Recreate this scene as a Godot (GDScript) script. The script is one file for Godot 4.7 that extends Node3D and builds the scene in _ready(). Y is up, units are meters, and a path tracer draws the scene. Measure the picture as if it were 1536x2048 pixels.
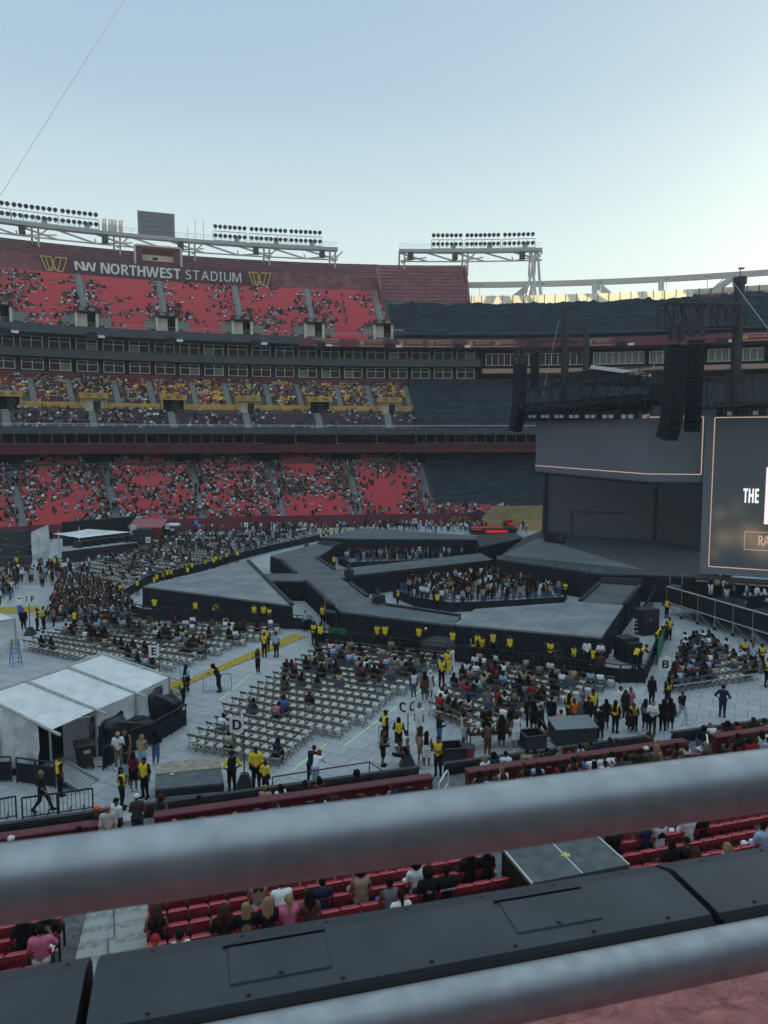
extends Node3D
# A football stadium being filled before a concert, seen from the front of the club deck.
# Units are metres. The far stand is part of a ring round (CX, CZ); angles are degrees from -Z.

const CX := 15.22
const CZ := 9.75
const EYE := 14.9
var M := {}
var T := {}
var counts := {}
var rng := RandomNumberGenerator.new()


# ---------------------------------------------------------------- small helpers
class Geo:
	var v := PackedVector3Array()
	var c := PackedColorArray()
	var tint := Color(1, 1, 1)
	var tinted := false

	func tri(a: Vector3, b: Vector3, d: Vector3) -> void:
		v.append(a); v.append(b); v.append(d)
		if tinted:
			c.append(tint); c.append(tint); c.append(tint)

	func quad(a: Vector3, b: Vector3, d: Vector3, e: Vector3) -> void:
		tri(a, b, d); tri(a, d, e)

	# eight corners: bottom 0..3 anticlockwise seen from above, top 4..7
	func hexa(p: Array) -> void:
		quad(p[0], p[1], p[2], p[3])
		quad(p[7], p[6], p[5], p[4])
		for i in 4:
			var j := (i + 1) % 4
			quad(p[i], p[i + 4], p[j + 4], p[j])

	func box(at: Vector3, size: Vector3, b := Basis()) -> void:
		var h := size * 0.5
		var p := []
		for y in [-1, 1]:
			for xz in [[-1, -1], [-1, 1], [1, 1], [1, -1]]:
				p.append(at + b * Vector3(xz[0] * h.x, y * h.y, xz[1] * h.z))
		hexa(p)

	# box with bevelled vertical edges and top edges
	func soft_box(at: Vector3, size: Vector3, e: float, b := Basis()) -> void:
		var h := size * 0.5
		var ring := func(y: float, k: float) -> Array:
			var r := []
			var x := h.x - k
			var z := h.z - k
			var q := maxf(e, 0.001)
			for s in [[-x, -z + q], [-x, z - q], [-x + q, z], [x - q, z], [x, z - q], [x, -z + q], [x - q, -z], [-x + q, -z]]:
				r.append(at + b * Vector3(s[0], y, s[1]))
			return r
		var rs := [ring.call(-h.y, e * 0.5), ring.call(-h.y + e * 0.5, 0.0), ring.call(h.y - e, 0.0), ring.call(h.y, e)]
		for k in 3:
			for i in 8:
				var j := (i + 1) % 8
				quad(rs[k][i], rs[k + 1][i], rs[k + 1][j], rs[k][j])
		for i in range(1, 7):
			tri(rs[3][0], rs[3][i + 1], rs[3][i])
			tri(rs[0][0], rs[0][i], rs[0][i + 1])

	func beam(a: Vector3, b: Vector3, w: float, h := -1.0) -> void:
		if h < 0.0: h = w
		var z := (b - a)
		var l := z.length()
		if l < 0.0001: return
		z /= l
		var x := Vector3.UP.cross(z)
		if x.length() < 0.01: x = Vector3.RIGHT
		x = x.normalized()
		var y := z.cross(x)
		box((a + b) * 0.5, Vector3(w, h, l), Basis(x, y, z))

	func tube(pts: Array, r: float, sides := 8, r1 := -1.0, caps := true) -> void:
		var n := pts.size()
		var rings := []
		var up := Vector3.UP
		for i in n:
			var d: Vector3 = (pts[mini(i + 1, n - 1)] - pts[maxi(i - 1, 0)]).normalized()
			if absf(d.dot(up)) > 0.95: up = Vector3(0.31, 0, 0.95)
			var x := up.cross(d).normalized()
			var y := d.cross(x)
			var rr := r if r1 < 0.0 else lerpf(r, r1, float(i) / maxf(1.0, n - 1))
			var ring := []
			for s in sides:
				var a := TAU * s / sides
				ring.append(pts[i] + (x * cos(a) + y * sin(a)) * rr)
			rings.append(ring)
		for i in n - 1:
			for s in sides:
				var t := (s + 1) % sides
				quad(rings[i][s], rings[i + 1][s], rings[i + 1][t], rings[i][t])
		if caps:
			for s in range(1, sides - 1):
				tri(rings[0][0], rings[0][s], rings[0][s + 1])
				tri(rings[n - 1][0], rings[n - 1][s + 1], rings[n - 1][s])

	# polygon given as points on a plane (anticlockwise seen from above), extruded downwards
	func slab(poly: Array, y0: float, y1: float) -> void:
		var p2 := PackedVector2Array()
		for p in poly: p2.append(Vector2(p.x, p.z))
		var ids := Geometry2D.triangulate_polygon(p2)
		for i in range(0, ids.size(), 3):
			var q := [poly[ids[i]], poly[ids[i + 1]], poly[ids[i + 2]]]
			var turn: float = (q[1].x - q[0].x) * (q[2].z - q[0].z) - (q[1].z - q[0].z) * (q[2].x - q[0].x)
			if turn < 0.0: q.reverse()
			var a := []
			var b := []
			for p in q:
				a.append(Vector3(p.x, y1, p.z)); b.append(Vector3(p.x, y0, p.z))
			tri(a[0], a[1], a[2])
			tri(b[2], b[1], b[0])
		var cw := Geometry2D.is_polygon_clockwise(p2)
		for i in poly.size():
			var p: Vector3 = poly[i]
			var r: Vector3 = poly[(i + 1) % poly.size()]
			if cw:
				var s := p; p = r; r = s
			quad(Vector3(p.x, y0, p.z), Vector3(r.x, y0, r.z), Vector3(r.x, y1, r.z), Vector3(p.x, y1, p.z))

	func ball(at: Vector3, r: Vector3, rings := 5, sides := 8, from := 0.0, to := PI) -> void:
		var rows := []
		for i in rings + 1:
			var f := lerpf(from, to, float(i) / rings)
			var row := []
			for s in sides:
				var a := TAU * s / sides
				row.append(at + Vector3(cos(a) * sin(f) * r.x, cos(f) * r.y, sin(a) * sin(f) * r.z))
			rows.append(row)
		for i in rings:
			for s in sides:
				var t := (s + 1) % sides
				quad(rows[i][s], rows[i][t], rows[i + 1][t], rows[i + 1][s])

	func mesh() -> ArrayMesh:
		var a := []
		a.resize(Mesh.ARRAY_MAX)
		a[Mesh.ARRAY_VERTEX] = v
		if tinted: a[Mesh.ARRAY_COLOR] = c
		var m := ArrayMesh.new()
		if v.size(): m.add_surface_from_arrays(Mesh.PRIMITIVE_TRIANGLES, a)
		return m


func numbered(called: String) -> String:
	var k: int = counts.get(called, 0)
	counts[called] = k + 1
	return called if k == 0 else "%s_%03d" % [called, k]


func tag(o: Node, label: String, category: String, group := "", kind := "") -> Node:
	o.set_meta("label", label)
	if category: o.set_meta("category", category)
	if group: o.set_meta("group", group)
	if kind: o.set_meta("kind", kind)
	return o


func thing(called: String, label: String, category: String, at := Vector3.ZERO, turn := 0.0, group := "") -> Node3D:
	var o := Node3D.new()
	o.name = numbered(called)
	add_child(o)
	o.position = at
	o.rotation.y = deg_to_rad(turn)
	tag(o, label, category, group)
	return o


# one named mesh; a part when a parent is given
func put(called: String, shape, m: Material, parent: Node = null, at := Vector3.ZERO) -> MeshInstance3D:
	var o := MeshInstance3D.new()
	o.name = numbered(called)
	o.mesh = shape.mesh() if shape is Geo else shape
	o.material_override = m
	o.position = at
	(parent if parent else self).add_child(o)
	return o


func structure(called: String, shape, m: Material, label := "") -> MeshInstance3D:
	var o := put(called, shape, m)
	o.set_meta("kind", "structure")
	if label: o.set_meta("label", label)
	return o


func many(called: String, shape: Mesh, m: Material, where: Array, parent: Node = null, colors := PackedColorArray()) -> MultiMeshInstance3D:
	var mm := MultiMesh.new()
	mm.transform_format = MultiMesh.TRANSFORM_3D
	mm.use_colors = colors.size() > 0
	mm.mesh = shape
	mm.instance_count = where.size()
	for i in where.size():
		mm.set_instance_transform(i, where[i])
		if colors.size(): mm.set_instance_color(i, colors[i])
	var o := MultiMeshInstance3D.new()
	o.name = numbered(called)
	o.multimesh = mm
	o.material_override = m
	o.set_meta("kind", "stuff")
	(parent if parent else self).add_child(o)
	return o


func pol(a: float, r: float, y: float) -> Vector3:
	var t := deg_to_rad(a)
	return Vector3(CX + r * sin(t), y, CZ - r * cos(t))


# block that follows the ring of the far stand
func arc(g: Geo, a0: float, a1: float, r0: float, r1: float, y0: float, y1: float, y0b := -1e9, y1b := -1e9) -> void:
	if y0b < -1e8: y0b = y0
	if y1b < -1e8: y1b = y1
	var n := maxi(1, int(ceil((a1 - a0) / 1.25)))
	for i in n:
		var a := lerpf(a0, a1, float(i) / n)
		var b := lerpf(a0, a1, float(i + 1) / n)
		var p := [pol(a, r0, y0), pol(b, r0, y0), pol(b, r1, y0b), pol(a, r1, y0b), pol(a, r0, y1), pol(b, r0, y1), pol(b, r1, y1b), pol(a, r1, y1b)]
		g.quad(p[4], p[7], p[6], p[5])
		g.quad(p[0], p[1], p[2], p[3])
		g.quad(p[0], p[4], p[5], p[1])
		g.quad(p[2], p[6], p[7], p[3])
		if i == 0: g.quad(p[3], p[7], p[4], p[0])
		if i == n - 1: g.quad(p[1], p[5], p[6], p[2])


# basis of something that faces the ring's centre at angle a: x to the right seen from inside, z towards the centre
func ring_basis(a: float) -> Basis:
	return Basis(Vector3.UP, -deg_to_rad(a))


func noise_tex(key: String, freq: float, lo: float, hi: float, oct := 4, kind := FastNoiseLite.TYPE_SIMPLEX_SMOOTH, size := 256, normal := false) -> NoiseTexture2D:
	if T.has(key): return T[key]
	var n := FastNoiseLite.new()
	n.noise_type = kind
	n.frequency = freq
	n.fractal_octaves = oct
	n.seed = hash(key) % 1000
	var t := NoiseTexture2D.new()
	t.width = size
	t.height = size
	t.seamless = true
	t.as_normal_map = normal
	if normal: t.bump_strength = 4.0
	else:
		var ramp := Gradient.new()
		ramp.set_color(0, Color(lo, lo, lo))
		ramp.set_color(1, Color(hi, hi, hi))
		t.color_ramp = ramp
	t.noise = n
	T[key] = t
	return t


# r, g, b are linear base colours
func mat(key: String, r: float, g: float, b: float, rough := 0.8, metal := 0.0, tex: Texture2D = null, scale := 1.0) -> StandardMaterial3D:
	var m := StandardMaterial3D.new()
	m.resource_name = key
	m.albedo_color = Color(r, g, b).linear_to_srgb()
	m.roughness = rough
	m.metallic = metal
	if rough > 0.7: m.metallic_specular = 0.25
	if tex:
		m.albedo_texture = tex
		m.uv1_triplanar = true
		m.uv1_world_triplanar = true
		m.uv1_scale = Vector3.ONE * scale
	M[key] = m
	return m


func relief(m: StandardMaterial3D, tex: Texture2D, cm: float) -> void:
	m.heightmap_enabled = true
	m.heightmap_texture = tex
	m.heightmap_scale = cm


func text_mesh(s: String, size: float, depth := 0.05, bold := false) -> TextMesh:
	var t := TextMesh.new()
	var f := SystemFont.new()
	f.font_names = PackedStringArray(["Droid Sans"])
	if bold: f.font_weight = 700
	t.font = f
	t.text = s
	t.font_size = 32
	t.pixel_size = size / 32.0
	t.depth = depth
	t.curve_step = 3.0
	return t


func letters(s: String, size: float, at: Vector3, b: Basis, m: Material, parent: Node, depth := 0.05, bold := false) -> MeshInstance3D:
	var o := put("lettering", text_mesh(s, size, depth, bold), m, parent)
	o.transform = Transform3D(b, at)
	return o


func _ready() -> void:
	rng.seed = 7
	# ---- camera
	var cam := Camera3D.new()
	cam.name = "camera"
	cam.position = Vector3(0, EYE, 0)
	cam.rotation.x = -atan(144.0 / 1480.0)
	cam.fov = rad_to_deg(2.0 * atan(1024.0 / 1480.0))
	cam.near = 0.05
	cam.far = 1500.0
	var lens := CameraAttributesPhysical.new()
	lens.frustum_focus_distance = 60.0
	lens.frustum_focal_length = 12.0 * 1480.0 / 1024.0
	lens.exposure_aperture = 7.5
	cam.attributes = lens
	add_child(cam)
	cam.current = true
	# ---- sky: clear evening, pale towards the low sun beyond the end stand
	var env := Environment.new()
	env.tonemap_mode = Environment.TONE_MAPPER_LINEAR
	env.tonemap_exposure = 3.15
	env.background_mode = Environment.BG_SKY
	var sm := PanoramaSkyMaterial.new()
	sm.panorama = sky_picture(48.0)
	env.sky = Sky.new()
	env.sky.sky_material = sm
	env.fog_enabled = true
	env.fog_density = 0.0004
	env.fog_light_color = Color(0.97, 0.985, 1.0)
	env.volumetric_fog_enabled = true
	env.volumetric_fog_density = 0.0
	env.sdfgi_enabled = true
	env.ssao_enabled = true
	env.ssil_enabled = true
	var we := WorldEnvironment.new()
	we.name = "world"
	we.environment = env
	add_child(we)
	# ---- sun, low behind the end stand
	var sun := DirectionalLight3D.new()
	sun.name = "sun"
	sun.light_energy = 0.9
	sun.light_angular_distance = 0.5
	sun.light_color = Color(1.0, 0.92, 0.80)
	sun.shadow_enabled = true
	sun.rotation = Vector3(deg_to_rad(-6.0), deg_to_rad(180.0 - 48.0), 0)
	add_child(sun)
	# ---- materials, large structure, objects
	materials()
	more_materials()
	ground()
	far_stand()
	light_rigs()
	stage()
	screens()
	near_stand()
	foreground()
	floor_things()
	floor_blocks()
	people()


func sky_picture(sun_az: float) -> ImageTexture:
	var w := 512
	var h := 256
	var im := Image.create(w, h, false, Image.FORMAT_RGBF)
	var s := Vector3(sin(deg_to_rad(sun_az)), 0.08, -cos(deg_to_rad(sun_az))).normalized()
	# clear sky by height above the horizon, plus the pale aureole round the sun
	var steps := [[0.0, Color(0.315, 0.332, 0.292)], [5.0, Color(0.288, 0.316, 0.290)], [10.0, Color(0.242, 0.286, 0.282)], [17.0, Color(0.182, 0.236, 0.258)], [23.5, Color(0.134, 0.188, 0.233)], [30.0, Color(0.116, 0.168, 0.220)], [50.0, Color(0.160, 0.220, 0.266)], [90.0, Color(0.215, 0.278, 0.305)]]
	for y in h:
		var el := (0.5 - (y + 0.5) / h) * 180.0
		var base := Color(0.10, 0.105, 0.11)
		if el >= 0.0:
			for k in steps.size() - 1:
				if el >= steps[k][0] and el <= steps[k + 1][0]: base = steps[k][1].lerp(steps[k + 1][1], (el - steps[k][0]) / (steps[k + 1][0] - steps[k][0]))
		for x in w:
			var az := (x + 0.5) / w * TAU   # -Z lies at the seam of the picture, +X a quarter on
			var e := deg_to_rad(el)
			var d := Vector3(sin(az) * cos(e), sin(e), -cos(az) * cos(e))
			var off := rad_to_deg(acos(clampf(d.dot(s), -1.0, 1.0)))
			var c := base
			if el >= 0.0: c += Color(1.0, 0.90, 0.58) * (1.1 * exp(-off / 8.5) + 0.10 * exp(-off / 26.0))
			im.set_pixel(x, y, c)
	return ImageTexture.create_from_image(im)


func materials() -> void:
	var fine := noise_tex("fine", 0.06, 0.80, 1.0, 3)
	var blot := noise_tex("blotch", 0.012, 0.78, 1.0, 5)
	var even := noise_tex("even", 0.02, 0.92, 1.0, 4)
	var patch := noise_tex("patch", 0.03, 0.7, 1.0, 5)
	mat("floor_panel_a", 0.450, 0.470, 0.485, 0.7, 0, even, 0.4)
	mat("floor_panel_b", 0.415, 0.435, 0.450, 0.7, 0, even, 0.4)
	mat("floor_panel_c", 0.485, 0.505, 0.520, 0.7, 0, even, 0.4)
	mat("panel_lock", 0.20, 0.21, 0.22, 0.8)
	mat("floor_base", 0.10, 0.11, 0.12, 0.9)
	mat("stage_top", 0.150, 0.167, 0.180, 0.55, 0, blot, 0.12)
	mat("stage_wing", 0.330, 0.355, 0.370, 0.5, 0, blot, 0.1)
	mat("stage_dark", 0.050, 0.058, 0.066, 0.6, 0, patch, 0.3)
	mat("black_cloth", 0.034, 0.039, 0.046, 0.9, 0, patch, 0.5)
	mat("black_paint", 0.018, 0.021, 0.026, 0.5)
	mat("black_metal", 0.026, 0.031, 0.038, 0.4, 0.3)
	mat("case_black", 0.030, 0.034, 0.040, 0.5, 0, fine, 1.0)
	mat("tarp", 0.040, 0.050, 0.064, 0.85, 0, blot, 0.06)
	mat("grey_fascia", 0.075, 0.088, 0.103, 0.6, 0, blot, 0.1)
	mat("maroon", 0.196, 0.025, 0.044, 0.55, 0, blot, 0.12)
	mat("maroon_dark", 0.060, 0.016, 0.026, 0.6, 0, blot, 0.12)
	mat("maroon_wall", 0.286, 0.078, 0.091, 0.65, 0, noise_tex("streak", 0.02, 0.55, 1.0, 5), 0.07)
	mat("letter_band", 0.075, 0.030, 0.042, 0.6)
	mat("seat_red", 0.680, 0.075, 0.095, 0.45)
	mat("seat_red_near", 0.680, 0.075, 0.095, 0.35, 0, patch, 1.5)
	mat("seat_purple", 0.063, 0.031, 0.050, 0.5)
	mat("seat_gold", 0.688, 0.413, 0.025, 0.5)
	mat("seat_maroon", 0.208, 0.016, 0.039, 0.5)
	mat("gold", 0.676, 0.403, 0.091, 0.6, 0, blot, 0.2)
	mat("concrete", 0.420, 0.430, 0.420, 0.9, 0, patch, 0.6)
	mat("concrete_dark", 0.220, 0.230, 0.235, 0.9, 0, patch, 0.4)
	mat("cream", 0.676, 0.624, 0.494, 0.7)
	mat("white", 0.72, 0.73, 0.72, 0.6)
	mat("white_frame", 0.820, 0.830, 0.830, 0.5)
	mat("white_steel", 0.650, 0.650, 0.624, 0.55, 0, patch, 0.4)
	mat("grey_steel", 0.34, 0.37, 0.38, 0.5, 0.3)
	mat("dark_glass", 0.025, 0.028, 0.032, 0.08)
	M.dark_glass.metallic_specular = 0.22
	mat("dark_glass_red", 0.06, 0.02, 0.022, 0.10)
	M.dark_glass_red.metallic_specular = 0.22
	mat("pale_glass", 0.22, 0.24, 0.22, 0.12)
	M.pale_glass.metallic_specular = 0.22
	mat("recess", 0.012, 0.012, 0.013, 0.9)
	mat("room_brown", 0.06, 0.035, 0.025, 0.8)
	mat("peach", 0.42, 0.27, 0.20, 0.7)
	mat("gold_paint", 0.75, 0.50, 0.14, 0.5)
	mat("tent_white", 0.860, 0.880, 0.890, 0.7, 0, noise_tex("tent", 0.015, 0.86, 1.0, 4), 0.25)
	mat("tent_side", 0.860, 0.880, 0.890, 0.8, 0, blot, 0.3)
	mat("tent_pink", 0.860, 0.880, 0.890, 0.8, 0, blot, 0.3)
	mat("yellow_ramp", 0.744, 0.552, 0.036, 0.6, 0, noise_tex("worn", 0.03, 0.5, 1.0, 5), 0.5)
	mat("green_tape", 0.572, 0.792, 0.374, 0.6)
	mat("green_panel", 0.02, 0.20, 0.08, 0.6)
	mat("chair_seat", 0.800, 0.770, 0.680, 0.5, 0, patch, 1.2)
	mat("chair_frame", 0.119, 0.098, 0.077, 0.45, 0.2)
	mat("aluminium", 0.546, 0.572, 0.585, 0.4, 0.5, fine, 1.0)
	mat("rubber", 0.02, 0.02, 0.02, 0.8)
	mat("sign_white", 0.820, 0.820, 0.820, 0.5)
	mat("letter_black", 0.008, 0.008, 0.009, 0.6)
	mat("red_light_case", 0.50, 0.01, 0.02, 0.4)
	mat("tan_roof", 0.840, 0.640, 0.330, 0.7, 0, blot, 0.1)
	mat("tan_wall", 0.500, 0.330, 0.150, 0.7)
	mat("blue_ladder", 0.10, 0.25, 0.42, 0.5)
	mat("screen_dark", 0.210, 0.235, 0.260, 0.5, 0, noise_tex("tiles", 0.004, 0.86, 1.0, 2, FastNoiseLite.TYPE_CELLULAR), 0.04)
	mat("ledge_cover", 0.042, 0.052, 0.065, 0.5, 0, noise_tex("scuff", 0.02, 0.72, 1.0, 5), 0.8)
	mat("red_ledge", 0.600, 0.240, 0.225, 0.8, 0, patch, 1.3)
	relief(M.red_ledge, noise_tex("ledge_bump", 0.02, 0.0, 1.0, 5, FastNoiseLite.TYPE_SIMPLEX_SMOOTH, 512), 2.2)
	mat("galvanised", 0.470, 0.500, 0.530, 0.42, 0.6, noise_tex("zinc", 0.015, 0.82, 1.0, 5, FastNoiseLite.TYPE_SIMPLEX_SMOOTH, 512), 3.0)
	var fence := mat("fence_panel", 0.800, 0.800, 0.700, 0.8)
	fence.backlight_enabled = true
	fence.backlight = Color(1.0, 0.98, 0.86)


# ---------------------------------------------------------------- ground
func ground() -> void:
	var g := Geo.new()
	var ring := []
	for i in 48:
		var a := TAU * i / 48.0
		ring.append(Vector3(CX + 600.0 * cos(a), 0, CZ - 600.0 * sin(a)))
	g.slab(ring, -0.3, -0.02)
	structure("ground", g, M.floor_base, "dark ground under the arena floor and the stands")
	# floor cover: plastic panels laid square to the seating blocks (turned 27 degrees)
	var b := Basis(Vector3.UP, deg_to_rad(-27.0))
	var cover := Node3D.new()
	cover.name = "floor_cover"
	add_child(cover)
	tag(cover, "grey interlocking plastic panels covering the arena floor", "", "", "structure")
	var w := 1.22
	var l := 1.02
	var pm := Geo.new()
	pm.soft_box(Vector3(0, -0.01, 0), Vector3(w - 0.022, 0.026, l - 0.022), 0.008)
	var lock := Geo.new()
	for sx in [-1, 0, 1]:
		for sz in [-1, 1]:
			lock.box(Vector3(sx * w * 0.3, 0.0042, sz * (l * 0.5 - 0.09)), Vector3(0.06, 0.003, 0.035))
	var shape := pm.mesh()
	var spots := []
	for i in range(-75, 76):
		for j in range(-70, 71):
			var p: Vector3 = b * Vector3(i * w + (0.5 * w if j % 2 else 0.0), 0, j * l) + Vector3(0, 0, -62)
			var rr := Vector2(p.x - CX, p.z - CZ).length()
			if rr > 138.5: continue
			if (p - Vector3(0, 0, 0)).dot(Vector3(-0.292, 0, -0.956)) < 28.4: continue
			if absf(p.x) > 0.56 * absf(p.z) + 3.0: continue
			if p.z < -100: continue
			spots.append(p)
	spots.sort_custom(func(x, y): return x.length_squared() < y.length_squared())
	var mats := [M.floor_panel_a, M.floor_panel_b, M.floor_panel_c, M.floor_panel_a]
	var rest := [[], [], []]
	for i in spots.size():
		var k := hash(Vector2i(i, 77)) % 4
		if i < 300:
			var o := put("floor_panel", shape, mats[k], cover)
			o.transform = Transform3D(b, spots[i])
		else:
			rest[k % 3].append(Transform3D(b, spots[i]))
	for k in 3:
		many("floor_panels", shape, mats[k], rest[k], cover)
	var locks := []
	for p in spots:
		if p.length() < 62.0: locks.append(Transform3D(b, p))
	many("panel_locks", lock.mesh(), M.panel_lock, locks, cover)
	# beyond the panels one can tell apart
	var far := Geo.new()
	var poly := []
	for i in 30: poly.append(pol(lerpf(75, -60, i / 29.0), 138.4, 0))
	poly.append(Vector3(-90, 0, -60)); poly.append(Vector3(90, 0, -60))
	far.slab(poly, -0.02, -0.012)
	structure("arena_floor", far, M.floor_panel_a, "grey covered arena floor stretching to the far stand")


func more_materials() -> void:
	mat("stair_light", 0.620, 0.620, 0.580, 0.9, 0, noise_tex("speckle", 0.12, 0.6, 1.0, 3), 1.2)
	mat("maroon_near", 0.150, 0.012, 0.022, 0.45, 0, noise_tex("wallwear", 0.02, 0.7, 1.0, 5), 0.5)
	mat("wall_cap", 0.16, 0.02, 0.03, 0.5, 0, noise_tex("wallwear", 0.02, 0.7, 1.0, 5), 0.7)
	mat("rail_pad", 0.035, 0.028, 0.032, 0.5, 0, noise_tex("wallwear", 0.02, 0.7, 1.0, 5), 0.7)
	mat("deck_grey", 0.120, 0.140, 0.150, 0.6, 0, noise_tex("wallwear", 0.02, 0.7, 1.0, 5), 0.4)
	mat("brown_cloth", 0.022, 0.018, 0.014, 0.85)
	mat("yellow_tape", 0.7, 0.6, 0.12, 0.6)
	mat("seat_slot", 0.10, 0.004, 0.006, 0.6)
	mat("chair_back", 0.170, 0.140, 0.110, 0.5)
	mat("tan_lid", 0.460, 0.390, 0.330, 0.8, 0, noise_tex("wallwear", 0.02, 0.7, 1.0, 5), 0.5)
	mat("bin_brown", 0.035, 0.022, 0.022, 0.5)
	mat("plastic_sheet", 0.022, 0.026, 0.032, 0.28)
	mat("shed_roof", 0.32, 0.10, 0.11, 0.6)
	mat("blue_sign", 0.05, 0.12, 0.45, 0.5)
	mat("deck_grey2", 0.16, 0.19, 0.21, 0.4)
	mat("red_tub", 0.22, 0.04, 0.03, 0.5)
	mat("board_grey", 0.16, 0.175, 0.18, 0.6)
	mat("maroon_lit", 0.32, 0.105, 0.135, 0.6, 0, noise_tex("streak", 0.02, 0.55, 1.0, 5), 0.07)  # lit, hazy copy of maroon; the lower fascias keep the shaded tone
	mat("wall_dark", 0.085, 0.094, 0.105, 0.5, 0, noise_tex("tiles", 0.004, 0.86, 1.0, 2, FastNoiseLite.TYPE_CELLULAR), 0.04)
	mat("stage_inlay", 0.17, 0.19, 0.205, 0.5, 0, noise_tex("blotch", 0.012, 0.78, 1.0, 5), 0.1)
	mat("stage_mid", 0.130, 0.145, 0.158, 0.55, 0, noise_tex("blotch", 0.012, 0.78, 1.0, 5), 0.1)
	M.fence_panel.transparency = BaseMaterial3D.TRANSPARENCY_ALPHA
	M.fence_panel.albedo_color.a = 0.72


# ---------------------------------------------------------------- far stand
func seat_mesh() -> ArrayMesh:
	var g := Geo.new()
	g.box(Vector3(0, 0.62, 0.20), Vector3(0.45, 0.42, 0.05), Basis(Vector3.RIGHT, 0.15))
	g.box(Vector3(0, 0.815, 0.25), Vector3(0.45, 0.05, 0.13))
	g.box(Vector3(0, 0.43, 0.0), Vector3(0.45, 0.05, 0.40))
	g.box(Vector3(0, 0.2, 0.1), Vector3(0.06, 0.4, 0.2))
	return g.mesh()


var far_seats := []   # [transform] that can be sat on, by deck


# a row of seats on the ring between two angles, leaving gaps
func seat_row(out: Array, a0: float, a1: float, r: float, y: float, gaps: Array) -> void:
	var step := rad_to_deg(0.53 / r)
	var a := a0
	while a < a1:
		var free := true
		for q in gaps:
			if a > q[0] and a < q[1]:
				free = false
				break
		if free: out.append(Transform3D(ring_basis(a) * Basis(Vector3.UP, PI), pol(a, r, y)))
		a += step


func rail_line(g: Geo, a0: float, a1: float, r: float, y: float, h := 1.0, every := 1.2) -> void:
	var n := int(ceil((a1 - a0) / every))
	for i in n:
		var a := lerpf(a0, a1, float(i) / n)
		var b := lerpf(a0, a1, float(i + 1) / n)
		g.beam(pol(a, r, y + h), pol(b, r, y + h), 0.06)
		g.beam(pol(a, r, y + h * 0.5), pol(b, r, y + h * 0.5), 0.04)
		g.beam(pol(a, r, y), pol(a, r, y + h), 0.05)


func stairs(g: Geo, a: float, r0: float, r1: float, y0: float, y1: float, w: float) -> void:
	var n := int((r1 - r0) / 0.42)
	var b := ring_basis(a)
	for i in n:
		var f := float(i) / n
		var y := lerpf(y0, y1, f)
		g.box(pol(a, lerpf(r0, r1, f + 0.5 / n), y - 0.15), Vector3(w, 0.42, (r1 - r0) / n), b)


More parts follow.
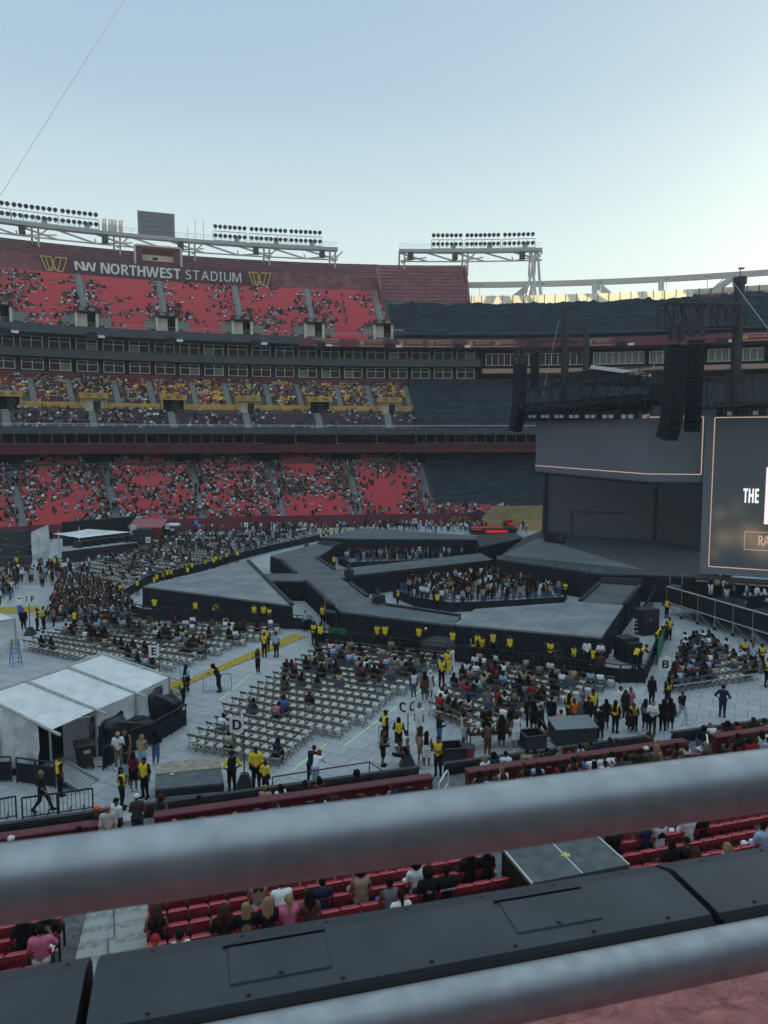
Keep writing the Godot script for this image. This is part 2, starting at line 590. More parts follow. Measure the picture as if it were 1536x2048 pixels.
func far_stand() -> void:
	var A0 := -36.0
	# --- lower bowl
	var low := thing("lower_stand", "lower bowl of the far stand with red seats above the field wall", "grandstand")
	var g := Geo.new()
	for i in 27: arc(g, A0, 27.0, 138.0 + 0.84 * i, 138.84 + 0.84 * i, 0.0 if i == 0 else 1.3 + 0.296 * i, 1.75 + 0.296 * i)
	arc(g, A0, 27.0, 160.68, 161.6, 8.6, 9.5)
	for i in 5: arc(g, A0, 27.0, 161.6 + 0.84 * i, 162.44 + 0.84 * i, 8.6, 10.3 + 0.4 * i)
	put("terrace", g, M.concrete_dark, low)
	g = Geo.new()
	arc(g, A0, -2.2, 137.5, 137.95, 0.0, 2.15)
	arc(g, -2.2, 8.0, 137.5, 137.95, 0.0, 2.0)
	put("field_wall", g, M.maroon, low)
	var aisles := [-35.5, -30.02, -24.48, -18.96, -13.53, -8.05, -2.84]
	var gaps := []
	for a in aisles:
		gaps.append([a - 0.30, a + 0.30])
		g = Geo.new()
		stairs(g, a, 137.9, 160.6, 1.75, 9.6, 1.35)
		put("aisle_stairs", g, M.concrete, low)
		g = Geo.new()
		g.tube([pol(a, 140, 3.4), pol(a, 148, 6.1), pol(a, 158.5, 9.8)], 0.04, 6)
		put("handrail", g, M.grey_steel, low)
		# concourse doorway at the head of the aisle
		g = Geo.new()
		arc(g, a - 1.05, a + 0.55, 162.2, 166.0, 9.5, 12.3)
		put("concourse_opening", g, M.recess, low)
		for s in [-1.1, 0.6]:
			g = Geo.new()
			g.beam(pol(a + s, 161.9, 9.5), pol(a + s + 0.25 * signf(s), 165.5, 12.4), 0.35, 1.0)
			put("opening_side_wall", g, M.grey_steel, low)
	g = Geo.new()
	rail_line(g, A0, -2.9, 160.9, 9.6, 1.05, 0.55)
	put("walkway_railing", g, M.grey_steel, low)
	var seats := []
	for i in 27: seat_row(seats, A0, -3.1, 138.35 + 0.84 * i, 1.75 + 0.296 * i, gaps)
	var gaps2 := []
	for a in aisles: gaps2.append([a - 1.3, a + 0.85])
	for i in 4: seat_row(seats, A0, -3.1, 162.0 + 0.84 * i, 10.3 + 0.4 * i, gaps2)
	for i in 4: seat_row(seats, -2.6, 3.0, 138.35 + 0.84 * i, 1.75 + 0.296 * i, [])
	far_seats.append(seats)
	tag(many("stand_seats", seat_mesh(), M.seat_red, seats), "rows of bright red seats filling the lower bowl of the far stand", "seats", "", "stuff")
	# fascia, glazed lounge and club fascia above
	var mid := thing("club_stand", "club deck of the far stand with gold portals and purple seats", "grandstand")
	g = Geo.new()
	arc(g, A0, 27.0, 158.0, 158.5, 12.45, 14.2)
	put("maroon_fascia", g, M.maroon, mid)
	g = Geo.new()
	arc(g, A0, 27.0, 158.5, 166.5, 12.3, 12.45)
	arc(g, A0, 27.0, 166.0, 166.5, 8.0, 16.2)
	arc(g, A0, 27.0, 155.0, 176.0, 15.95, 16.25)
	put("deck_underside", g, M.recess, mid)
	for q in [[A0, -31.0], [-18.0, -3.0]]:
		g = Geo.new()
		arc(g, q[0], q[1], 161.8, 162.0, 14.2, 16.0)
		put("lounge_wall", g, M.room_brown, mid)
	var a := -33.0
	while a < 12.0:
		if not (a > -14.0 and a < -2.6 and fposmod(a, 3.0) > 0.85):
			var wide := 1.9
			g = Geo.new()
			g.box(Vector3(0, 1.0, 0.08), Vector3(wide, 1.78, 0.04))
			var pane := put("lounge_pane", g, [M.dark_glass, M.dark_glass_red, M.dark_glass][hash(int(a * 10)) % 3], mid)
			pane.transform = Transform3D(ring_basis(a), pol(a, 161.2, 14.2))
			g = Geo.new()
			g.box(Vector3(-wide * 0.5, 0.95, 0.1), Vector3(0.14, 1.9, 0.14))
			g.box(Vector3(0, 0.06, 0.1), Vector3(wide, 0.10, 0.12))
			put("mullion", g, M.white_frame, pane)
		a += 0.72
	g = Geo.new()
	arc(g, A0, 27.0, 154.0, 154.6, 15.95, 17.15)
	put("club_fascia", g, M.grey_fascia, mid)
	g = Geo.new()
	rail_line(g, A0, 27.0, 154.5, 17.15, 0.55, 0.8)
	put("front_railing", g, M.white_frame, mid)
	g = Geo.new()
	for i in 7: arc(g, A0, 27.0, 154.9 + 0.95 * i, 155.85 + 0.95 * i, 16.2, 16.75 + 0.52 * i)
	for i in 16: arc(g, A0, 27.0, 162.4 + 0.84 * i, 163.24 + 0.84 * i, 16.2, 21.4 + 0.35 * i)
	put("terrace", g, M.concrete_dark, mid)
	var portals := [-35.0, -30.0, -25.0, -20.0, -15.0, -10.0, -5.0]
	var cgap := []
	var names := ["", "340 341", "341 342", "342 301", "301 302", "302 303", "303 304"]
	for k in portals.size():
		a = portals[k]
		cgap.append([a - 0.75, a + 1.15])
		var pr := Node3D.new()
		pr.name = numbered("portal")
		mid.add_child(pr)
		pr.transform = Transform3D(ring_basis(a), pol(a, 161.4, 20.2))
		g = Geo.new()
		g.box(Vector3(-2.1, 1.4, -2.2), Vector3(0.4, 3.4, 4.4))
		g.box(Vector3(2.1, 1.4, -2.2), Vector3(0.4, 3.4, 4.4))
		g.box(Vector3(0, 2.75, -2.0), Vector3(4.9, 1.0, 5.2))
		put("portal_frame", g, M.gold, pr)
		g = Geo.new()
		g.box(Vector3(0, 1.0, -1.0), Vector3(3.8, 2.6, 0.2))
		put("portal_wall", g, [M.cream, M.recess][k % 2], pr)
		g = Geo.new()
		g.box(Vector3(0.55, 0.8, -0.85), Vector3(1.25, 2.2, 0.1))
		put("doorway", g, M.dark_glass, pr)
		if names[k]: letters(names[k].replace(" ", "      "), 0.62, Vector3(0, 2.76, 0.66), Basis(), M.letter_black, pr)
	for k in portals.size():
		g = Geo.new()
		arc(g, portals[k] + 0.85, portals[k + 1] - 0.85 if k + 1 < portals.size() else -2.9, 161.9, 162.3, 19.6, 21.75)
		put("gold_wall", g, M.gold, mid)
	g = Geo.new()
	for p in portals:
		stairs(g, p - 0.2, 154.9, 161.5, 16.9, 20.4, 1.3)
		stairs(g, p - 1.25, 162.4, 175.8, 21.6, 27.0, 1.1)
		stairs(g, p + 1.55, 162.4, 175.8, 21.6, 27.0, 1.1)
	put("aisle_stairs", g, M.concrete, mid)
	var purple := []
	var g2 := []
	for p in portals: g2.append([p - 0.5, p + 0.15])
	for i in 7: seat_row(purple, A0, -3.2, 155.3 + 0.95 * i, 16.75 + 0.52 * i, g2)
	far_seats.append(purple)
	tag(many("stand_seats", seat_mesh(), M.seat_purple, purple), "dark purple seat rows at the front of the far club deck", "seats", "", "stuff")
	var gold_at := []
	var maroon_at := []
	var upper_club := []
	var g3 := []
	for p in portals:
		g3.append([p - 1.5, p - 1.0])
		g3.append([p + 1.3, p + 1.8])
	var nz := FastNoiseLite.new()
	nz.frequency = 0.09
	nz.seed = 5
	for i in 16:
		var row := []
		var gg := g3.duplicate()
		if i < 5:
			for p in portals: gg.append([p - 1.0, p + 1.4])
		seat_row(row, A0, -3.6, 162.75 + 0.84 * i, 21.4 + 0.35 * i, gg)
		for t in row:
			upper_club.append(t)
			var amount: float = nz.get_noise_2d(t.origin.x * 1.6, i * 7.0) + 0.006 * t.origin.x + 0.2
			if rng.randf() < 0.40 + amount: gold_at.append(t)
			else: maroon_at.append(t)
	far_seats.append(upper_club)
	tag(many("stand_seats", seat_mesh(), M.seat_gold, gold_at), "gold seats mixed among maroon ones high on the far club deck", "seats", "", "stuff")
	tag(many("stand_seats", seat_mesh(), M.seat_maroon, maroon_at), "maroon seats mixed among gold ones high on the far club deck", "seats", "", "stuff")
	suites()
	upper_stand()
	# the bowl goes on round both ends
	for q in [[27.0, 95.0, "end stand of the bowl curving past the stage"], [-100.0, -36.0, "end stand of the bowl curving away from the name wall"]]:
		var e := thing("end_stand", q[2], "grandstand")
		g = Geo.new()
		arc(g, q[0], q[1], 138.0, 160.0, 0.0, 2.0, 0.0, 9.6)
		arc(g, q[0], q[1], 155.0, 176.0, 15.0, 17.0, 20.0, 27.0)
		arc(g, q[0], q[1], 171.0, 195.0, 35.0, 36.5, 44.0, 51.0)
		put("terrace", g, M.seat_red, e)
		g = Geo.new()
		arc(g, q[0], q[1], 176.5, 178.0, 0.0, 36.0)
		arc(g, q[0], q[1], 195.5, 204.0, 30.0, 54.5, 30.0, 58.8)
		put("rear_wall", g, M.maroon_wall, e)
	# loose black covers over the closed sections
	tarp("lower", -2.35, 24.0, [[141.5, 3.2], [160.0, 10.1], [161.0, 11.0], [165.8, 12.9]], "black tarpaulin draped over closed lower seats beside the stage")
	tarp("club", -3.3, 26.0, [[154.7, 17.25], [161.5, 21.0], [162.5, 22.2], [175.8, 27.6]], "black tarpaulin over closed club seats beside the last gold portal")
	tarp("upper", -4.35, 27.0, [[171.6, 37.0], [176.0, 39.2], [189.5, 46.6]], "long black tarpaulin covering the upper deck round the corner")


func tarp(key: String, a0: float, a1: float, prof: Array, label: String) -> void:
	var n1 := int((a1 - a0) * 6.0)
	var n2 := 84
	var nz := FastNoiseLite.new()
	nz.seed = hash(key) % 999
	nz.frequency = 0.05
	var total := 0.0
	var lens := [0.0]
	for i in prof.size() - 1:
		total += Vector2(prof[i + 1][0] - prof[i][0], prof[i + 1][1] - prof[i][1]).length()
		lens.append(total)
	var grid := []
	for i in n1 + 1:
		var row := []
		var a := lerpf(a0, a1, float(i) / n1)
		for j in n2 + 1:
			var t := total * j / n2
			var k := 0
			while k < prof.size() - 2 and lens[k + 1] < t: k += 1
			var f: float = clampf((t - lens[k]) / (lens[k + 1] - lens[k]), 0, 1)
			var r: float = lerpf(prof[k][0], prof[k + 1][0], f)
			var y: float = lerpf(prof[k][1], prof[k + 1][1], f)
			var s := a * 2.9
			# the cloth drops in ledges over the rows and hangs in swags between its ties
			var edge_free := sin(PI * clampf(float(j) / n2, 0.0, 1.0))
			var rim := minf(1.0, 4.0 * edge_free)
			var swag := pow(absf(sin(s * 0.30 + hash(key) % 7)), 0.8)
			var u := t / 2.5 + swag * 0.55 + nz.get_noise_2d(s * 2.2, t * 1.5) * 0.55
			var lip := pow(1.0 - fposmod(u, 1.0), 4.0) * 0.60   # lower edge of each strip stands proud
			var fold := maxf(0.0, 1.0 - absf(fposmod(s * 0.105 + t * 0.018 + nz.get_noise_2d(s * 1.5, t * 4.0) * 0.16, 1.0) - 0.5) * 16.0) * 0.7
			var ripple := nz.get_noise_2d(s * 9.0 + t * 3.0, t * 7.0) * 0.30
			y += (lip + fold + ripple + swag * 0.5) * rim + 0.25
			row.append(pol(a, r - 0.3 - lip * 0.6 * rim + nz.get_noise_2d(s * 8.0, t * 6.0 + 90.0) * 0.2 * rim, y))
		grid.append(row)
	var st := SurfaceTool.new()
	st.begin(Mesh.PRIMITIVE_TRIANGLES)
	st.set_smooth_group(0)
	for i in n1:
		for j in n2:
			for p in [grid[i][j], grid[i][j + 1], grid[i + 1][j + 1], grid[i][j], grid[i + 1][j + 1], grid[i + 1][j]]: st.add_vertex(p)
	st.generate_normals()
	tag(put("tarpaulin", st.commit(), M.tarp), label, "tarpaulin", "black covers over closed sections")


func suites() -> void:
	var A0 := -36.0
	var s := thing("suite_tiers", "two tiers of glazed suites between club deck and upper deck", "building")
	var g := Geo.new()
	arc(g, A0, 27.0, 176.4, 177.0, 26.4, 36.0)
	put("back_wall", g, M.recess, s)
	g = Geo.new()
	arc(g, A0, 27.0, 175.8, 176.2, 26.9, 28.25)
	put("maroon_band", g, M.maroon, s)
	g = Geo.new()
	arc(g, A0, 1.9, 172.6, 176.3, 30.75, 32.35)
	put("tier_fascia", g, M.grey_fascia, s)
	g = Geo.new()
	arc(g, 2.05, 27.0, 172.6, 176.3, 29.3, 30.3)
	put("tier_band", g, M.peach, s)
	# individual windows of both tiers
	var frame := Geo.new()
	var w := 3.85
	var glass_w := w * 0.5 - 0.13
	for tier in 2:
		var h := 2.2 if tier == 0 else 2.4
		frame = Geo.new()
		for x in [-w * 0.5, 0.0, w * 0.5]: frame.box(Vector3(x, h * 0.5, 0.0), Vector3(0.15, h, 0.16))
		for y in [0.06, h * 0.66, h - 0.05]: frame.box(Vector3(0, y, 0.0), Vector3(w - 0.16, 0.11, 0.14))
		var fm := frame.mesh()
		var lo := Geo.new()
		lo.box(Vector3.ZERO, Vector3(glass_w, h * 0.56, 0.03))
		var hi := Geo.new()
		hi.box(Vector3.ZERO, Vector3(glass_w, h * 0.26, 0.03))
		var lom := lo.mesh()
		var him := hi.mesh()
		var y0 := 28.45 if tier == 0 else 32.5
		for k in 22:
			var a := -33.1 + 1.62 * k
			var win := put("window", fm, M.white_frame, s)
			win.transform = Transform3D(ring_basis(a), pol(a, 175.9, y0))
			for sx in [-1, 1]:
				var q := hash(Vector2i(k * 3 + sx, tier)) % 7
				var gl: Material = M.dark_glass if q < 4 else M.dark_glass_red if q < 6 else M.pale_glass
				put("pane", lom, gl, win, Vector3(sx * w * 0.25, h * 0.34, -0.03))
				put("pane", him, M.dark_glass, win, Vector3(sx * w * 0.25, h * 0.81, -0.03))
			# wall panel between two windows
			g = Geo.new()
			g.box(Vector3(w * 0.5 + 0.4, h * 0.5, -0.25), Vector3(0.7, h, 0.1))
			put("wall_panel", g, [M.room_brown, M.recess, M.maroon_dark][hash(Vector2i(k, tier + 5)) % 3], win)
	# long ribbon windows round the corner
	var n := 0
	var a := 2.6
	while a < 24.0:
		g = Geo.new()
		g.box(Vector3(0, 1.25, -0.03), Vector3(1.25, 2.45, 0.03))
		var red := a < 9.6
		var pane := put("corner_pane", g, (M.dark_glass_red if red else M.pale_glass), s)
		pane.transform = Transform3D(ring_basis(a), pol(a, 175.9, 31.3))
		g = Geo.new()
		g.box(Vector3(-0.66, 1.25, 0), Vector3(0.14, 2.6, 0.14))
		for y in [0.0, 2.5]: g.box(Vector3(0, y, 0), Vector3(1.2, 0.12, 0.12))
		put("mullion", g, M.white_frame, pane)
		a += 0.435
		n += 1
		if n % 8 == 0: a += 0.3
	# ribbon above
	g = Geo.new()
	arc(g, A0, -11.2, 170.6, 176.2, 34.95, 36.55)
	put("grey_ribbon", g, M.grey_fascia, s)
	g = Geo.new()
	arc(g, -11.2, 27.0, 170.6, 176.2, 34.55, 36.2)
	put("maroon_ribbon", g, M.maroon, s)
	var honour := [[-9.22, "", "PHIL HOCHBERG"], [-6.07, "20", "CLIFF BATTLES"], [-3.22, "43", "LARRY BROWN"], [-1.10, "17", "BILLY KILMER"], [1.71, "35", "BILL DUDLEY"], [3.63, "30", "BRIAN MITCHELL"], [10.09, "41", "MIKE BASS"], [20.24, "89", "SANTANA MOSS"]]
	for h in honour:
		var b := ring_basis(h[0])
		g = Geo.new()
		for y in [34.75, 36.0]: g.box(pol(h[0], 170.55, y), Vector3(5.6, 0.06, 0.1), b)
		put("name_plate_lines", g, M.white_frame, s)
		if h[1]: letters(h[1], 0.95, pol(h[0], 170.56, 35.4) + b.x * -1.9, b, M.gold_paint, s, 0.05, true)
		letters(h[2], 0.52, pol(h[0], 170.56, 35.5) + b.x * 0.75, b, M.gold_paint, s)
	# speakers hung under the ribbon and small white lamps beside them
	for px in [-29.84, -24.80, -19.86, -14.18, -9.64, -4.67, 0.27, 11.66, 18.16]:
		g = Geo.new()
		g.box(pol(px, 170.2, 34.85), Vector3(1.7, 1.15, 0.9), ring_basis(px) * Basis(Vector3.RIGHT, 0.3))
		put("ribbon_speaker", g, M.black_paint, s)
		g = Geo.new()
		g.box(pol(px + 0.6, 170.3, 34.75), Vector3(1.25, 0.5, 0.3), ring_basis(px))
		put("ribbon_lamp", g, M.white, s)


func upper_stand() -> void:
	var A0 := -36.0
	var u := thing("upper_stand", "steep upper deck of the far stand with red seats and name wall", "grandstand")
	var g := Geo.new()
	for i in 28: arc(g, A0, 1.5, 171.4 + 0.85 * i, 172.25 + 0.85 * i, 35.4, 35.85 + 0.535 * i)
	for i in 21: arc(g, 1.5, 27.0, 171.4 + 0.85 * i, 172.25 + 0.85 * i, 35.4, 35.85 + 0.5 * i)
	put("terrace", g, M.concrete_dark, u)
	g = Geo.new()
	rail_line(g, A0, -4.4, 171.3, 36.5, 0.9, 0.9)
	put("front_railing", g, M.grey_steel, u)
	var portals := [-35.0, -30.0, -25.0, -20.0, -15.0, -10.0, -5.1]
	var names := ["", "452 453", "453 454", "454 401", "401 402", "402 403", "403 404"]
	var gaps := []
	var low_gaps := []
	for k in portals.size():
		var a: float = portals[k]
		gaps.append([a - 0.24, a + 0.24])
		low_gaps.append([a - 1.05, a + 1.05])
		var pr := Node3D.new()
		pr.name = numbered("portal")
		u.add_child(pr)
		pr.transform = Transform3D(ring_basis(a), pol(a, 173.2, 36.4))
		g = Geo.new()
		g.box(Vector3(0, 3.65, -0.8), Vector3(4.4, 0.9, 4.2))
		put("portal_head", g, M.maroon_dark, pr)
		g = Geo.new()
		for x in [-1.9, 1.9]: g.box(Vector3(x, 1.5, -1.2), Vector3(0.5, 3.4, 3.4))
		g.box(Vector3(-0.75, 1.6, -0.6), Vector3(1.8, 3.0, 0.3))
		put("portal_wall", g, M.cream, pr)
		g = Geo.new()
		g.box(Vector3(0.95, 1.4, -0.7), Vector3(1.6, 3.0, 0.2))
		put("doorway", g, M.recess, pr)
		for x in [-3.3, 3.3]:
			g = Geo.new()
			g.box(Vector3(x, 1.6, 0.3), Vector3(2.2, 1.5, 0.06))
			put("glass_guard", g, M.pale_glass, pr)
			g = Geo.new()
			g.box(Vector3(x * 0.72, 2.2, -1.6), Vector3(0.06, 1.4, 3.4))
			put("glass_guard", g, M.pale_glass, pr)
		if names[k]: letters(names[k].replace(" ", "     "), 0.62, Vector3(0, 3.65, 1.34), Basis(), M.white, pr)
		g = Geo.new()
		stairs(g, a, 177.5, 195.0, 40.0, 51.2, 1.5)
		put("aisle_stairs", g, M.concrete, u)
		g = Geo.new()
		g.tube([pol(a, 178, 41.2), pol(a, 195, 51.8)], 0.05, 6)
		put("handrail", g, M.grey_steel, u)
	gaps.append([-7.62, -7.5])
	var seats := []
	for i in 28: seat_row(seats, A0, -4.7, 171.8 + 0.85 * i, 35.85 + 0.535 * i, low_gaps if i < 8 else gaps)
	far_seats.append(seats)
	tag(many("stand_seats", seat_mesh(), M.seat_red, seats), "red seat rows of the steep upper deck under the name wall", "seats", "", "stuff")
	# wall that carries the stadium's name
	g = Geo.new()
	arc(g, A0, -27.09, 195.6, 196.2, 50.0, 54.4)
	put("maroon_wall", g, M.maroon_lit, u)
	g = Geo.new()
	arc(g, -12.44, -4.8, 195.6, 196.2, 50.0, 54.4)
	put("maroon_wall", g, M.maroon_lit, u)
	g = Geo.new()
	arc(g, -27.09, -12.44, 195.5, 196.2, 50.0, 54.7)
	put("name_wall", g, M.letter_band, u)
	var hh := 53.0
	ring_text("NORTHWEST", -23.67, -18.55, 195.4, 53.0, 3.0, true, u)
	ring_text("STADIUM", -18.28, -14.46, 195.4, 52.95, 2.85, false, u)
	ring_text("NW", -25.13, -23.98, 195.4, 53.05, 2.6, true, u, true)
	emblem(-26.41, 195.4, hh, u)
	emblem(-13.23, 195.4, hh, u)
	# weathered boarding above, course by course
	for i in 6:
		g = Geo.new()
		var r := 196.0 + 1.15 * i
		var y := 54.5 + 0.74 * i
		arc(g, A0, -4.9, r, r + 1.3, y, y + 0.10, y + 0.70, y + 0.80)
		put("board_course", g, M.maroon_wall, u)
		g = Geo.new()
		arc(g, A0, -4.9, r + 1.02, r + 1.12, y + 0.62, y + 0.88)
		put("board_lip", g, M.maroon_dark, u)
	for i in 12:
		g = Geo.new()
		var r := 188.6 + 1.1 * i
		var y := 45.8 + 1.08 * i
		arc(g, -4.9, 1.55 - 0.03 * i, r, r + 1.25, y, y + 0.15, y + 1.0, y + 1.15)
		put("board_course", g, M.maroon_wall, u)
	g = Geo.new()
	arc(g, -4.95, -4.8, 188.0, 203.0, 44.0, 50.0, 44.0, 59.2)
	arc(g, 1.4, 1.6, 188.0, 203.0, 44.0, 46.5, 44.0, 59.2)
	put("end_wall", g, M.maroon_wall, u)
	g = Geo.new()
	arc(g, A0, 1.5, 203.2, 204.0, 30.0, 58.9)
	put("back_wall", g, M.maroon_wall, u)
	g = Geo.new()
	for i in 9: arc(g, 16.9, 27.0, 186.5 + 0.9 * i, 187.6 + 0.9 * i, 44.4 + 0.55 * i, 45.2 + 0.55 * i)
	put("corner_boards", g, M.maroon_wall, u)
	# press booth
	var booth := Node3D.new()
	booth.name = numbered("press_booth")
	u.add_child(booth)
	var ab := -19.96
	booth.transform = Transform3D(ring_basis(ab), pol(ab, 197.0, 55.0))
	g = Geo.new()
	g.box(Vector3(0, 2.1, -2.0), Vector3(9.6, 4.2, 0.3))
	g.box(Vector3(0, 0.1, -1.0), Vector3(9.6, 0.5, 2.4))
	for x in [-4.2, 4.2]: g.box(Vector3(x, 2.0, -1.0), Vector3(1.4, 3.6, 2.4))
	put("booth_wall", g, M.maroon, booth)
	g = Geo.new()
	g.box(Vector3(0, 1.6, -1.6), Vector3(7.0, 1.8, 0.3))
	put("booth_interior", g, M.cream, booth)
	g = Geo.new()
	g.box(Vector3(-0.6, 1.7, -1.4), Vector3(1.1, 0.6, 0.1))
	put("booth_screen", g, M.dark_glass, booth)
	g = Geo.new()
	g.box(Vector3(0, 4.1, -0.8), Vector3(9.9, 0.35, 3.2))
	put("booth_roof", g, M.cream, booth)
	g = Geo.new()
	for x in [-5.1, 5.1]: g.box(Vector3(x, 1.9, 0.5), Vector3(0.5, 4.4, 0.5))
	put("booth_post", g, M.white_steel, booth)
	# sunlit fence and ring beam round the corner
	var f := thing("rim_fence", "pale yellow translucent fence along the rim of the corner deck", "fence")
	var k := 0
	var a := 1.7
	while a < 27.0:
		g = Geo.new()
		arc(g, a, a + 0.70, 191.0, 191.04, 46.7, 49.2)
		put("fence_sheet", g, M.fence_panel, f)
		g = Geo.new()
		g.box(pol(a, 190.9, 47.9), Vector3(0.16, 2.8, 0.16), ring_basis(a))
		put("fence_post", g, M.maroon_dark, f)
		a += 0.74
	var ring := thing("ring_beam", "pale steel ring beam on slanting struts above the corner fence", "beam")
	g = Geo.new()
	arc(g, 1.5, 27.0, 199.6, 200.4, 52.9, 54.2)
	put("beam", g, M.white_steel, ring)
	for px in [6.11, 10.55, 15.00, 19.71]:
		g = Geo.new()
		g.beam(pol(px, 200, 53.0), pol(px, 196, 45.0), 1.2)
		put("post", g, M.white_steel, ring)
	for pr2 in [[5.98, 3.42], [10.74, 12.74], [19.60, 16.56]]:
		g = Geo.new()
		g.beam(pol(pr2[0], 200, 53.0), pol(pr2[1], 194, 45.2), 1.3)
		put("diagonal_strut", g, M.white_steel, ring)
	for px in [2.35, 6.77, 10.77, 15.17, 17.79, 21.92]:
		var t := thing("rim_floodlight", "small floodlight on a thin pole along the corner rim fence", "floodlight", pol(px, 192.5, 46.6), -px, "floodlights along the corner rim")
		g = Geo.new()
		g.tube([Vector3(0, 0, 0), Vector3(0, 5.4, 0)], 0.08, 6)
		put("pole", g, M.grey_steel, t)
		g = Geo.new()
		g.soft_box(Vector3(0, 5.5, 0.1), Vector3(1.0, 0.35, 0.6), 0.08)
		put("lamp_head", g, M.grey_steel, t)


# letters set one by one along the curved wall
func ring_text(s: String, a0: float, a1: float, r: float, y: float, size: float, bold: bool, parent: Node, heavy := false) -> void:
	var total := 0.0
	var ws := []
	for ch in s:
		var w: float = text_mesh(ch, size, 0.1, bold).get_aabb().size.x + size * (0.10 if bold else 0.13)
		if heavy: w -= size * 0.16
		ws.append(w)
		total += w
	var at := 0.0
	var stretch: float = (deg_to_rad(a1 - a0) * r) / total
	for i in s.length():
		var a := lerpf(a0, a1, (at + ws[i] * 0.5) / total)
		var b := ring_basis(a) * Basis.from_scale(Vector3(stretch, 1.0, 1.0))
		if heavy: b = ring_basis(a) * Basis(Vector3(stretch * 1.25, 0, 0), Vector3(-0.12, 1.0, 0), Vector3(0, 0, 1))
		var o := letters(s[i], size, pol(a, r, y), b, M.white, parent, 0.12, bold)
		if bold and not heavy: o.transform.basis = o.transform.basis * Basis.from_scale(Vector3(1.06, 1.06, 1.0))
		at += ws[i]


# gold outlined double-stroke W emblem
func emblem(a: float, r: float, y: float, parent: Node) -> void:
	var e := Node3D.new()
	e.name = numbered("emblem")
	parent.add_child(e)
	e.transform = Transform3D(ring_basis(a), pol(a, r, y))
	var g := Geo.new()
	var lines := [
		[[-2.5, 1.5], [-0.75, 1.5], [0.15, -0.35], [0.55, 1.5], [1.1, 1.5], [0.55, -1.5], [-0.35, -1.5], [-1.25, 0.6], [-1.0, -1.5], [-1.5, -1.5], [-2.5, 1.5]],
		[[0.75, 1.5], [2.5, 1.5], [1.5, -1.5], [0.75, -1.5]]]
	lines = [[[-2.6, 1.45], [-0.55, 1.45], [-0.25, -0.2], [0.35, 1.45], [2.6, 1.45], [1.7, -1.45], [0.35, -1.45], [0.0, -0.5], [-0.35, -1.45], [-1.5, -1.45], [-2.6, 1.45]], [[0.35, 1.45], [-0.75, -1.45]], [[-0.55, 1.45], [0.45, -1.45]], [[1.45, 1.45], [0.75, -1.45]], [[-1.65, 1.45], [-0.9, -1.45]]]
	for l in lines:
		for i in l.size() - 1:
			var p := Vector3(l[i][0], l[i][1], 0.0)
			var q := Vector3(l[i + 1][0], l[i + 1][1], 0.0)
			g.beam(p, q, 0.17, 0.17)
	put("emblem_outline", g, M.gold_paint, e)


# ---------------------------------------------------------------- floodlight gantries on the roof line
func lamp_mesh() -> ArrayMesh:
	var g := Geo.new()
	var ring := []
	g.tube([Vector3(0, 0, 0.12), Vector3(0, 0, -0.30), Vector3(0, 0, -0.55)], 0.50, 10, 0.22)
	g.box(Vector3(0, -0.55, -0.2), Vector3(0.10, 0.5, 0.10))
	return g.mesh()


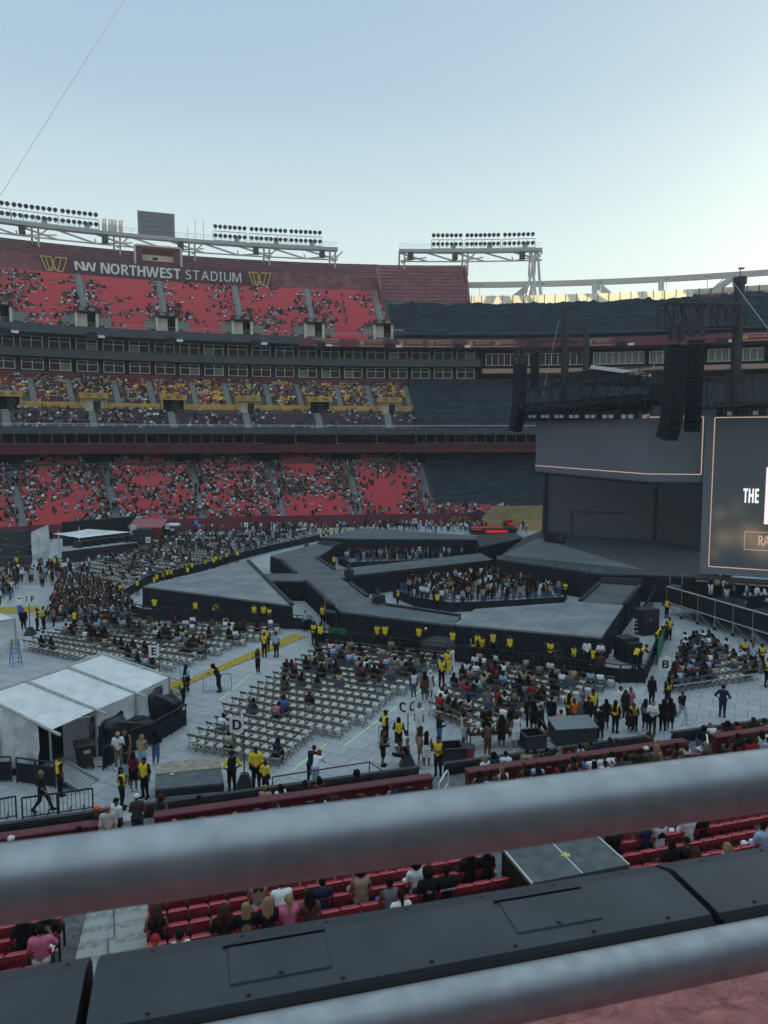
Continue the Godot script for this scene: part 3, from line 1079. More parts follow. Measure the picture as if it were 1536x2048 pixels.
func gantry(called: String, label: String, a0: float, a1: float, posts: Array, banks: Array) -> void:
	var t := thing(called, label, "floodlight gantry")
	var R := 200.0
	var Y := 61.4
	var g := Geo.new()
	arc(g, a0, a1, R - 0.9, R + 0.9, Y, Y + 0.75)
	put("walkway_beam", g, M.grey_steel, t)
	g = Geo.new()
	rail_line(g, a0, a1, R - 0.8, Y + 0.75, 1.15, 0.5)
	put("railing", g, M.grey_steel, t)
	g = Geo.new()
	var n := int((a1 - a0) / 2.4) + 1
	for i in n:
		var a := lerpf(a0, a1, float(i) / n)
		var b := lerpf(a0, a1, float(i + 1) / n)
		g.beam(pol(a, R, Y), pol(b, R, Y - 2.1), 0.35)
		g.beam(pol(b, R, Y - 2.1) if i % 2 else pol(a, R, Y - 2.1), pol(b, R + 3.0, Y - 0.4), 0.30)
		g.beam(pol(a, R, Y - 2.1), pol(b, R, Y - 2.1), 0.28)
	put("underslung_truss", g, M.white_steel, t)
	for p in posts:
		g = Geo.new()
		g.beam(pol(p - 0.18, 203.0, 56.0), pol(p - 0.18, R + 0.3, Y + 0.2), 0.42)
		g.beam(pol(p + 0.18, 201.0, 56.0), pol(p + 0.18, R - 0.3, Y + 0.2), 0.42)
		g.beam(pol(p + 0.7, R, Y - 0.1), pol(p, 201.0, Y - 2.4), 0.3)
		put("post", g, M.white_steel, t)
		g = Geo.new()
		g.soft_box(pol(p + (0.6 if a0 > -10.0 and p == posts[0] else -0.75), R - 0.6, Y - 1.0), Vector3(1.4, 1.7, 1.0), 0.1, ring_basis(p))
		put("hung_speaker", g, M.black_paint, t)
	if a0 > -10.0:
		# the outer end stands clear of the deck on long slanting legs
		for q in [[-0.1, 0.15, 190.5], [0.35, 0.55, 193.0], [0.2, -0.9, 189.5]]:
			g = Geo.new()
			g.beam(pol(posts[2] + q[0], R, Y), pol(posts[2] + q[1], q[2], 44.5), 0.55)
			put("long_leg", g, M.white_steel, t)
	var lm := lamp_mesh()
	for bk in banks:
		g = Geo.new()
		var f0: float = bk[0] - 0.16
		var f1: float = bk[1] + 0.16
		for y in [0.9, 3.0]: g.beam(pol(f0, R - 0.7, Y + y), pol(f1, R - 0.7, Y + y), 0.14)
		for k in 5: g.beam(pol(lerpf(f0, f1, k / 4.0), R - 0.7, Y + 0.7), pol(lerpf(f0, f1, k / 4.0), R - 0.7, Y + 3.0), 0.12)
		g.box(pol(lerpf(f0, f1, 0.7), R - 0.4, Y + 1.6), Vector3(1.2, 1.3, 0.5), ring_basis(bk[0]))
		put("lamp_bank_frame", g, M.grey_steel, t)
		for k in bk[2]:
			var a: float = lerpf(bk[0], bk[1], k / (bk[2] - 1.0))
			for y in [2.0, 4.1]:
				var o := put("floodlight", lm, M.case_black, t)
				o.transform = Transform3D(ring_basis(a + 6.0 * sin(k * 1.7)) * Basis(Vector3.RIGHT, 0.45), pol(a, R - 0.75, Y + y))


func light_rigs() -> void:
	gantry("light_gantry", "long white floodlight gantry above the wall with the stadium name", -33.0, -7.67, [-27.36, -22.48, -17.69, -12.64, -8.03],
		[[-31.45, -28.87, 9], [-28.50, -26.16, 8], [-25.73, -23.75, 7], [-16.12, -14.16, 7], [-13.67, -11.36, 8], [-10.93, -8.94, 7]])
	gantry("light_gantry", "shorter floodlight gantry over the stepped end of the upper deck", -3.30, 6.88, [-3.07, 1.46, 6.23],
		[[-0.83, 1.09, 7], [1.57, 3.76, 8], [4.24, 6.19, 7]])
	var a := -19.98
	var b := ring_basis(a)
	var t := thing("roof_screen", "back of a grey gridded video board on the roof gantry", "video board", pol(a, 199.6, 62.2), -a)
	var g := Geo.new()
	g.box(Vector3(0, 2.6, 0), Vector3(8.0, 5.0, 0.4))
	put("panel", g, M.board_grey, t)
	g = Geo.new()
	for x in [-4.05, 4.05]: g.box(Vector3(x, 2.6, 0.1), Vector3(0.2, 5.2, 0.5))
	for y in [0.0, 5.2]: g.box(Vector3(0, y, 0.1), Vector3(8.3, 0.2, 0.5))
	put("frame", g, M.grey_steel, t)
	g = Geo.new()
	for i in range(1, 8): g.box(Vector3(-4.0 + i, 2.6, 0.21), Vector3(0.06, 5.0, 0.04))
	for i in range(1, 5): g.box(Vector3(0, 0.1 + i, 0.215), Vector3(7.9, 0.06, 0.04))
	put("grid_lines", g, M.grey_fascia, t)
	# cellular antennas beside it
	for px in [-23.25, -22.87, -22.61, -22.23]:
		t = thing("antenna_box", "pale antenna housing on the roof gantry between lamps and video board", "antenna", pol(px, 199.6, 62.15), -px, "antenna housings on the gantry")
		g = Geo.new()
		g.soft_box(Vector3(0, 1.0, 0), Vector3(1.0, 1.6, 0.5), 0.08)
		g.box(Vector3(0.3, 2.2, 0), Vector3(0.35, 1.2, 0.3))
		g.box(Vector3(-0.2, 2.2, 0), Vector3(0.35, 1.0, 0.3))
		put("housing", g, M.cream, t)
		g = Geo.new()
		g.tube([Vector3(0, 0, 0), Vector3(0, 0.5, 0)], 0.12, 6)
		put("bracket", g, M.grey_steel, t)
	for px in [-17.96, -16.91, -17.45]:
		g = Geo.new()
		var hgt := 3.0 if px < -17.9 else 5.0
		g.tube([pol(px, 200, 62.1), pol(px, 200, 62.1 + hgt)], 0.06, 5)
		tag(put("antenna_mast", g, M.grey_steel), "thin aerial mast beside the roof video board", "antenna", "thin aerial masts on the gantry")
	# cable crossing the sky
	g = Geo.new()
	g.tube([Vector3(-38, 33.03, -70), Vector3(-35.14, 37.12, -70.2), Vector3(-28.9, 46.23, -70.4), Vector3(-22.66, 55.02, -70.5)], 0.022, 5)
	tag(put("overhead_cable", g, M.grey_steel), "thin overhead cable slanting across the open sky", "cable")


# ---------------------------------------------------------------- stage
# deck with a pleated black skirt down to the floor
func platform(called: String, label: String, poly: Array, top: float, m: Material, group := "") -> Node3D:
	var c := Vector3.ZERO
	for p in poly: c += p
	c = Vector3(c.x / poly.size(), 0, c.z / poly.size())
	var loc := []
	for p in poly: loc.append(Vector3(p.x, 0, p.z) - c)
	var t := thing(called, label, "stage platform", c, 0.0, group)
	var g := Geo.new()
	g.slab(loc, top - 0.14, top)
	put("deck", g, m, t)
	var p2 := PackedVector2Array()
	for p in loc: p2.append(Vector2(p.x, p.z))
	# joints between the deck boards
	g = Geo.new()
	for way in 2:
		var dir := Vector2(0.454, -0.891) if way == 0 else Vector2(0.891, 0.454)
		var side := Vector2(-dir.y, dir.x)
		for i in range(-20, 21):
			var mid := side * (2.44 * i + 0.6)
			for seg in Geometry2D.intersect_polyline_with_polygon(PackedVector2Array([mid - dir * 60.0, mid + dir * 60.0]), p2):
				g.beam(Vector3(seg[0].x, top, seg[0].y), Vector3(seg[1].x, top, seg[1].y), 0.018, 0.005)
	if g.v.size():
		var joint := put("deck_joints", g, M.black_cloth, t)
		joint.set_meta("kind", "stuff")
	var cw := Geometry2D.is_polygon_clockwise(p2)
	g = Geo.new()
	for i in loc.size():
		var p: Vector3 = loc[i]
		var q: Vector3 = loc[(i + 1) % loc.size()]
		var d := (q - p)
		var len := d.length()
		if len < 0.3: continue
		d /= len
		var out := Vector3(d.z, 0, -d.x) * (1.0 if cw else -1.0)
		var n := int(len / 0.22) + 1
		for k in n:
			var s0 := len * k / n
			var s1 := len * (k + 1) / n
			var w0 := -0.09 + 0.045 * sin(s0 * 5.3 + i) + 0.02 * sin(s0 * 17.0)
			var w1 := -0.09 + 0.045 * sin(s1 * 5.3 + i) + 0.02 * sin(s1 * 17.0)
			var a := p + d * s0
			var b := p + d * s1
			g.quad(a + out * (w0 * 1.6) , a + out * w0 + Vector3(0, top - 0.14, 0), b + out * w1 + Vector3(0, top - 0.14, 0), b + out * (w1 * 1.6))
	put("skirt", g, M.black_cloth, t)
	g = Geo.new()
	for i in loc.size():
		var p: Vector3 = loc[i]
		var q: Vector3 = loc[(i + 1) % loc.size()]
		g.beam(p + Vector3(0, top - 0.19, 0), q + Vector3(0, top - 0.19, 0), 0.05, 0.07)
	put("edge_rail", g, M.black_metal, t)
	return t


func stage() -> void:
	platform("stage_wing", "grey triangular stage wing pointing at the F seating block", [Vector3(-21.52, 1.9, -65.25), Vector3(-14.8, 1.9, -79.32), Vector3(-7.32, 1.9, -57.59)], 1.9, M.stage_wing)
	platform("runway", "dark grey branching runway joining the stage wings to the main stage", [Vector3(-12.78, 1.9, -82.81), Vector3(-8.46, 1.9, -92.56), Vector3(-6.16, 1.9, -89.49), Vector3(-7.45, 1.9, -81.38), Vector3(-4.99, 1.9, -73.72), Vector3(11.21, 1.9, -84.67), Vector3(11.98, 1.9, -78.99), Vector3(-4.12, 1.9, -69.11), Vector3(-1.42, 1.9, -60.99), Vector3(0.08, 1.9, -57.95), Vector3(5.73, 1.9, -54.07), Vector3(4.94, 1.9, -51.23), Vector3(-3.27, 1.9, -55.36), Vector3(-3.89, 1.9, -57.24), Vector3(-7.25, 1.9, -67.85), Vector3(-10.78, 1.9, -67.85), Vector3(-11.99, 1.9, -71.48), Vector3(-8.66, 1.9, -71.48), Vector3(-11.37, 1.9, -80)], 1.9, M.stage_top)
	platform("stage_wing", "grey angular stage wing facing the C seating block", [Vector3(5, 1.9, -51.51), Vector3(7.03, 1.9, -56.2), Vector3(15.73, 1.9, -58.87), Vector3(18.96, 1.9, -57.59), Vector3(14.42, 1.9, -48.03)], 1.9, M.stage_wing)
	platform("runway", "short grey runway leading from the angular wing up to the main stage steps", [Vector3(15.88, 1.9, -58.96), Vector3(19.68, 1.9, -66.64), Vector3(22.94, 1.9, -65.48), Vector3(19.1, 1.9, -57.77)], 1.9, M.stage_mid)
	platform("stage_platform", "raised dark platform behind the standing pit on the far side", [Vector3(-8.28, 2.5, -94.29), Vector3(-3.04, 2.5, -104.05), Vector3(11.81, 2.5, -95.79), Vector3(11.77, 2.5, -92.36), Vector3(-4.36, 2.5, -92.83)], 2.5, M.stage_top)
	platform("stage_platform", "small dark platform between the far pit and the main stage", [Vector3(11.94, 2.5, -95.79), Vector3(17.68, 2.5, -98.39), Vector3(17.67, 2.5, -93.31), Vector3(11.18, 2.5, -85.36)], 2.5, M.stage_dark)
	var main := platform("main_stage", "wide black main stage floor under the overhanging screens", [Vector3(11.73, 2.5, -76.63), Vector3(20.08, 2.5, -67.92), Vector3(24.18, 2.5, -67.41), Vector3(29.76, 2.5, -66.16), Vector3(38.94, 2.5, -84.96), Vector3(34.23, 2.5, -92.36), Vector3(21.48, 2.5, -101.15), Vector3(17.8, 2.5, -93.31)], 2.5, M.stage_dark)
	var g := Geo.new()
	g.slab([Vector3(12.73, 2.5, -78.99) - main.position, Vector3(19.58, 2.5, -93.31) - main.position, Vector3(24.97, 2.5, -70.32) - main.position], 2.5, 2.512)
	put("pale_inlay", g, M.stage_inlay, main)
	# thin recessed trap lines on the floor
	for q in [[Vector3(21.15, 2.5, -81.13), Vector3(23.4, 2.5, -76.63)], [Vector3(23.4, 2.5, -76.63), Vector3(25.35, 2.5, -78.65)], [Vector3(25.63, 2.5, -74.72), Vector3(28.01, 2.5, -72.9)], [Vector3(27.06, 2.5, -84.96), Vector3(29.07, 2.5, -80.05)], [Vector3(28.01, 2.5, -72.9), Vector3(29.46, 2.5, -74.72)]]:
		g = Geo.new()
		g.beam(q[0] - main.position + Vector3(0, 0.004, 0), q[1] - main.position + Vector3(0, 0.004, 0), 0.05, 0.01)
		put("trap_edge", g, M.grey_fascia, main)
	# steps
	steps("stage_steps", "dark steps from the far runway up to the raised platform", [Vector3(-8.46, 1.9, -92.56), Vector3(-6.16, 1.9, -89.49)], [Vector3(-7.54, 2.45, -92.26), Vector3(-4.91, 2.45, -89.97)], 1.9, 2.45, 4)
	steps("stage_steps", "dark steps from the short runway up to the main stage", [Vector3(19.68, 1.9, -66.64), Vector3(22.94, 1.9, -65.48)], [Vector3(20.1, 2.45, -67.17), Vector3(23.56, 2.45, -66.43)], 1.9, 2.45, 3)
	steps("stage_stairs", "steep open metal stairs from the floor to the runway by the green panels", [Vector3(-4.75, 0, -61.08), Vector3(-3.38, 0, -59.87)], [Vector3(-4.61, 1.8, -56.8), Vector3(-3.44, 1.8, -56.12)], 0.0, 1.8, 7)
	steps("stage_stairs", "metal stairs with handrails beside the big screen", [Vector3(27.08, 0, -69.44), Vector3(28.05, 0, -68.77)], [Vector3(25.12, 2.4, -64.08), Vector3(25.99, 2.4, -63.63)], 0.0, 2.4, 8)
	# black trim beams along the runway openings
	for q in [[Vector3(-14.68, 1.95, -79.02), Vector3(-7.28, 1.95, -57.55)], [Vector3(-7.42, 1.95, -81.07), Vector3(-4.97, 1.95, -73.44)], [Vector3(-3.09, 1.95, -66.39), Vector3(-1.37, 1.95, -60.55)], [Vector3(0.16, 1.95, -57.55), Vector3(5.63, 1.95, -53.86)], [Vector3(-7.2, 1.95, -67.35), Vector3(-4.01, 1.95, -57.19)], [Vector3(-3.47, 1.95, -69.35), Vector3(11.88, 1.95, -79.02)], [Vector3(-11.27, 1.95, -79.69), Vector3(-8.61, 1.95, -71.47)], [Vector3(15.84, 1.95, -58.83), Vector3(19.61, 1.95, -66.39)], [Vector3(19.08, 1.95, -57.73), Vector3(22.85, 1.95, -65.23)]]:
		g = Geo.new()
		g.beam(q[0], q[1], 0.32, 0.22)
		tag(put("runway_trim", g, M.black_paint), "long black light trough along a runway edge", "light trough", "black troughs along the runway edges")
	# wedge monitors along the lip of the main stage
	for i in 10:
		var p: Vector3 = (Vector3(12.61, 2.3, -76.88)).lerp(Vector3(20.25, 2.3, -69.28), i / 9.0)
		var t := thing("stage_wedge", "low black wedge box on the lip of the main stage", "stage wedge", p, -8.0, "wedge boxes along the stage lip")
		g = Geo.new()
		g.hexa([Vector3(-0.75, 0, -0.6), Vector3(-0.75, 0, 0.7), Vector3(0.75, 0, 0.7), Vector3(0.75, 0, -0.6), Vector3(-0.75, 0.45, -0.6), Vector3(-0.75, 0.12, 0.7), Vector3(0.75, 0.12, 0.7), Vector3(0.75, 0.45, -0.6)])
		put("wedge_body", g, M.stage_dark, t)
		g = Geo.new()
		g.box(Vector3(0, 0.30, 0.06), Vector3(1.3, 0.03, 1.1), Basis(Vector3.RIGHT, 0.25))
		put("grille", g, M.grey_fascia, t)
	# effects machines in the two openings and beside the pits
	for q in [[Vector3(-8.44, 0, -73.25), 20], [Vector3(-7.01, 0, -69.9), 20], [Vector3(-5.9, 0, -67.04), 25], [Vector3(-12.1, 0, -87.59), 20], [Vector3(-10.88, 0, -84.17), 20], [Vector3(-3.44, 0, -73.76), 70], [Vector3(-0.36, 0, -65), 40], [Vector3(2.29, 0, -75.84), 0], [Vector3(-0.44, 1.9, -58.31), 30], [Vector3(-3.35, 1.9, -69.88), 0]]:
		var t := thing("effects_machine", "black effects machine with a stubby nozzle by the runway", "effects machine", q[0], q[1], "effects machines round the runways")
		g = Geo.new()
		g.soft_box(Vector3(0, 0.38, 0), Vector3(0.9, 0.6, 0.7), 0.04)
		for x in [-0.35, 0.35]: g.box(Vector3(x, 0.05, 0), Vector3(0.1, 0.12, 0.6))
		put("body", g, M.case_black, t)
		g = Geo.new()
		g.tube([Vector3(0, 0.65, 0), Vector3(0, 0.85, -0.1), Vector3(0, 1.05, -0.25)], 0.14, 8, 0.2)
		put("nozzle", g, M.black_metal, t)
		g = Geo.new()
		for x in [-0.48, 0.48]: g.box(Vector3(x, 0.5, 0), Vector3(0.04, 0.12, 0.3))
		put("handle", g, M.aluminium, t)
	# thin smoke drifting from two machines
	for q in [[Vector3(3.71, 0.9, -49.65), Vector3(2.6, 1.3, 1.6), "thin pale smoke drifting in front of the angular wing"], [Vector3(-2.9, 0.9, -66.11), Vector3(2.8, 1.5, 2.4), "thin pale smoke hanging by the runway edge"]]:
		var puff := FogVolume.new()
		puff.name = numbered("smoke")
		puff.shape = RenderingServer.FOG_VOLUME_SHAPE_ELLIPSOID
		puff.size = q[1]
		var fm := FogMaterial.new()
		fm.density = 0.16
		fm.albedo = Color(0.95, 0.97, 1.0)
		puff.material = fm
		puff.position = q[0]
		add_child(puff)
		tag(puff, q[2], "smoke", "", "stuff")
	# row of tilted flood bars beside the short runway
	for i in 9:
		var p: Vector3 = (Vector3(19.67, 1.1, -56.25)).lerp(Vector3(24.22, 1.1, -65.6), i / 8.0)
		var t := thing("flood_bar", "tilted black flood bar clipped beside the short runway", "stage light", p, 60.0, "flood bars beside the short runway")
		g = Geo.new()
		g.soft_box(Vector3(0, 0.25, 0), Vector3(0.28, 0.95, 0.16), 0.03, Basis(Vector3.RIGHT, 0.5))
		put("lamp_body", g, M.black_paint, t)
		g = Geo.new()
		g.box(Vector3(0, 0.25, 0.1), Vector3(0.2, 0.8, 0.03), Basis(Vector3.RIGHT, 0.5))
		put("lens_face", g, M.grey_fascia, t)
		g = Geo.new()
		g.box(Vector3(0, -0.55, 0), Vector3(0.08, 1.1, 0.08))
		put("bracket", g, M.black_metal, t)
	# low flight cases and cabinets at the foot of the angular wing
	for q in [[Vector3(20.22, 0, -55.92), 1.5, 1.9, 1.0], [Vector3(16.47, 0, -49.14), 1.2, 1.5, 1.0], [Vector3(16.65, 0, -48.57), 0.9, 1.3, 0.9]]:
		flight_case(q[0], Vector3(q[1], q[2], q[3]), 20.0)
	for q in [[Vector3(1.64, 0, -74.79), 2.4, 1.0, 1.2], [Vector3(21.27, 2.5, -89.16), 1.4, 1.1, 1.0], [Vector3(20.38, 2.5, -90.05), 1.2, 1.1, 1.0], [Vector3(25.73, 0, -81), 1.4, 1.4, 1.0]]:
		flight_case(q[0], Vector3(q[1], q[2], q[3]), 8.0)
	# dark cabinets fixed on the skirt of the angular wing
	for q in [[Vector3(6.59, 0, -51.55), 12], [Vector3(7.8, 0, -50.81), 8], [Vector3(11.41, 0, -48.91), 8]]:
		flight_case(q[0], Vector3(1.1, 1.15, 0.8), q[1])


func flight_case(at: Vector3, size: Vector3, turn: float) -> void:
	var t := thing("flight_case", "black wheeled flight case with metal edges near the stage", "flight case", at, turn, "flight cases round the stage")
	var g := Geo.new()
	g.soft_box(Vector3(0, 0.12 + size.y * 0.5, 0), size, 0.03)
	put("case_body", g, M.case_black, t)
	g = Geo.new()
	for x in [-1, 1]:
		for z in [-1, 1]: g.box(Vector3(x * size.x * 0.5, 0.12 + size.y * 0.5, z * size.z * 0.5), Vector3(0.05, size.y, 0.05))
		g.box(Vector3(0, 0.12 + size.y, x * size.z * 0.5), Vector3(size.x - 0.06, 0.04, 0.04))
	put("metal_edge", g, M.black_metal, t)
	for x in [-1, 1]:
		for z in [-1, 1]:
			g = Geo.new()
			g.tube([Vector3(x * size.x * 0.38 - 0.03, 0.06, z * size.z * 0.36), Vector3(x * size.x * 0.38 + 0.03, 0.06, z * size.z * 0.36)], 0.06, 8)
			put("castor", g, M.rubber, t)
	g = Geo.new()
	g.box(Vector3(0, 0.2 + size.y * 0.55, size.z * 0.5 + 0.012), Vector3(0.18, 0.1, 0.02))
	put("latch", g, M.aluminium, t)


func steps(called: String, label: String, low: Array, high: Array, y0: float, y1: float, n: int) -> void:
	var t := thing(called, label, "steps", Vector3(low[0].x, 0, low[0].z))
	var o := t.position
	for i in n:
		var f := (i + 0.5) / n
		var a: Vector3 = low[0].lerp(high[0], f) - o
		var b: Vector3 = low[1].lerp(high[1], f) - o
		var y := lerpf(y0, y1, (i + 1.0) / (n + 1.0))
		var depth: float = (high[0] - low[0]).length() / n * 1.02
		var g := Geo.new()
		a.y = y; b.y = y
		g.beam(a, b, maxf(depth, 0.26), 0.05)
		put("tread", g, M.grey_fascia, t)
		if called == "stage_steps":
			g = Geo.new()
			g.beam(a - Vector3(0, 0.13, 0), b - Vector3(0, 0.13, 0), depth * 0.8, 0.2)
			put("riser", g, M.black_paint, t)
	if called == "stage_stairs":
		for s in 2:
			var g := Geo.new()
			g.beam(Vector3(low[s].x, y0, low[s].z) - o, Vector3(high[s].x, y1, high[s].z) - o, 0.06, 0.22)
			put("stringer", g, M.black_metal, t)
			g = Geo.new()
			g.tube([Vector3(low[s].x, y0, low[s].z) - o, Vector3(low[s].x, y0 + 1.0, low[s].z) - o, Vector3(high[s].x, y1 + 1.0, high[s].z) - o, Vector3(high[s].x, y1, high[s].z) - o], 0.03, 6)
			put("handrail", g, M.aluminium, t)


# ---------------------------------------------------------------- screens, roof steel, loudspeakers
func wall_frame(p: Vector3, q: Vector3) -> Basis:
	var x := (q - p)
	x.y = 0
	x = x.normalized()
	return Basis(x, Vector3.UP, x.cross(Vector3.UP))


func glow_mat(key: String, r: float, g: float, b: float, e: float) -> StandardMaterial3D:
	var m := mat(key, 0.02, 0.02, 0.02, 0.6)
	m.emission_enabled = true
	m.emission = Color(r, g, b).linear_to_srgb()
	m.emission_energy_multiplier = e
	return m


func screen_quad(t: Node, called: String, p: Vector3, q: Vector3, y0: float, y1: float, m: Material, thick := 0.5) -> void:
	var b := wall_frame(p, q)
	var g := Geo.new()
	var c := (p + q) * 0.5
	c.y = (y0 + y1) * 0.5
	g.box(c - b.z * thick * 0.5, Vector3(Vector2(q.x - p.x, q.z - p.z).length(), y1 - y0, thick), b)
	put(called, g, m, t)


func border(t: Node, p: Vector3, q: Vector3, y0: float, y1: float, sides: String, m: Material) -> void:
	var b := wall_frame(p, q)
	var off := b.z * 0.03
	var w := 0.07
	var g := Geo.new()
	if "t" in sides: g.box((p + q) * 0.5 * Vector3(1, 0, 1) + Vector3(0, y1, 0) + off, Vector3(Vector2(q.x - p.x, q.z - p.z).length(), w, 0.04), b)
	if "b" in sides: g.box((p + q) * 0.5 * Vector3(1, 0, 1) + Vector3(0, y0, 0) + off, Vector3(Vector2(q.x - p.x, q.z - p.z).length(), w, 0.04), b)
	if "l" in sides: g.box(p * Vector3(1, 0, 1) + Vector3(0, (y0 + y1) * 0.5, 0) + off, Vector3(w, y1 - y0 - w, 0.04), b)
	if "r" in sides: g.box(q * Vector3(1, 0, 1) + Vector3(0, (y0 + y1) * 0.5, 0) + off, Vector3(w, y1 - y0 - w, 0.04), b)
	put("light_border_line", g, m, t)


func truss(t: Node, called: String, a: Vector3, b: Vector3, w: float, bays: int, chord := 0.09) -> void:
	var z := (b - a).normalized()
	var x := Vector3.UP.cross(z)
	if x.length() < 0.1: x = Vector3.RIGHT
	x = x.normalized() * w * 0.5
	var y := z.cross(x.normalized()) * w * 0.5
	var g := Geo.new()
	var c := [x + y, -x + y, -x - y, x - y]
	for k in 4: g.beam(a + c[k], b + c[k], chord)
	for i in bays + 1:
		var p := a.lerp(b, float(i) / bays)
		for k in 4: g.beam(p + c[k], p + c[(k + 1) % 4], chord * 0.7)
		if i < bays:
			var q := a.lerp(b, float(i + 1) / bays)
			for k in 4:
				if (i + k) % 2: g.beam(p + c[k], q + c[(k + 1) % 4], chord * 0.6)
				else: g.beam(p + c[(k + 1) % 4], q + c[k], chord * 0.6)
	put(called, g, M.black_metal, t)


func line_array(label: String, at: Vector3, y1: float, y0: float, w: float, turn: float, curl: float) -> void:
	var t := thing("line_array", label, "loudspeaker array", Vector3(at.x, y1, at.z), turn, "hanging line arrays of the sound system")
	var n := 18
	var h := (y1 - y0) / n
	var p := Vector3.ZERO
	var tilt := 0.0
	var cab := Geo.new()
	cab.hexa([Vector3(-w * 0.5, -h * 0.47, -w * 0.42), Vector3(-w * 0.5, -h * 0.47, w * 0.42), Vector3(w * 0.5, -h * 0.47, w * 0.42), Vector3(w * 0.5, -h * 0.47, -w * 0.42), Vector3(-w * 0.5, h * 0.47, -w * 0.42), Vector3(-w * 0.5, h * 0.47, w * 0.46), Vector3(w * 0.5, h * 0.47, w * 0.46), Vector3(w * 0.5, h * 0.47, -w * 0.42)])
	var cm := cab.mesh()
	var cap := Geo.new()
	for x in [-0.3, 0.3]: cap.box(Vector3(x * w, 0, w * 0.46), Vector3(w * 0.10, h * 0.25, 0.05))
	cap.box(Vector3(w * 0.5, 0, -w * 0.1), Vector3(0.05, h * 0.3, w * 0.3))
	var capm := cap.mesh()
	for i in n:
		tilt += curl * pow(float(i) / n, 2.0)
		p += Vector3(0, -h, -h * sin(tilt))
		var o := put("cabinet", cm, M.black_cloth, t)
		o.transform = Transform3D(Basis(Vector3.RIGHT, tilt), p)
		put("grille_slot", capm, M.black_metal, o)
	var g := Geo.new()
	g.box(Vector3(0, 0.05, 0), Vector3(w * 1.1, 0.12, w))
	g.beam(Vector3(-w * 0.3, 0, 0), Vector3(-w * 0.2, 2.0, 0), 0.05)
	g.beam(Vector3(w * 0.3, 0, 0), Vector3(w * 0.2, 2.0, 0), 0.05)
	for x in [-0.35, 0.35]: g.box(Vector3(x * w, 1.0, 0), Vector3(0.45, 1.1, 0.45))
	put("flying_frame", g, M.black_metal, t)


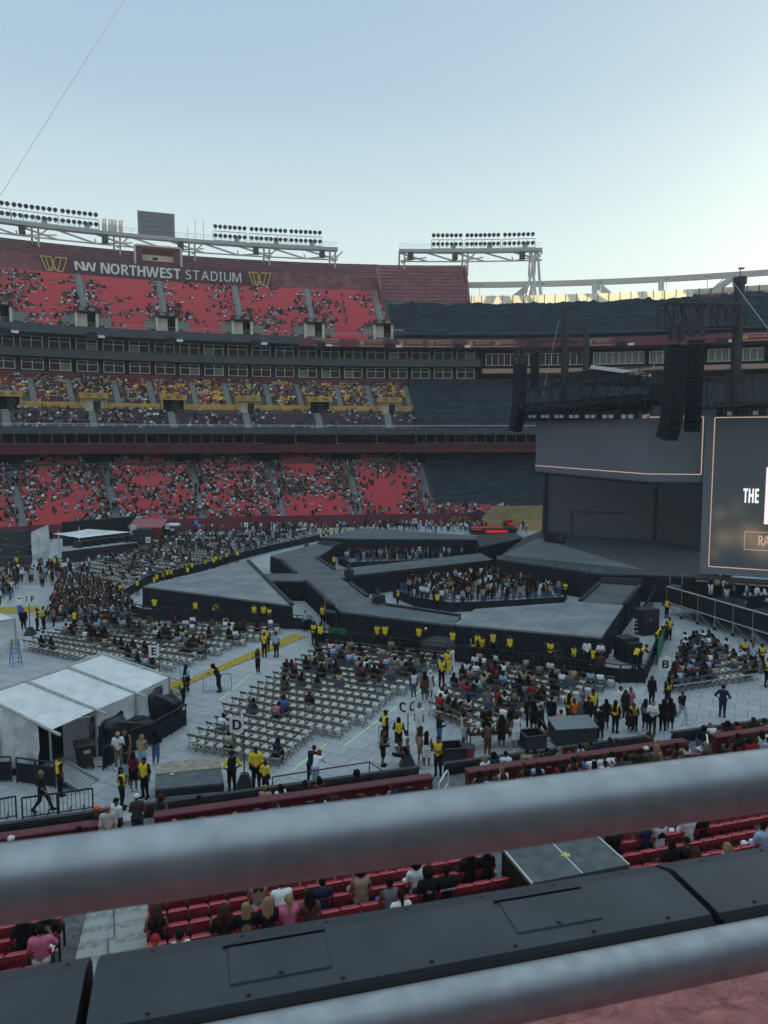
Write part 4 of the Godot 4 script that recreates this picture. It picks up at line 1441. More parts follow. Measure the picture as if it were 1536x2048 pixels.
func screens() -> void:
	var line := glow_mat("border_glow", 0.62, 0.42, 0.34, 0.30)
	var white := glow_mat("screen_white", 0.95, 0.93, 0.90, 0.42)
	var pink := glow_mat("screen_pink", 0.85, 0.74, 0.74, 0.40)
	var dim := glow_mat("screen_dim", 0.55, 0.36, 0.30, 0.30)
	var L := Vector3(18.81, 14.9, -92)
	var B := Vector3(24.55, 14.9, -69)
	var R := Vector3(29.45, 14.9, -68)
	var E := Vector3(42.34, 14.9, -61)
	# overhanging screen in two leaves
	var t := thing("overhang_screen", "wide dark video screen overhanging the main stage in two leaves", "video screen")
	screen_quad(t, "screen_leaf", L, B, 11.0, 17.6, M.screen_dark)
	screen_quad(t, "screen_leaf", B, R, 11.0, 17.3, M.screen_dark)
	border(t, L, B, 11.75, 17.2, "tb", line)
	border(t, B, R.lerp(B, 0.06), 11.75, 17.0, "tbr", line)
	var g := Geo.new()
	g.beam(Vector3(L.x, 10.9, L.z), Vector3(B.x, 10.9, B.z), 0.9, 0.25)
	g.beam(Vector3(B.x, 10.9, B.z), Vector3(R.x, 10.9, R.z), 0.9, 0.25)
	put("lower_frame", g, M.black_metal, t)
	# rear wall of the stage
	var w := thing("stage_back_wall", "tall dark folding back wall standing on the main stage", "stage wall")
	var W0 := Vector3(21.47, 2.5, -97.33)
	var W1 := Vector3(33.59, 2.5, -90.96)
	var W2 := Vector3(33.55, 2.5, -90.51)
	var W3 := Vector3(36.24, 2.5, -83)
	screen_quad(w, "wall_leaf", W0, W1, 2.52, 12.5, M.wall_dark, 0.4)
	screen_quad(w, "wall_leaf", W2, W3, 2.52, 12.5, M.wall_dark, 0.4)
	var bw := wall_frame(W0, W1)
	g = Geo.new()
	var c0: Vector3 = W0.lerp(W1, 0.245) * Vector3(1, 0, 1)
	var c1: Vector3 = W0.lerp(W1, 0.745) * Vector3(1, 0, 1)
	g.box((c0 + c1) * 0.5 + Vector3(0, 5.75, 0) + bw.z * 0.08, Vector3((c1 - c0).length(), 0.16, 0.16), bw)
	g.box(c0 + Vector3(0, 4.1, 0) + bw.z * 0.08, Vector3(0.16, 3.2, 0.16), bw)
	put("doorway_frame", g, M.stage_dark, w)
	g = Geo.new()
	g.box((c0 + c1) * 0.5 + Vector3(0, 4.08, 0) + bw.z * 0.02, Vector3((c1 - c0).length() - 0.1, 3.1, 0.04), bw)
	put("sliding_door", g, M.wall_dark, w)
	g = Geo.new()
	g.box(W1 * Vector3(1, 0, 1) + Vector3(0, 7.5, 0) + bw.z * 0.3, Vector3(0.35, 10, 0.3), bw)
	g.box(W0 * Vector3(1, 0, 1) + Vector3(-0.2, 7.5, 0) + bw.z * 0.2, Vector3(0.4, 10, 0.7), bw)
	put("wall_post", g, M.black_metal, w)
	# big side screen
	var s := thing("side_screen", "huge dark video screen with glowing border and lettering", "video screen")
	var S0 := Vector3(29.01, 14.9, -67.2)
	screen_quad(s, "screen_face", S0, E, 2.7, 17.3, M.screen_dark, 0.6)
	var sb := wall_frame(S0, E)
	border(s, S0 + sb.x * 0.75, E, 3.4, 16.9, "tlb", line)
	var im := Image.create(128, 128, false, Image.FORMAT_RGBF)
	for y in 128:
		for x in 128:
			var f := 0.0
			for q in [[0.04, 0.64, 0.05, 0.45], [0.08, 0.80, 0.07, 0.7], [0.24, 0.78, 0.08, 1.0], [0.16, 0.60, 0.06, 0.3], [0.34, 0.85, 0.08, 0.8], [0.02, 0.92, 0.04, 0.3], [0.55, 0.75, 0.10, 0.7], [0.8, 0.8, 0.1, 0.7]]:
				f += q[3] * exp(-(pow(x / 128.0 - q[0], 2.0) + pow(y / 128.0 - q[1], 2.0)) / (q[2] * q[2]))
			im.set_pixel(x, y, Color(0.16, 0.105, 0.045) * f * 0.30)
	var gm := mat("screen_gold", 0.145, 0.160, 0.170, 0.5)
	gm.emission_enabled = true
	gm.emission = Color.BLACK
	gm.emission_texture = ImageTexture.create_from_image(im)
	var st := SurfaceTool.new()
	st.begin(Mesh.PRIMITIVE_TRIANGLES)
	var wid: float = (E - S0).length() - 1.0
	for q in [[0, 0], [0, 1], [1, 1], [0, 0], [1, 1], [1, 0]]:
		st.set_uv(Vector2(q[0], 1.0 - q[1]))
		st.add_vertex(S0 * Vector3(1, 0, 1) + sb.x * (0.85 + q[0] * (wid - 0.9)) + sb.z * 0.02 + Vector3(0, 3.5 + q[1] * 13.3, 0))
	st.generate_normals()
	put("glowing_picture", st.commit(), gm, s)
	var on := func(px: Vector3) -> Vector3:
		return px * Vector3(1, 1, 1)
	var at := func(f: float, y: float) -> Vector3:
		return S0 * Vector3(1, 0, 1) + sb.x * f + sb.z * 0.06 + Vector3(0, y, 0)
	var o := letters("THE", 1.75, at.call(3.95, 9.95), sb * Basis.from_scale(Vector3(0.40, 1, 1)), white, s, 0.04, true)
	g = Geo.new()
	g.box(at.call(7.52, 10.0), Vector3(4.9, 5.0, 0.04), sb)
	put("pale_block", g, pink, s)
	o = letters("RAY", 1.25, at.call(5.35, 6.0), sb * Basis.from_scale(Vector3(0.62, 1, 1)), dim, s, 0.04, true)
	g = Geo.new()
	for y in [6.75, 5.15]: g.box(at.call(6.9, y), Vector3(6.6, 0.05, 0.03), sb)
	g.box(at.call(3.6, 5.95), Vector3(0.05, 1.55, 0.03), sb)
	put("caption_box_line", g, dim, s)
	# lower apron of the side screen
	g = Geo.new()
	g.box(at.call(8.0, 2.35) + sb.z * 0.6, Vector3(16.5, 0.35, 1.6), sb)
	put("apron", g, M.stage_dark, s)
	g = Geo.new()
	g.box(at.call(8.0, 2.25) + sb.z * 1.45, Vector3(16.5, 0.12, 0.05), sb)
	put("apron_edge", g, M.peach, s)
	g = Geo.new()
	g.box(at.call(8.0, 1.05) + sb.z * 0.5, Vector3(16.5, 2.1, 0.8), sb)
	put("apron_skirt", g, M.black_cloth, s)
	# roof steel
	var r := thing("stage_roof_truss", "black lattice roof truss hung with rows of lamps over the screens", "roof truss")
	truss(r, "front_truss", Vector3(17.1, 19.52, -90), Vector3(23.35, 19.75, -67), 2.4, 16)
	truss(r, "front_truss", Vector3(23.35, 19.75, -67), Vector3(25.42, 19.81, -66), 2.4, 5)
	truss(r, "front_truss", Vector3(28.11, 18.85, -66), Vector3(34.93, 19.29, -60), 2.4, 12)
	truss(r, "rear_truss", Vector3(19.58, 22.85, -104), Vector3(34.05, 23.5, -96), 1.6, 14)
	truss(r, "lamp_truss", Vector3(17.5, 18.42, -91), Vector3(24.23, 17.71, -68), 0.5, 20, 0.06)
	truss(r, "lamp_truss", Vector3(29.7, 17.94, -67), Vector3(35.02, 17.86, -60), 0.5, 14, 0.06)
	g = Geo.new()
	g.beam(Vector3(17.89, 18.29, -94), Vector3(24.81, 18.12, -71), 1.5, 2.2)
	g.beam(Vector3(24.54, 19.03, -69), Vector3(26.23, 18.97, -68), 1.2, 2.0)
	put("dark_backing", g, M.black_cloth, r)
	# roof sheet with its pale edge
	g = Geo.new()
	var q0 := Vector3(22.17, 22.21, -100)
	var q1 := Vector3(25.93, 23.75, -94)
	var q2 := Vector3(30.51, 22.21, -86)
	var q3 := Vector3(30.56, 20.9, -86)
	g.quad(q0, q1, q2, q3)
	g.quad(q0 + Vector3(0, 0, -8), q1 + Vector3(0, 0, -8), q1, q0)
	g.quad(q1 + Vector3(0, 0, -8), q2 + Vector3(0, 0, -8), q2, q1)
	put("roof_sheet", g, M.black_cloth, r)
	g = Geo.new()
	g.beam(q1 + Vector3(0, 0.25, 0.2), q2 + Vector3(0, 0.1, 0.2), 0.3, 0.42)
	put("roof_edge", g, M.white, r)
	# lamps under the front truss
	var lamp_head := Geo.new()
	lamp_head.soft_box(Vector3(0, -0.35, 0), Vector3(0.5, 0.6, 0.45), 0.08)
	lamp_head.box(Vector3(0, 0.1, 0), Vector3(0.6, 0.3, 0.2))
	var lh := lamp_head.mesh()
	var face := Geo.new()
	face.box(Vector3(0, -0.42, 0.24), Vector3(0.42, 0.34, 0.03))
	var fm := face.mesh()
	for i in 22:
		var f := i / 21.0
		var p: Vector3 = (Vector3(17.71, 18.16, -90.5)).lerp(Vector3(23.52, 17.42, -67.5), f)
		var l := put("moving_lamp", lh, M.black_paint, r, p)
		if i % 3 != 2: put("lamp_face", fm, M.white_frame, l)
	for i in 12:
		var p: Vector3 = (Vector3(29.71, 17.63, -66)).lerp(Vector3(35.03, 17.62, -60), i / 11.0)
		var l := put("moving_lamp", lh, M.black_paint, r, p)
		if i % 3 == 1: put("lamp_face", fm, M.cream, l)
	for i in 26:
		var p: Vector3 = (Vector3(17.69, 19, -90.5)).lerp(Vector3(24.55, 18.53, -66.5), i / 25.0)
		put("moving_lamp", lh, M.black_metal, r, p + Vector3(0, 0, 0.3))
	# masts
	mast("tall round black mast with outrigger truss carrying the loudspeakers", Vector3(33.49, 30.43, -74), Vector3(34.7, 1.29, -74), 0.5)
	mast("slim black mast beside the roof sheet", Vector3(22.83, 30.78, -98), Vector3(23.61, 2.95, -98), 0.48)
	mast("shorter slim black mast beside the roof sheet", Vector3(28.28, 30.86, -108), Vector3(29.03, 1.73, -108), 0.45)
	var arm := thing("outrigger_truss", "black lattice outrigger truss fixed to the tall mast", "truss")
	truss(arm, "lattice", Vector3(24.76, 25.72, -66), Vector3(34.01, 26.87, -73), 2.0, 9, 0.12)
	arm = thing("outrigger_truss", "small black lattice outrigger on the slim masts", "truss")
	truss(arm, "lattice", Vector3(17.4, 27.46, -100), Vector3(26.38, 27.2, -100), 1.4, 10, 0.08)
	line_array("long curved black line array under the outrigger truss", Vector3(24.65, 22.46, -63.5), 22.8, 15.2, 1.4, 25.0, 0.055)
	line_array("slimmer black line array with punched face beside the long one", Vector3(26.74, 23, -64.5), 23.3, 15.9, 1.25, -15.0, 0.04)
	line_array("curved black line array at the far end of the roof truss", Vector3(16.3, 23.97, -90), 24.2, 16.2, 1.25, 30.0, 0.055)
	line_array("short black line array behind the far end of the roof truss", Vector3(19.28, 25.83, -96), 26.0, 21.5, 1.1, -10.0, 0.01)
	# guy wires
	for q in [[Vector3(33.73, 30.62, -74), Vector3(31.57, 22.44, -60)], [Vector3(33.14, 30.62, -74), Vector3(34.13, 27.97, -90)], [Vector3(22.71, 30.4, -98), Vector3(20.35, 20.65, -96)], [Vector3(27.08, 23.71, -72), Vector3(24.84, 20.64, -72)]]:
		g = Geo.new()
		g.tube([q[0], q[1]], 0.035, 5)
		tag(put("guy_wire", g, M.grey_steel), "thin steel guy wire stretched from a stage mast", "wire", "guy wires of the stage masts")


func mast(label: String, top: Vector3, foot: Vector3, r: float) -> void:
	var t := thing("stage_mast", label, "mast", Vector3(foot.x, 0, foot.z))
	var h := top.y
	var g := Geo.new()
	g.tube([Vector3(0, 0, 0), Vector3(0, h, 0)], r, 12)
	put("pole", g, M.black_metal, t)
	g = Geo.new()
	for k in 6:
		var y := h * (0.35 + 0.11 * k)
		g.tube([Vector3(0, y, 0), Vector3(0, y + 0.18, 0)], r * 1.12, 12)
	put("collar", g, M.black_paint, t)
	g = Geo.new()
	g.tube([Vector3(0, h - 0.4, 0), Vector3(0, h + 0.25, 0)], r * 1.3, 8)
	g.tube([Vector3(0, h + 0.25, 0), Vector3(0, h + 1.2, 0)], 0.05, 5)
	g.box(Vector3(0.1, h + 1.1, 0), Vector3(0.5, 0.12, 0.3))
	put("mast_head", g, M.black_metal, t)
	g = Geo.new()
	for s in [[-1, 0], [1, 0], [0, 1], [0, -1]]: g.beam(Vector3(s[0] * r * 1.5, 6.0, s[1] * r * 1.5), Vector3(s[0] * r * 1.5, h * 0.72, s[1] * r * 1.5), 0.12)
	put("tower_leg", g, M.black_metal, t)


# ---------------------------------------------------------------- near stand (rows run 73 degrees to the view)
func near(s: float, d: float, y: float) -> Vector3:
	return Vector3(0.9563, 0, -0.2924) * s + Vector3(-0.2924, 0, -0.9563) * d + Vector3(0, y, 0)


func near_basis() -> Basis:   # x along the rows, -z towards the field
	return Basis(Vector3(0.9563, 0, -0.2924), Vector3.UP, Vector3(0.2924, 0, 0.9563))


const ROW_D := 24.35
const ROW_Y := 1.3
func row_d(k: int) -> float: return ROW_D - 0.85 * k
func row_y(k: int) -> float: return ROW_Y + 0.2 * k


# picture position (1536 x 2048) of a point: used only to leave out what cannot be seen
func seen_at(p: Vector3) -> Vector2:
	var q := Basis(Vector3.RIGHT, -atan(144.0 / 1480.0)).transposed() * (p - Vector3(0, EYE, 0))
	return Vector2(768.0 - 1480.0 * q.x / q.z, 1024.0 + 1480.0 * q.y / q.z)


var near_taken := {}


func near_stand() -> void:
	var b := near_basis()
	for q in near_people(): near_taken[Vector2i(q[0], q[1])] = true
	var st := thing("near_stand", "concrete terrace of the near lower bowl under the red seats", "grandstand")
	var g := Geo.new()
	for k in 20:
		g.box(near(8.0, row_d(k) - 0.1, row_y(k) * 0.5), Vector3(60.0, row_y(k), 0.86), b)
	put("terrace", g, M.concrete_dark, st)
	for sp in [[-1.3, 1.55, 0, 19], [10.35, 1.3, 0, 7], [21.85, 1.3, 0, 14]]:
		for k in range(sp[2] * 2, sp[3] * 2):
			g = Geo.new()
			var d: float = row_d(0) + 0.3 - 0.425 * k
			g.box(near(sp[0], d, (ROW_Y + 0.1 * k) * 0.5 + 0.09), Vector3(sp[1], ROW_Y + 0.1 * k + 0.18, 0.428), b)
			put("stair_tread", g, [M.concrete, M.concrete_dark][0] if k % 2 else M.stair_light, st)
	g = Geo.new()
	for sp in [[-1.3, 17.8, 14.0], [-1.3, 13.2, 9.8]]:
		var y0: float = ROW_Y + 0.2 * (ROW_D - sp[1]) / 0.85 + 0.1
		var y1: float = ROW_Y + 0.2 * (ROW_D - sp[2]) / 0.85 + 0.1
		for off in [0.0]:
			g.tube([near(sp[0] + off, sp[1], y0), near(sp[0] + off, sp[1], y0 + 0.95), near(sp[0] + off, sp[2], y1 + 0.95), near(sp[0] + off, sp[2], y1)], 0.025, 8)
			g.tube([near(sp[0] + off, (sp[1] + sp[2]) * 0.5, (y0 + y1) * 0.5), near(sp[0] + off, (sp[1] + sp[2]) * 0.5, (y0 + y1) * 0.5 + 0.95)], 0.025, 8)
	put("stair_handrail", g, M.aluminium, st)
	# red wall in front of the rows
	var parts := [[-9.0, -2.19, "red wall beyond the near stairs with cup brackets"], [-0.45, 9.62, "long red wall below the folding chairs of block D with cup brackets"], [11.07, 21.14, "red wall in front of the concession table with cup brackets"], [22.59, 36.0, "red wall near the B sign with cup brackets"]]
	for w in parts:
		var t := thing("seating_wall", w[2], "wall", near((w[0] + w[1]) * 0.5, 25.3, 0.0), 0.0, "red walls in front of the near rows")
		t.transform.basis = b
		var l: float = w[1] - w[0]
		g = Geo.new()
		g.soft_box(Vector3(0, 1.25, 0), Vector3(l, 1.8, 0.34), 0.03)
		put("wall_body", g, M.maroon_near, t)
		g = Geo.new()
		g.soft_box(Vector3(0, 2.19, 0), Vector3(l + 0.04, 0.10, 0.44), 0.03)
		put("wall_cap", g, M.wall_cap, t)
		var n := int(l / 0.62)
		for i in n:
			var x := -l * 0.5 + (i + 0.5) * l / n
			if i % 3 == 2:
				g = Geo.new()
				for q in 5: g.box(Vector3(x - 0.10 + 0.05 * q, 1.97, 0.174), Vector3(0.03, 0.035, 0.008))
				put("seat_number", g, M.white, t)
			else:
				g = Geo.new()
				for dx in [-0.055, 0.055]: g.box(Vector3(x + dx, 1.80, 0.235), Vector3(0.015, 0.15, 0.11))
				g.box(Vector3(x, 1.885, 0.235), Vector3(0.13, 0.015, 0.11))
				g.tube([Vector3(x, 1.70, 0.24), Vector3(x, 1.76, 0.24)], 0.045, 8)
				put("cup_bracket", g, M.aluminium, t)
	# black padded rail at the edge of the floor
	for w in [[-9.0, -1.6, "black padded field rail beyond the ramp"], [-0.9, 10.3, "black padded field rail below folding chair block D"], [11.4, 22.0, "black padded field rail along the concession tables"], [23.0, 36.0, "black padded field rail by the B sign"]]:
		var t := thing("field_rail", w[2], "railing", near((w[0] + w[1]) * 0.5, 28.5, 0.0), 0.0, "black field rails")
		t.transform.basis = b
		var l: float = w[1] - w[0]
		g = Geo.new()
		g.soft_box(Vector3(0, 1.05, 0), Vector3(l, 0.10, 0.22), 0.02)
		put("top_pad", g, M.rail_pad, t)
		g = Geo.new()
		g.box(Vector3(0, 0.55, -0.04), Vector3(l - 0.05, 0.75, 0.05))
		put("board", g, M.case_black, t)
		var n := int(l / 1.1)
		for i in n:
			var x := -l * 0.5 + (i + 0.5) * l / n
			g = Geo.new()
			g.tube([Vector3(x - 0.45, 0.1, 0.09), Vector3(x - 0.45, 0.8, 0.09), Vector3(x - 0.37, 0.9, 0.09), Vector3(x + 0.37, 0.9, 0.09), Vector3(x + 0.45, 0.8, 0.09), Vector3(x + 0.45, 0.1, 0.09)], 0.03, 6)
			put("hoop", g, M.black_metal, t)
	g = Geo.new()
	g.box(near(10.0, 26.9, 0.28), Vector3(62.0, 0.56, 3.0), b)
	put("front_walkway", g, M.concrete_dark, st)
	# thin maroon hand rail on the floor beyond
	var hr := thing("hand_rail", "thin maroon hand rail on posts between block D and the field rail", "railing")
	g = Geo.new()
	g.tube([Vector3(-4.62, 1, -29.46), Vector3(-0.63, 1, -30.89), Vector3(-0.08, 1, -30.06)], 0.03, 6)
	put("rail_bar", g, M.maroon_near, hr)
	for p in [Vector3(-4.62, 1, -29.46), Vector3(-0.63, 1, -30.89), Vector3(-0.08, 1, -30.06)]:
		g = Geo.new()
		g.tube([Vector3(p.x, 0, p.z), p], 0.025, 6)
		put("post", g, M.maroon_near, hr)
	# silver gate rail at the stair heads
	for s in [10.0, 22.0]:
		var t := thing("stair_rail", "silver hooped stair rail at a gap in the red wall", "railing", near(s, 24.9, 1.2), 0.0, "hooped rails at the stair heads")
		t.transform.basis = b
		g = Geo.new()
		g.tube([Vector3(-0.35, 0, 0.3), Vector3(-0.35, 1.0, 0.3), Vector3(-0.30, 1.08, 0.3), Vector3(0.30, 1.08, -0.5), Vector3(0.35, 1.0, -0.5), Vector3(0.35, 0, -0.5)], 0.03, 8)
		put("hoop", g, M.white_frame, t)
		g = Geo.new()
		g.tube([Vector3(-0.35, 0.55, 0.3), Vector3(0.35, 0.55, -0.5)], 0.022, 6)
		put("mid_rail", g, M.white_frame, t)
	# covered box with a marked top over the stair well
	var v := thing("stairwell_cover", "flat grey deck with a white seam and yellow star tape over black cloth", "platform", near(9.5, 15.65, 0.0))
	v.transform.basis = b
	g = Geo.new()
	g.box(Vector3(0, 4.44, 0), Vector3(2.66, 0.12, 1.75))
	put("deck", g, M.deck_grey, v)
	g = Geo.new()
	g.box(Vector3(0, 3.6, 0), Vector3(2.56, 1.5, 1.66))
	put("cloth_side", g, M.brown_cloth, v)
	g = Geo.new()
	g.box(Vector3(0.02, 4.503, 0), Vector3(0.03, 0.006, 1.75))
	for x in [-1.325, 1.325]: g.box(Vector3(x, 4.49, 0), Vector3(0.03, 0.05, 1.76))
	put("white_seam", g, M.white, v)
	g = Geo.new()
	for k in 3: g.box(Vector3(0.05, 4.508 + 0.002 * k, 0.05), Vector3(0.26, 0.004, 0.05), Basis(Vector3.UP, PI * k / 3.0))
	put("star_tape", g, M.yellow_tape, v)
	near_seats()


func curved_back() -> ArrayMesh:
	var g := Geo.new()
	var w := 0.44
	var n := 6
	var f := func(i: int, y: float, t: float) -> Vector3:
		var u := float(i) / n * 2.0 - 1.0
		return Vector3(u * w * 0.5, y - 0.03 * u * u * (1.0 if y > 0.7 else 0.0) + (0.02 if y > 0.7 else 0.0), 0.02 + (y - 0.40) * 0.20 + 0.05 * (1.0 - u * u) + t)
	for i in n:
		for q in [[0.40, 0.80, 0.0], [0.40, 0.80, 0.035]]:
			var p := [f.call(i, q[0], q[2]), f.call(i, q[1], q[2]), f.call(i + 1, q[1], q[2]), f.call(i + 1, q[0], q[2])]
			if q[2] > 0.0: p.reverse()
			g.quad(p[0], p[1], p[2], p[3])
		g.quad(f.call(i, 0.80, -0.012), f.call(i, 0.80, 0.055), f.call(i + 1, 0.80, 0.055), f.call(i + 1, 0.80, -0.012))
		g.quad(f.call(i, 0.77, 0.055), f.call(i, 0.80, 0.055), f.call(i + 1, 0.80, 0.055), f.call(i + 1, 0.77, 0.055))
	for i in [0, n]:
		g.quad(f.call(i, 0.40, 0.0), f.call(i, 0.80, 0.0), f.call(i, 0.80, 0.035), f.call(i, 0.40, 0.035))
	return g.mesh()


func near_seats() -> void:
	var back := curved_back()
	var slots := Geo.new()
	for i in 6: slots.box(Vector3(-0.15 + 0.06 * i, 0.60, 0.148), Vector3(0.016, 0.15, 0.012), Basis(Vector3.RIGHT, 0.2))
	var sm := slots.mesh()
	var pan := Geo.new()
	pan.soft_box(Vector3(0, 0.56, -0.06), Vector3(0.42, 0.36, 0.06), 0.02, Basis(Vector3.RIGHT, 0.12))
	var open_pan := Geo.new()
	open_pan.soft_box(Vector3(0, 0.43, -0.19), Vector3(0.42, 0.06, 0.38), 0.02)
	var pm := pan.mesh()
	var opm := open_pan.mesh()
	var cup := Geo.new()
	for k in 10:
		var a0 := TAU * k / 10
		var a1 := TAU * (k + 1) / 10
		cup.beam(Vector3(0.24 + 0.04 * cos(a0), 0.60, 0.15 + 0.04 * sin(a0)), Vector3(0.24 + 0.04 * cos(a1), 0.60, 0.15 + 0.04 * sin(a1)), 0.014)
		cup.beam(Vector3(0.24 + 0.035 * cos(a0), 0.50, 0.15 + 0.035 * sin(a0)), Vector3(0.24 + 0.035 * cos(a1), 0.50, 0.15 + 0.035 * sin(a1)), 0.014)
	for a in [0.6, 2.5, 4.7]: cup.beam(Vector3(0.24 + 0.04 * cos(a), 0.60, 0.15 + 0.04 * sin(a)), Vector3(0.24 + 0.035 * cos(a), 0.50, 0.15 + 0.035 * sin(a)), 0.012)
	cup.box(Vector3(0.24, 0.30, 0.02), Vector3(0.05, 0.6, 0.07))
	cup.box(Vector3(0.24, 0.58, 0.06), Vector3(0.04, 0.04, 0.14))
	var cm := cup.mesh()
	# people who sit here: row, seat number
	var spots := []
	var b := near_basis()
	for k in 18:
		for j in range(-22, 66):
			var s := 0.48 * j + 0.16
			if (s > -2.25 and s < -0.35) or (s > 21.0 and s < 22.7): continue
			if k < 6 and s > 9.5 and s < 11.2: continue
			if k >= 6 and s > 7.9 and s < 11.05 and row_d(k) > 14.3: continue
			var p := near(s, row_d(k), row_y(k))
			var q := seen_at(p + Vector3(0, 0.8, 0))
			if q.x < -120 or q.x > 1660 or q.y > 2000: continue
			var rail := 1772.0 - 0.141 * q.x
			var hidden: bool = q.y < rail + 62.0 or q.y > 1965.0 - 0.178 * q.x
			spots.append([p, k, j, hidden, p.distance_to(Vector3(0, EYE, 0)) + (100.0 if hidden else 0.0)])
	spots.sort_custom(func(x, y): return x[4] < y[4])
	var rest := []
	for i in spots.size():
		var q: Array = spots[i]
		if i < 300 and not q[3]:
			var t := thing("stadium_seat", "red moulded folding seat with slotted back in the near rows", "seat", q[0], 0.0, "red seats in the near rows")
			t.transform.basis = b
			var o := put("backrest", back, M.seat_red_near, t)
			put("slot", sm, M.seat_slot, o)
			put("seat_pan", opm if near_taken.has(Vector2i(q[1], q[2])) else pm, M.seat_red_near, t)
			put("cup_holder", cm, M.black_metal, t)
		else:
			rest.append(Transform3D(b, q[0]))
	tag(many("stadium_seats", back, M.seat_red_near, rest), "remaining red moulded seats of the near rows below the rail", "seats", "", "stuff")


# ---------------------------------------------------------------- railing and ledge at the camera (75.5 degrees to the view)
func edge(s: float, d: float, y: float) -> Vector3:
	return Vector3(0.9681, 0, -0.2504) * s + Vector3(-0.2504, 0, -0.9681) * d + Vector3(0, EYE + y, 0)


func smooth_pipe(a: Vector3, b: Vector3, r: float) -> ArrayMesh:
	var st := SurfaceTool.new()
	st.begin(Mesh.PRIMITIVE_TRIANGLES)
	var z := (b - a).normalized()
	var x := Vector3.UP.cross(z).normalized()
	var y := z.cross(x)
	for i in 32:
		var v := []
		for k in [i, i + 1]:
			var n := x * cos(TAU * k / 32.0) + y * sin(TAU * k / 32.0)
			v.append([a + n * r, n]); v.append([b + n * r, n])
		for q in [0, 1, 3, 0, 3, 2]:
			st.set_normal(v[q][1])
			st.add_vertex(v[q][0])
	return st.commit()


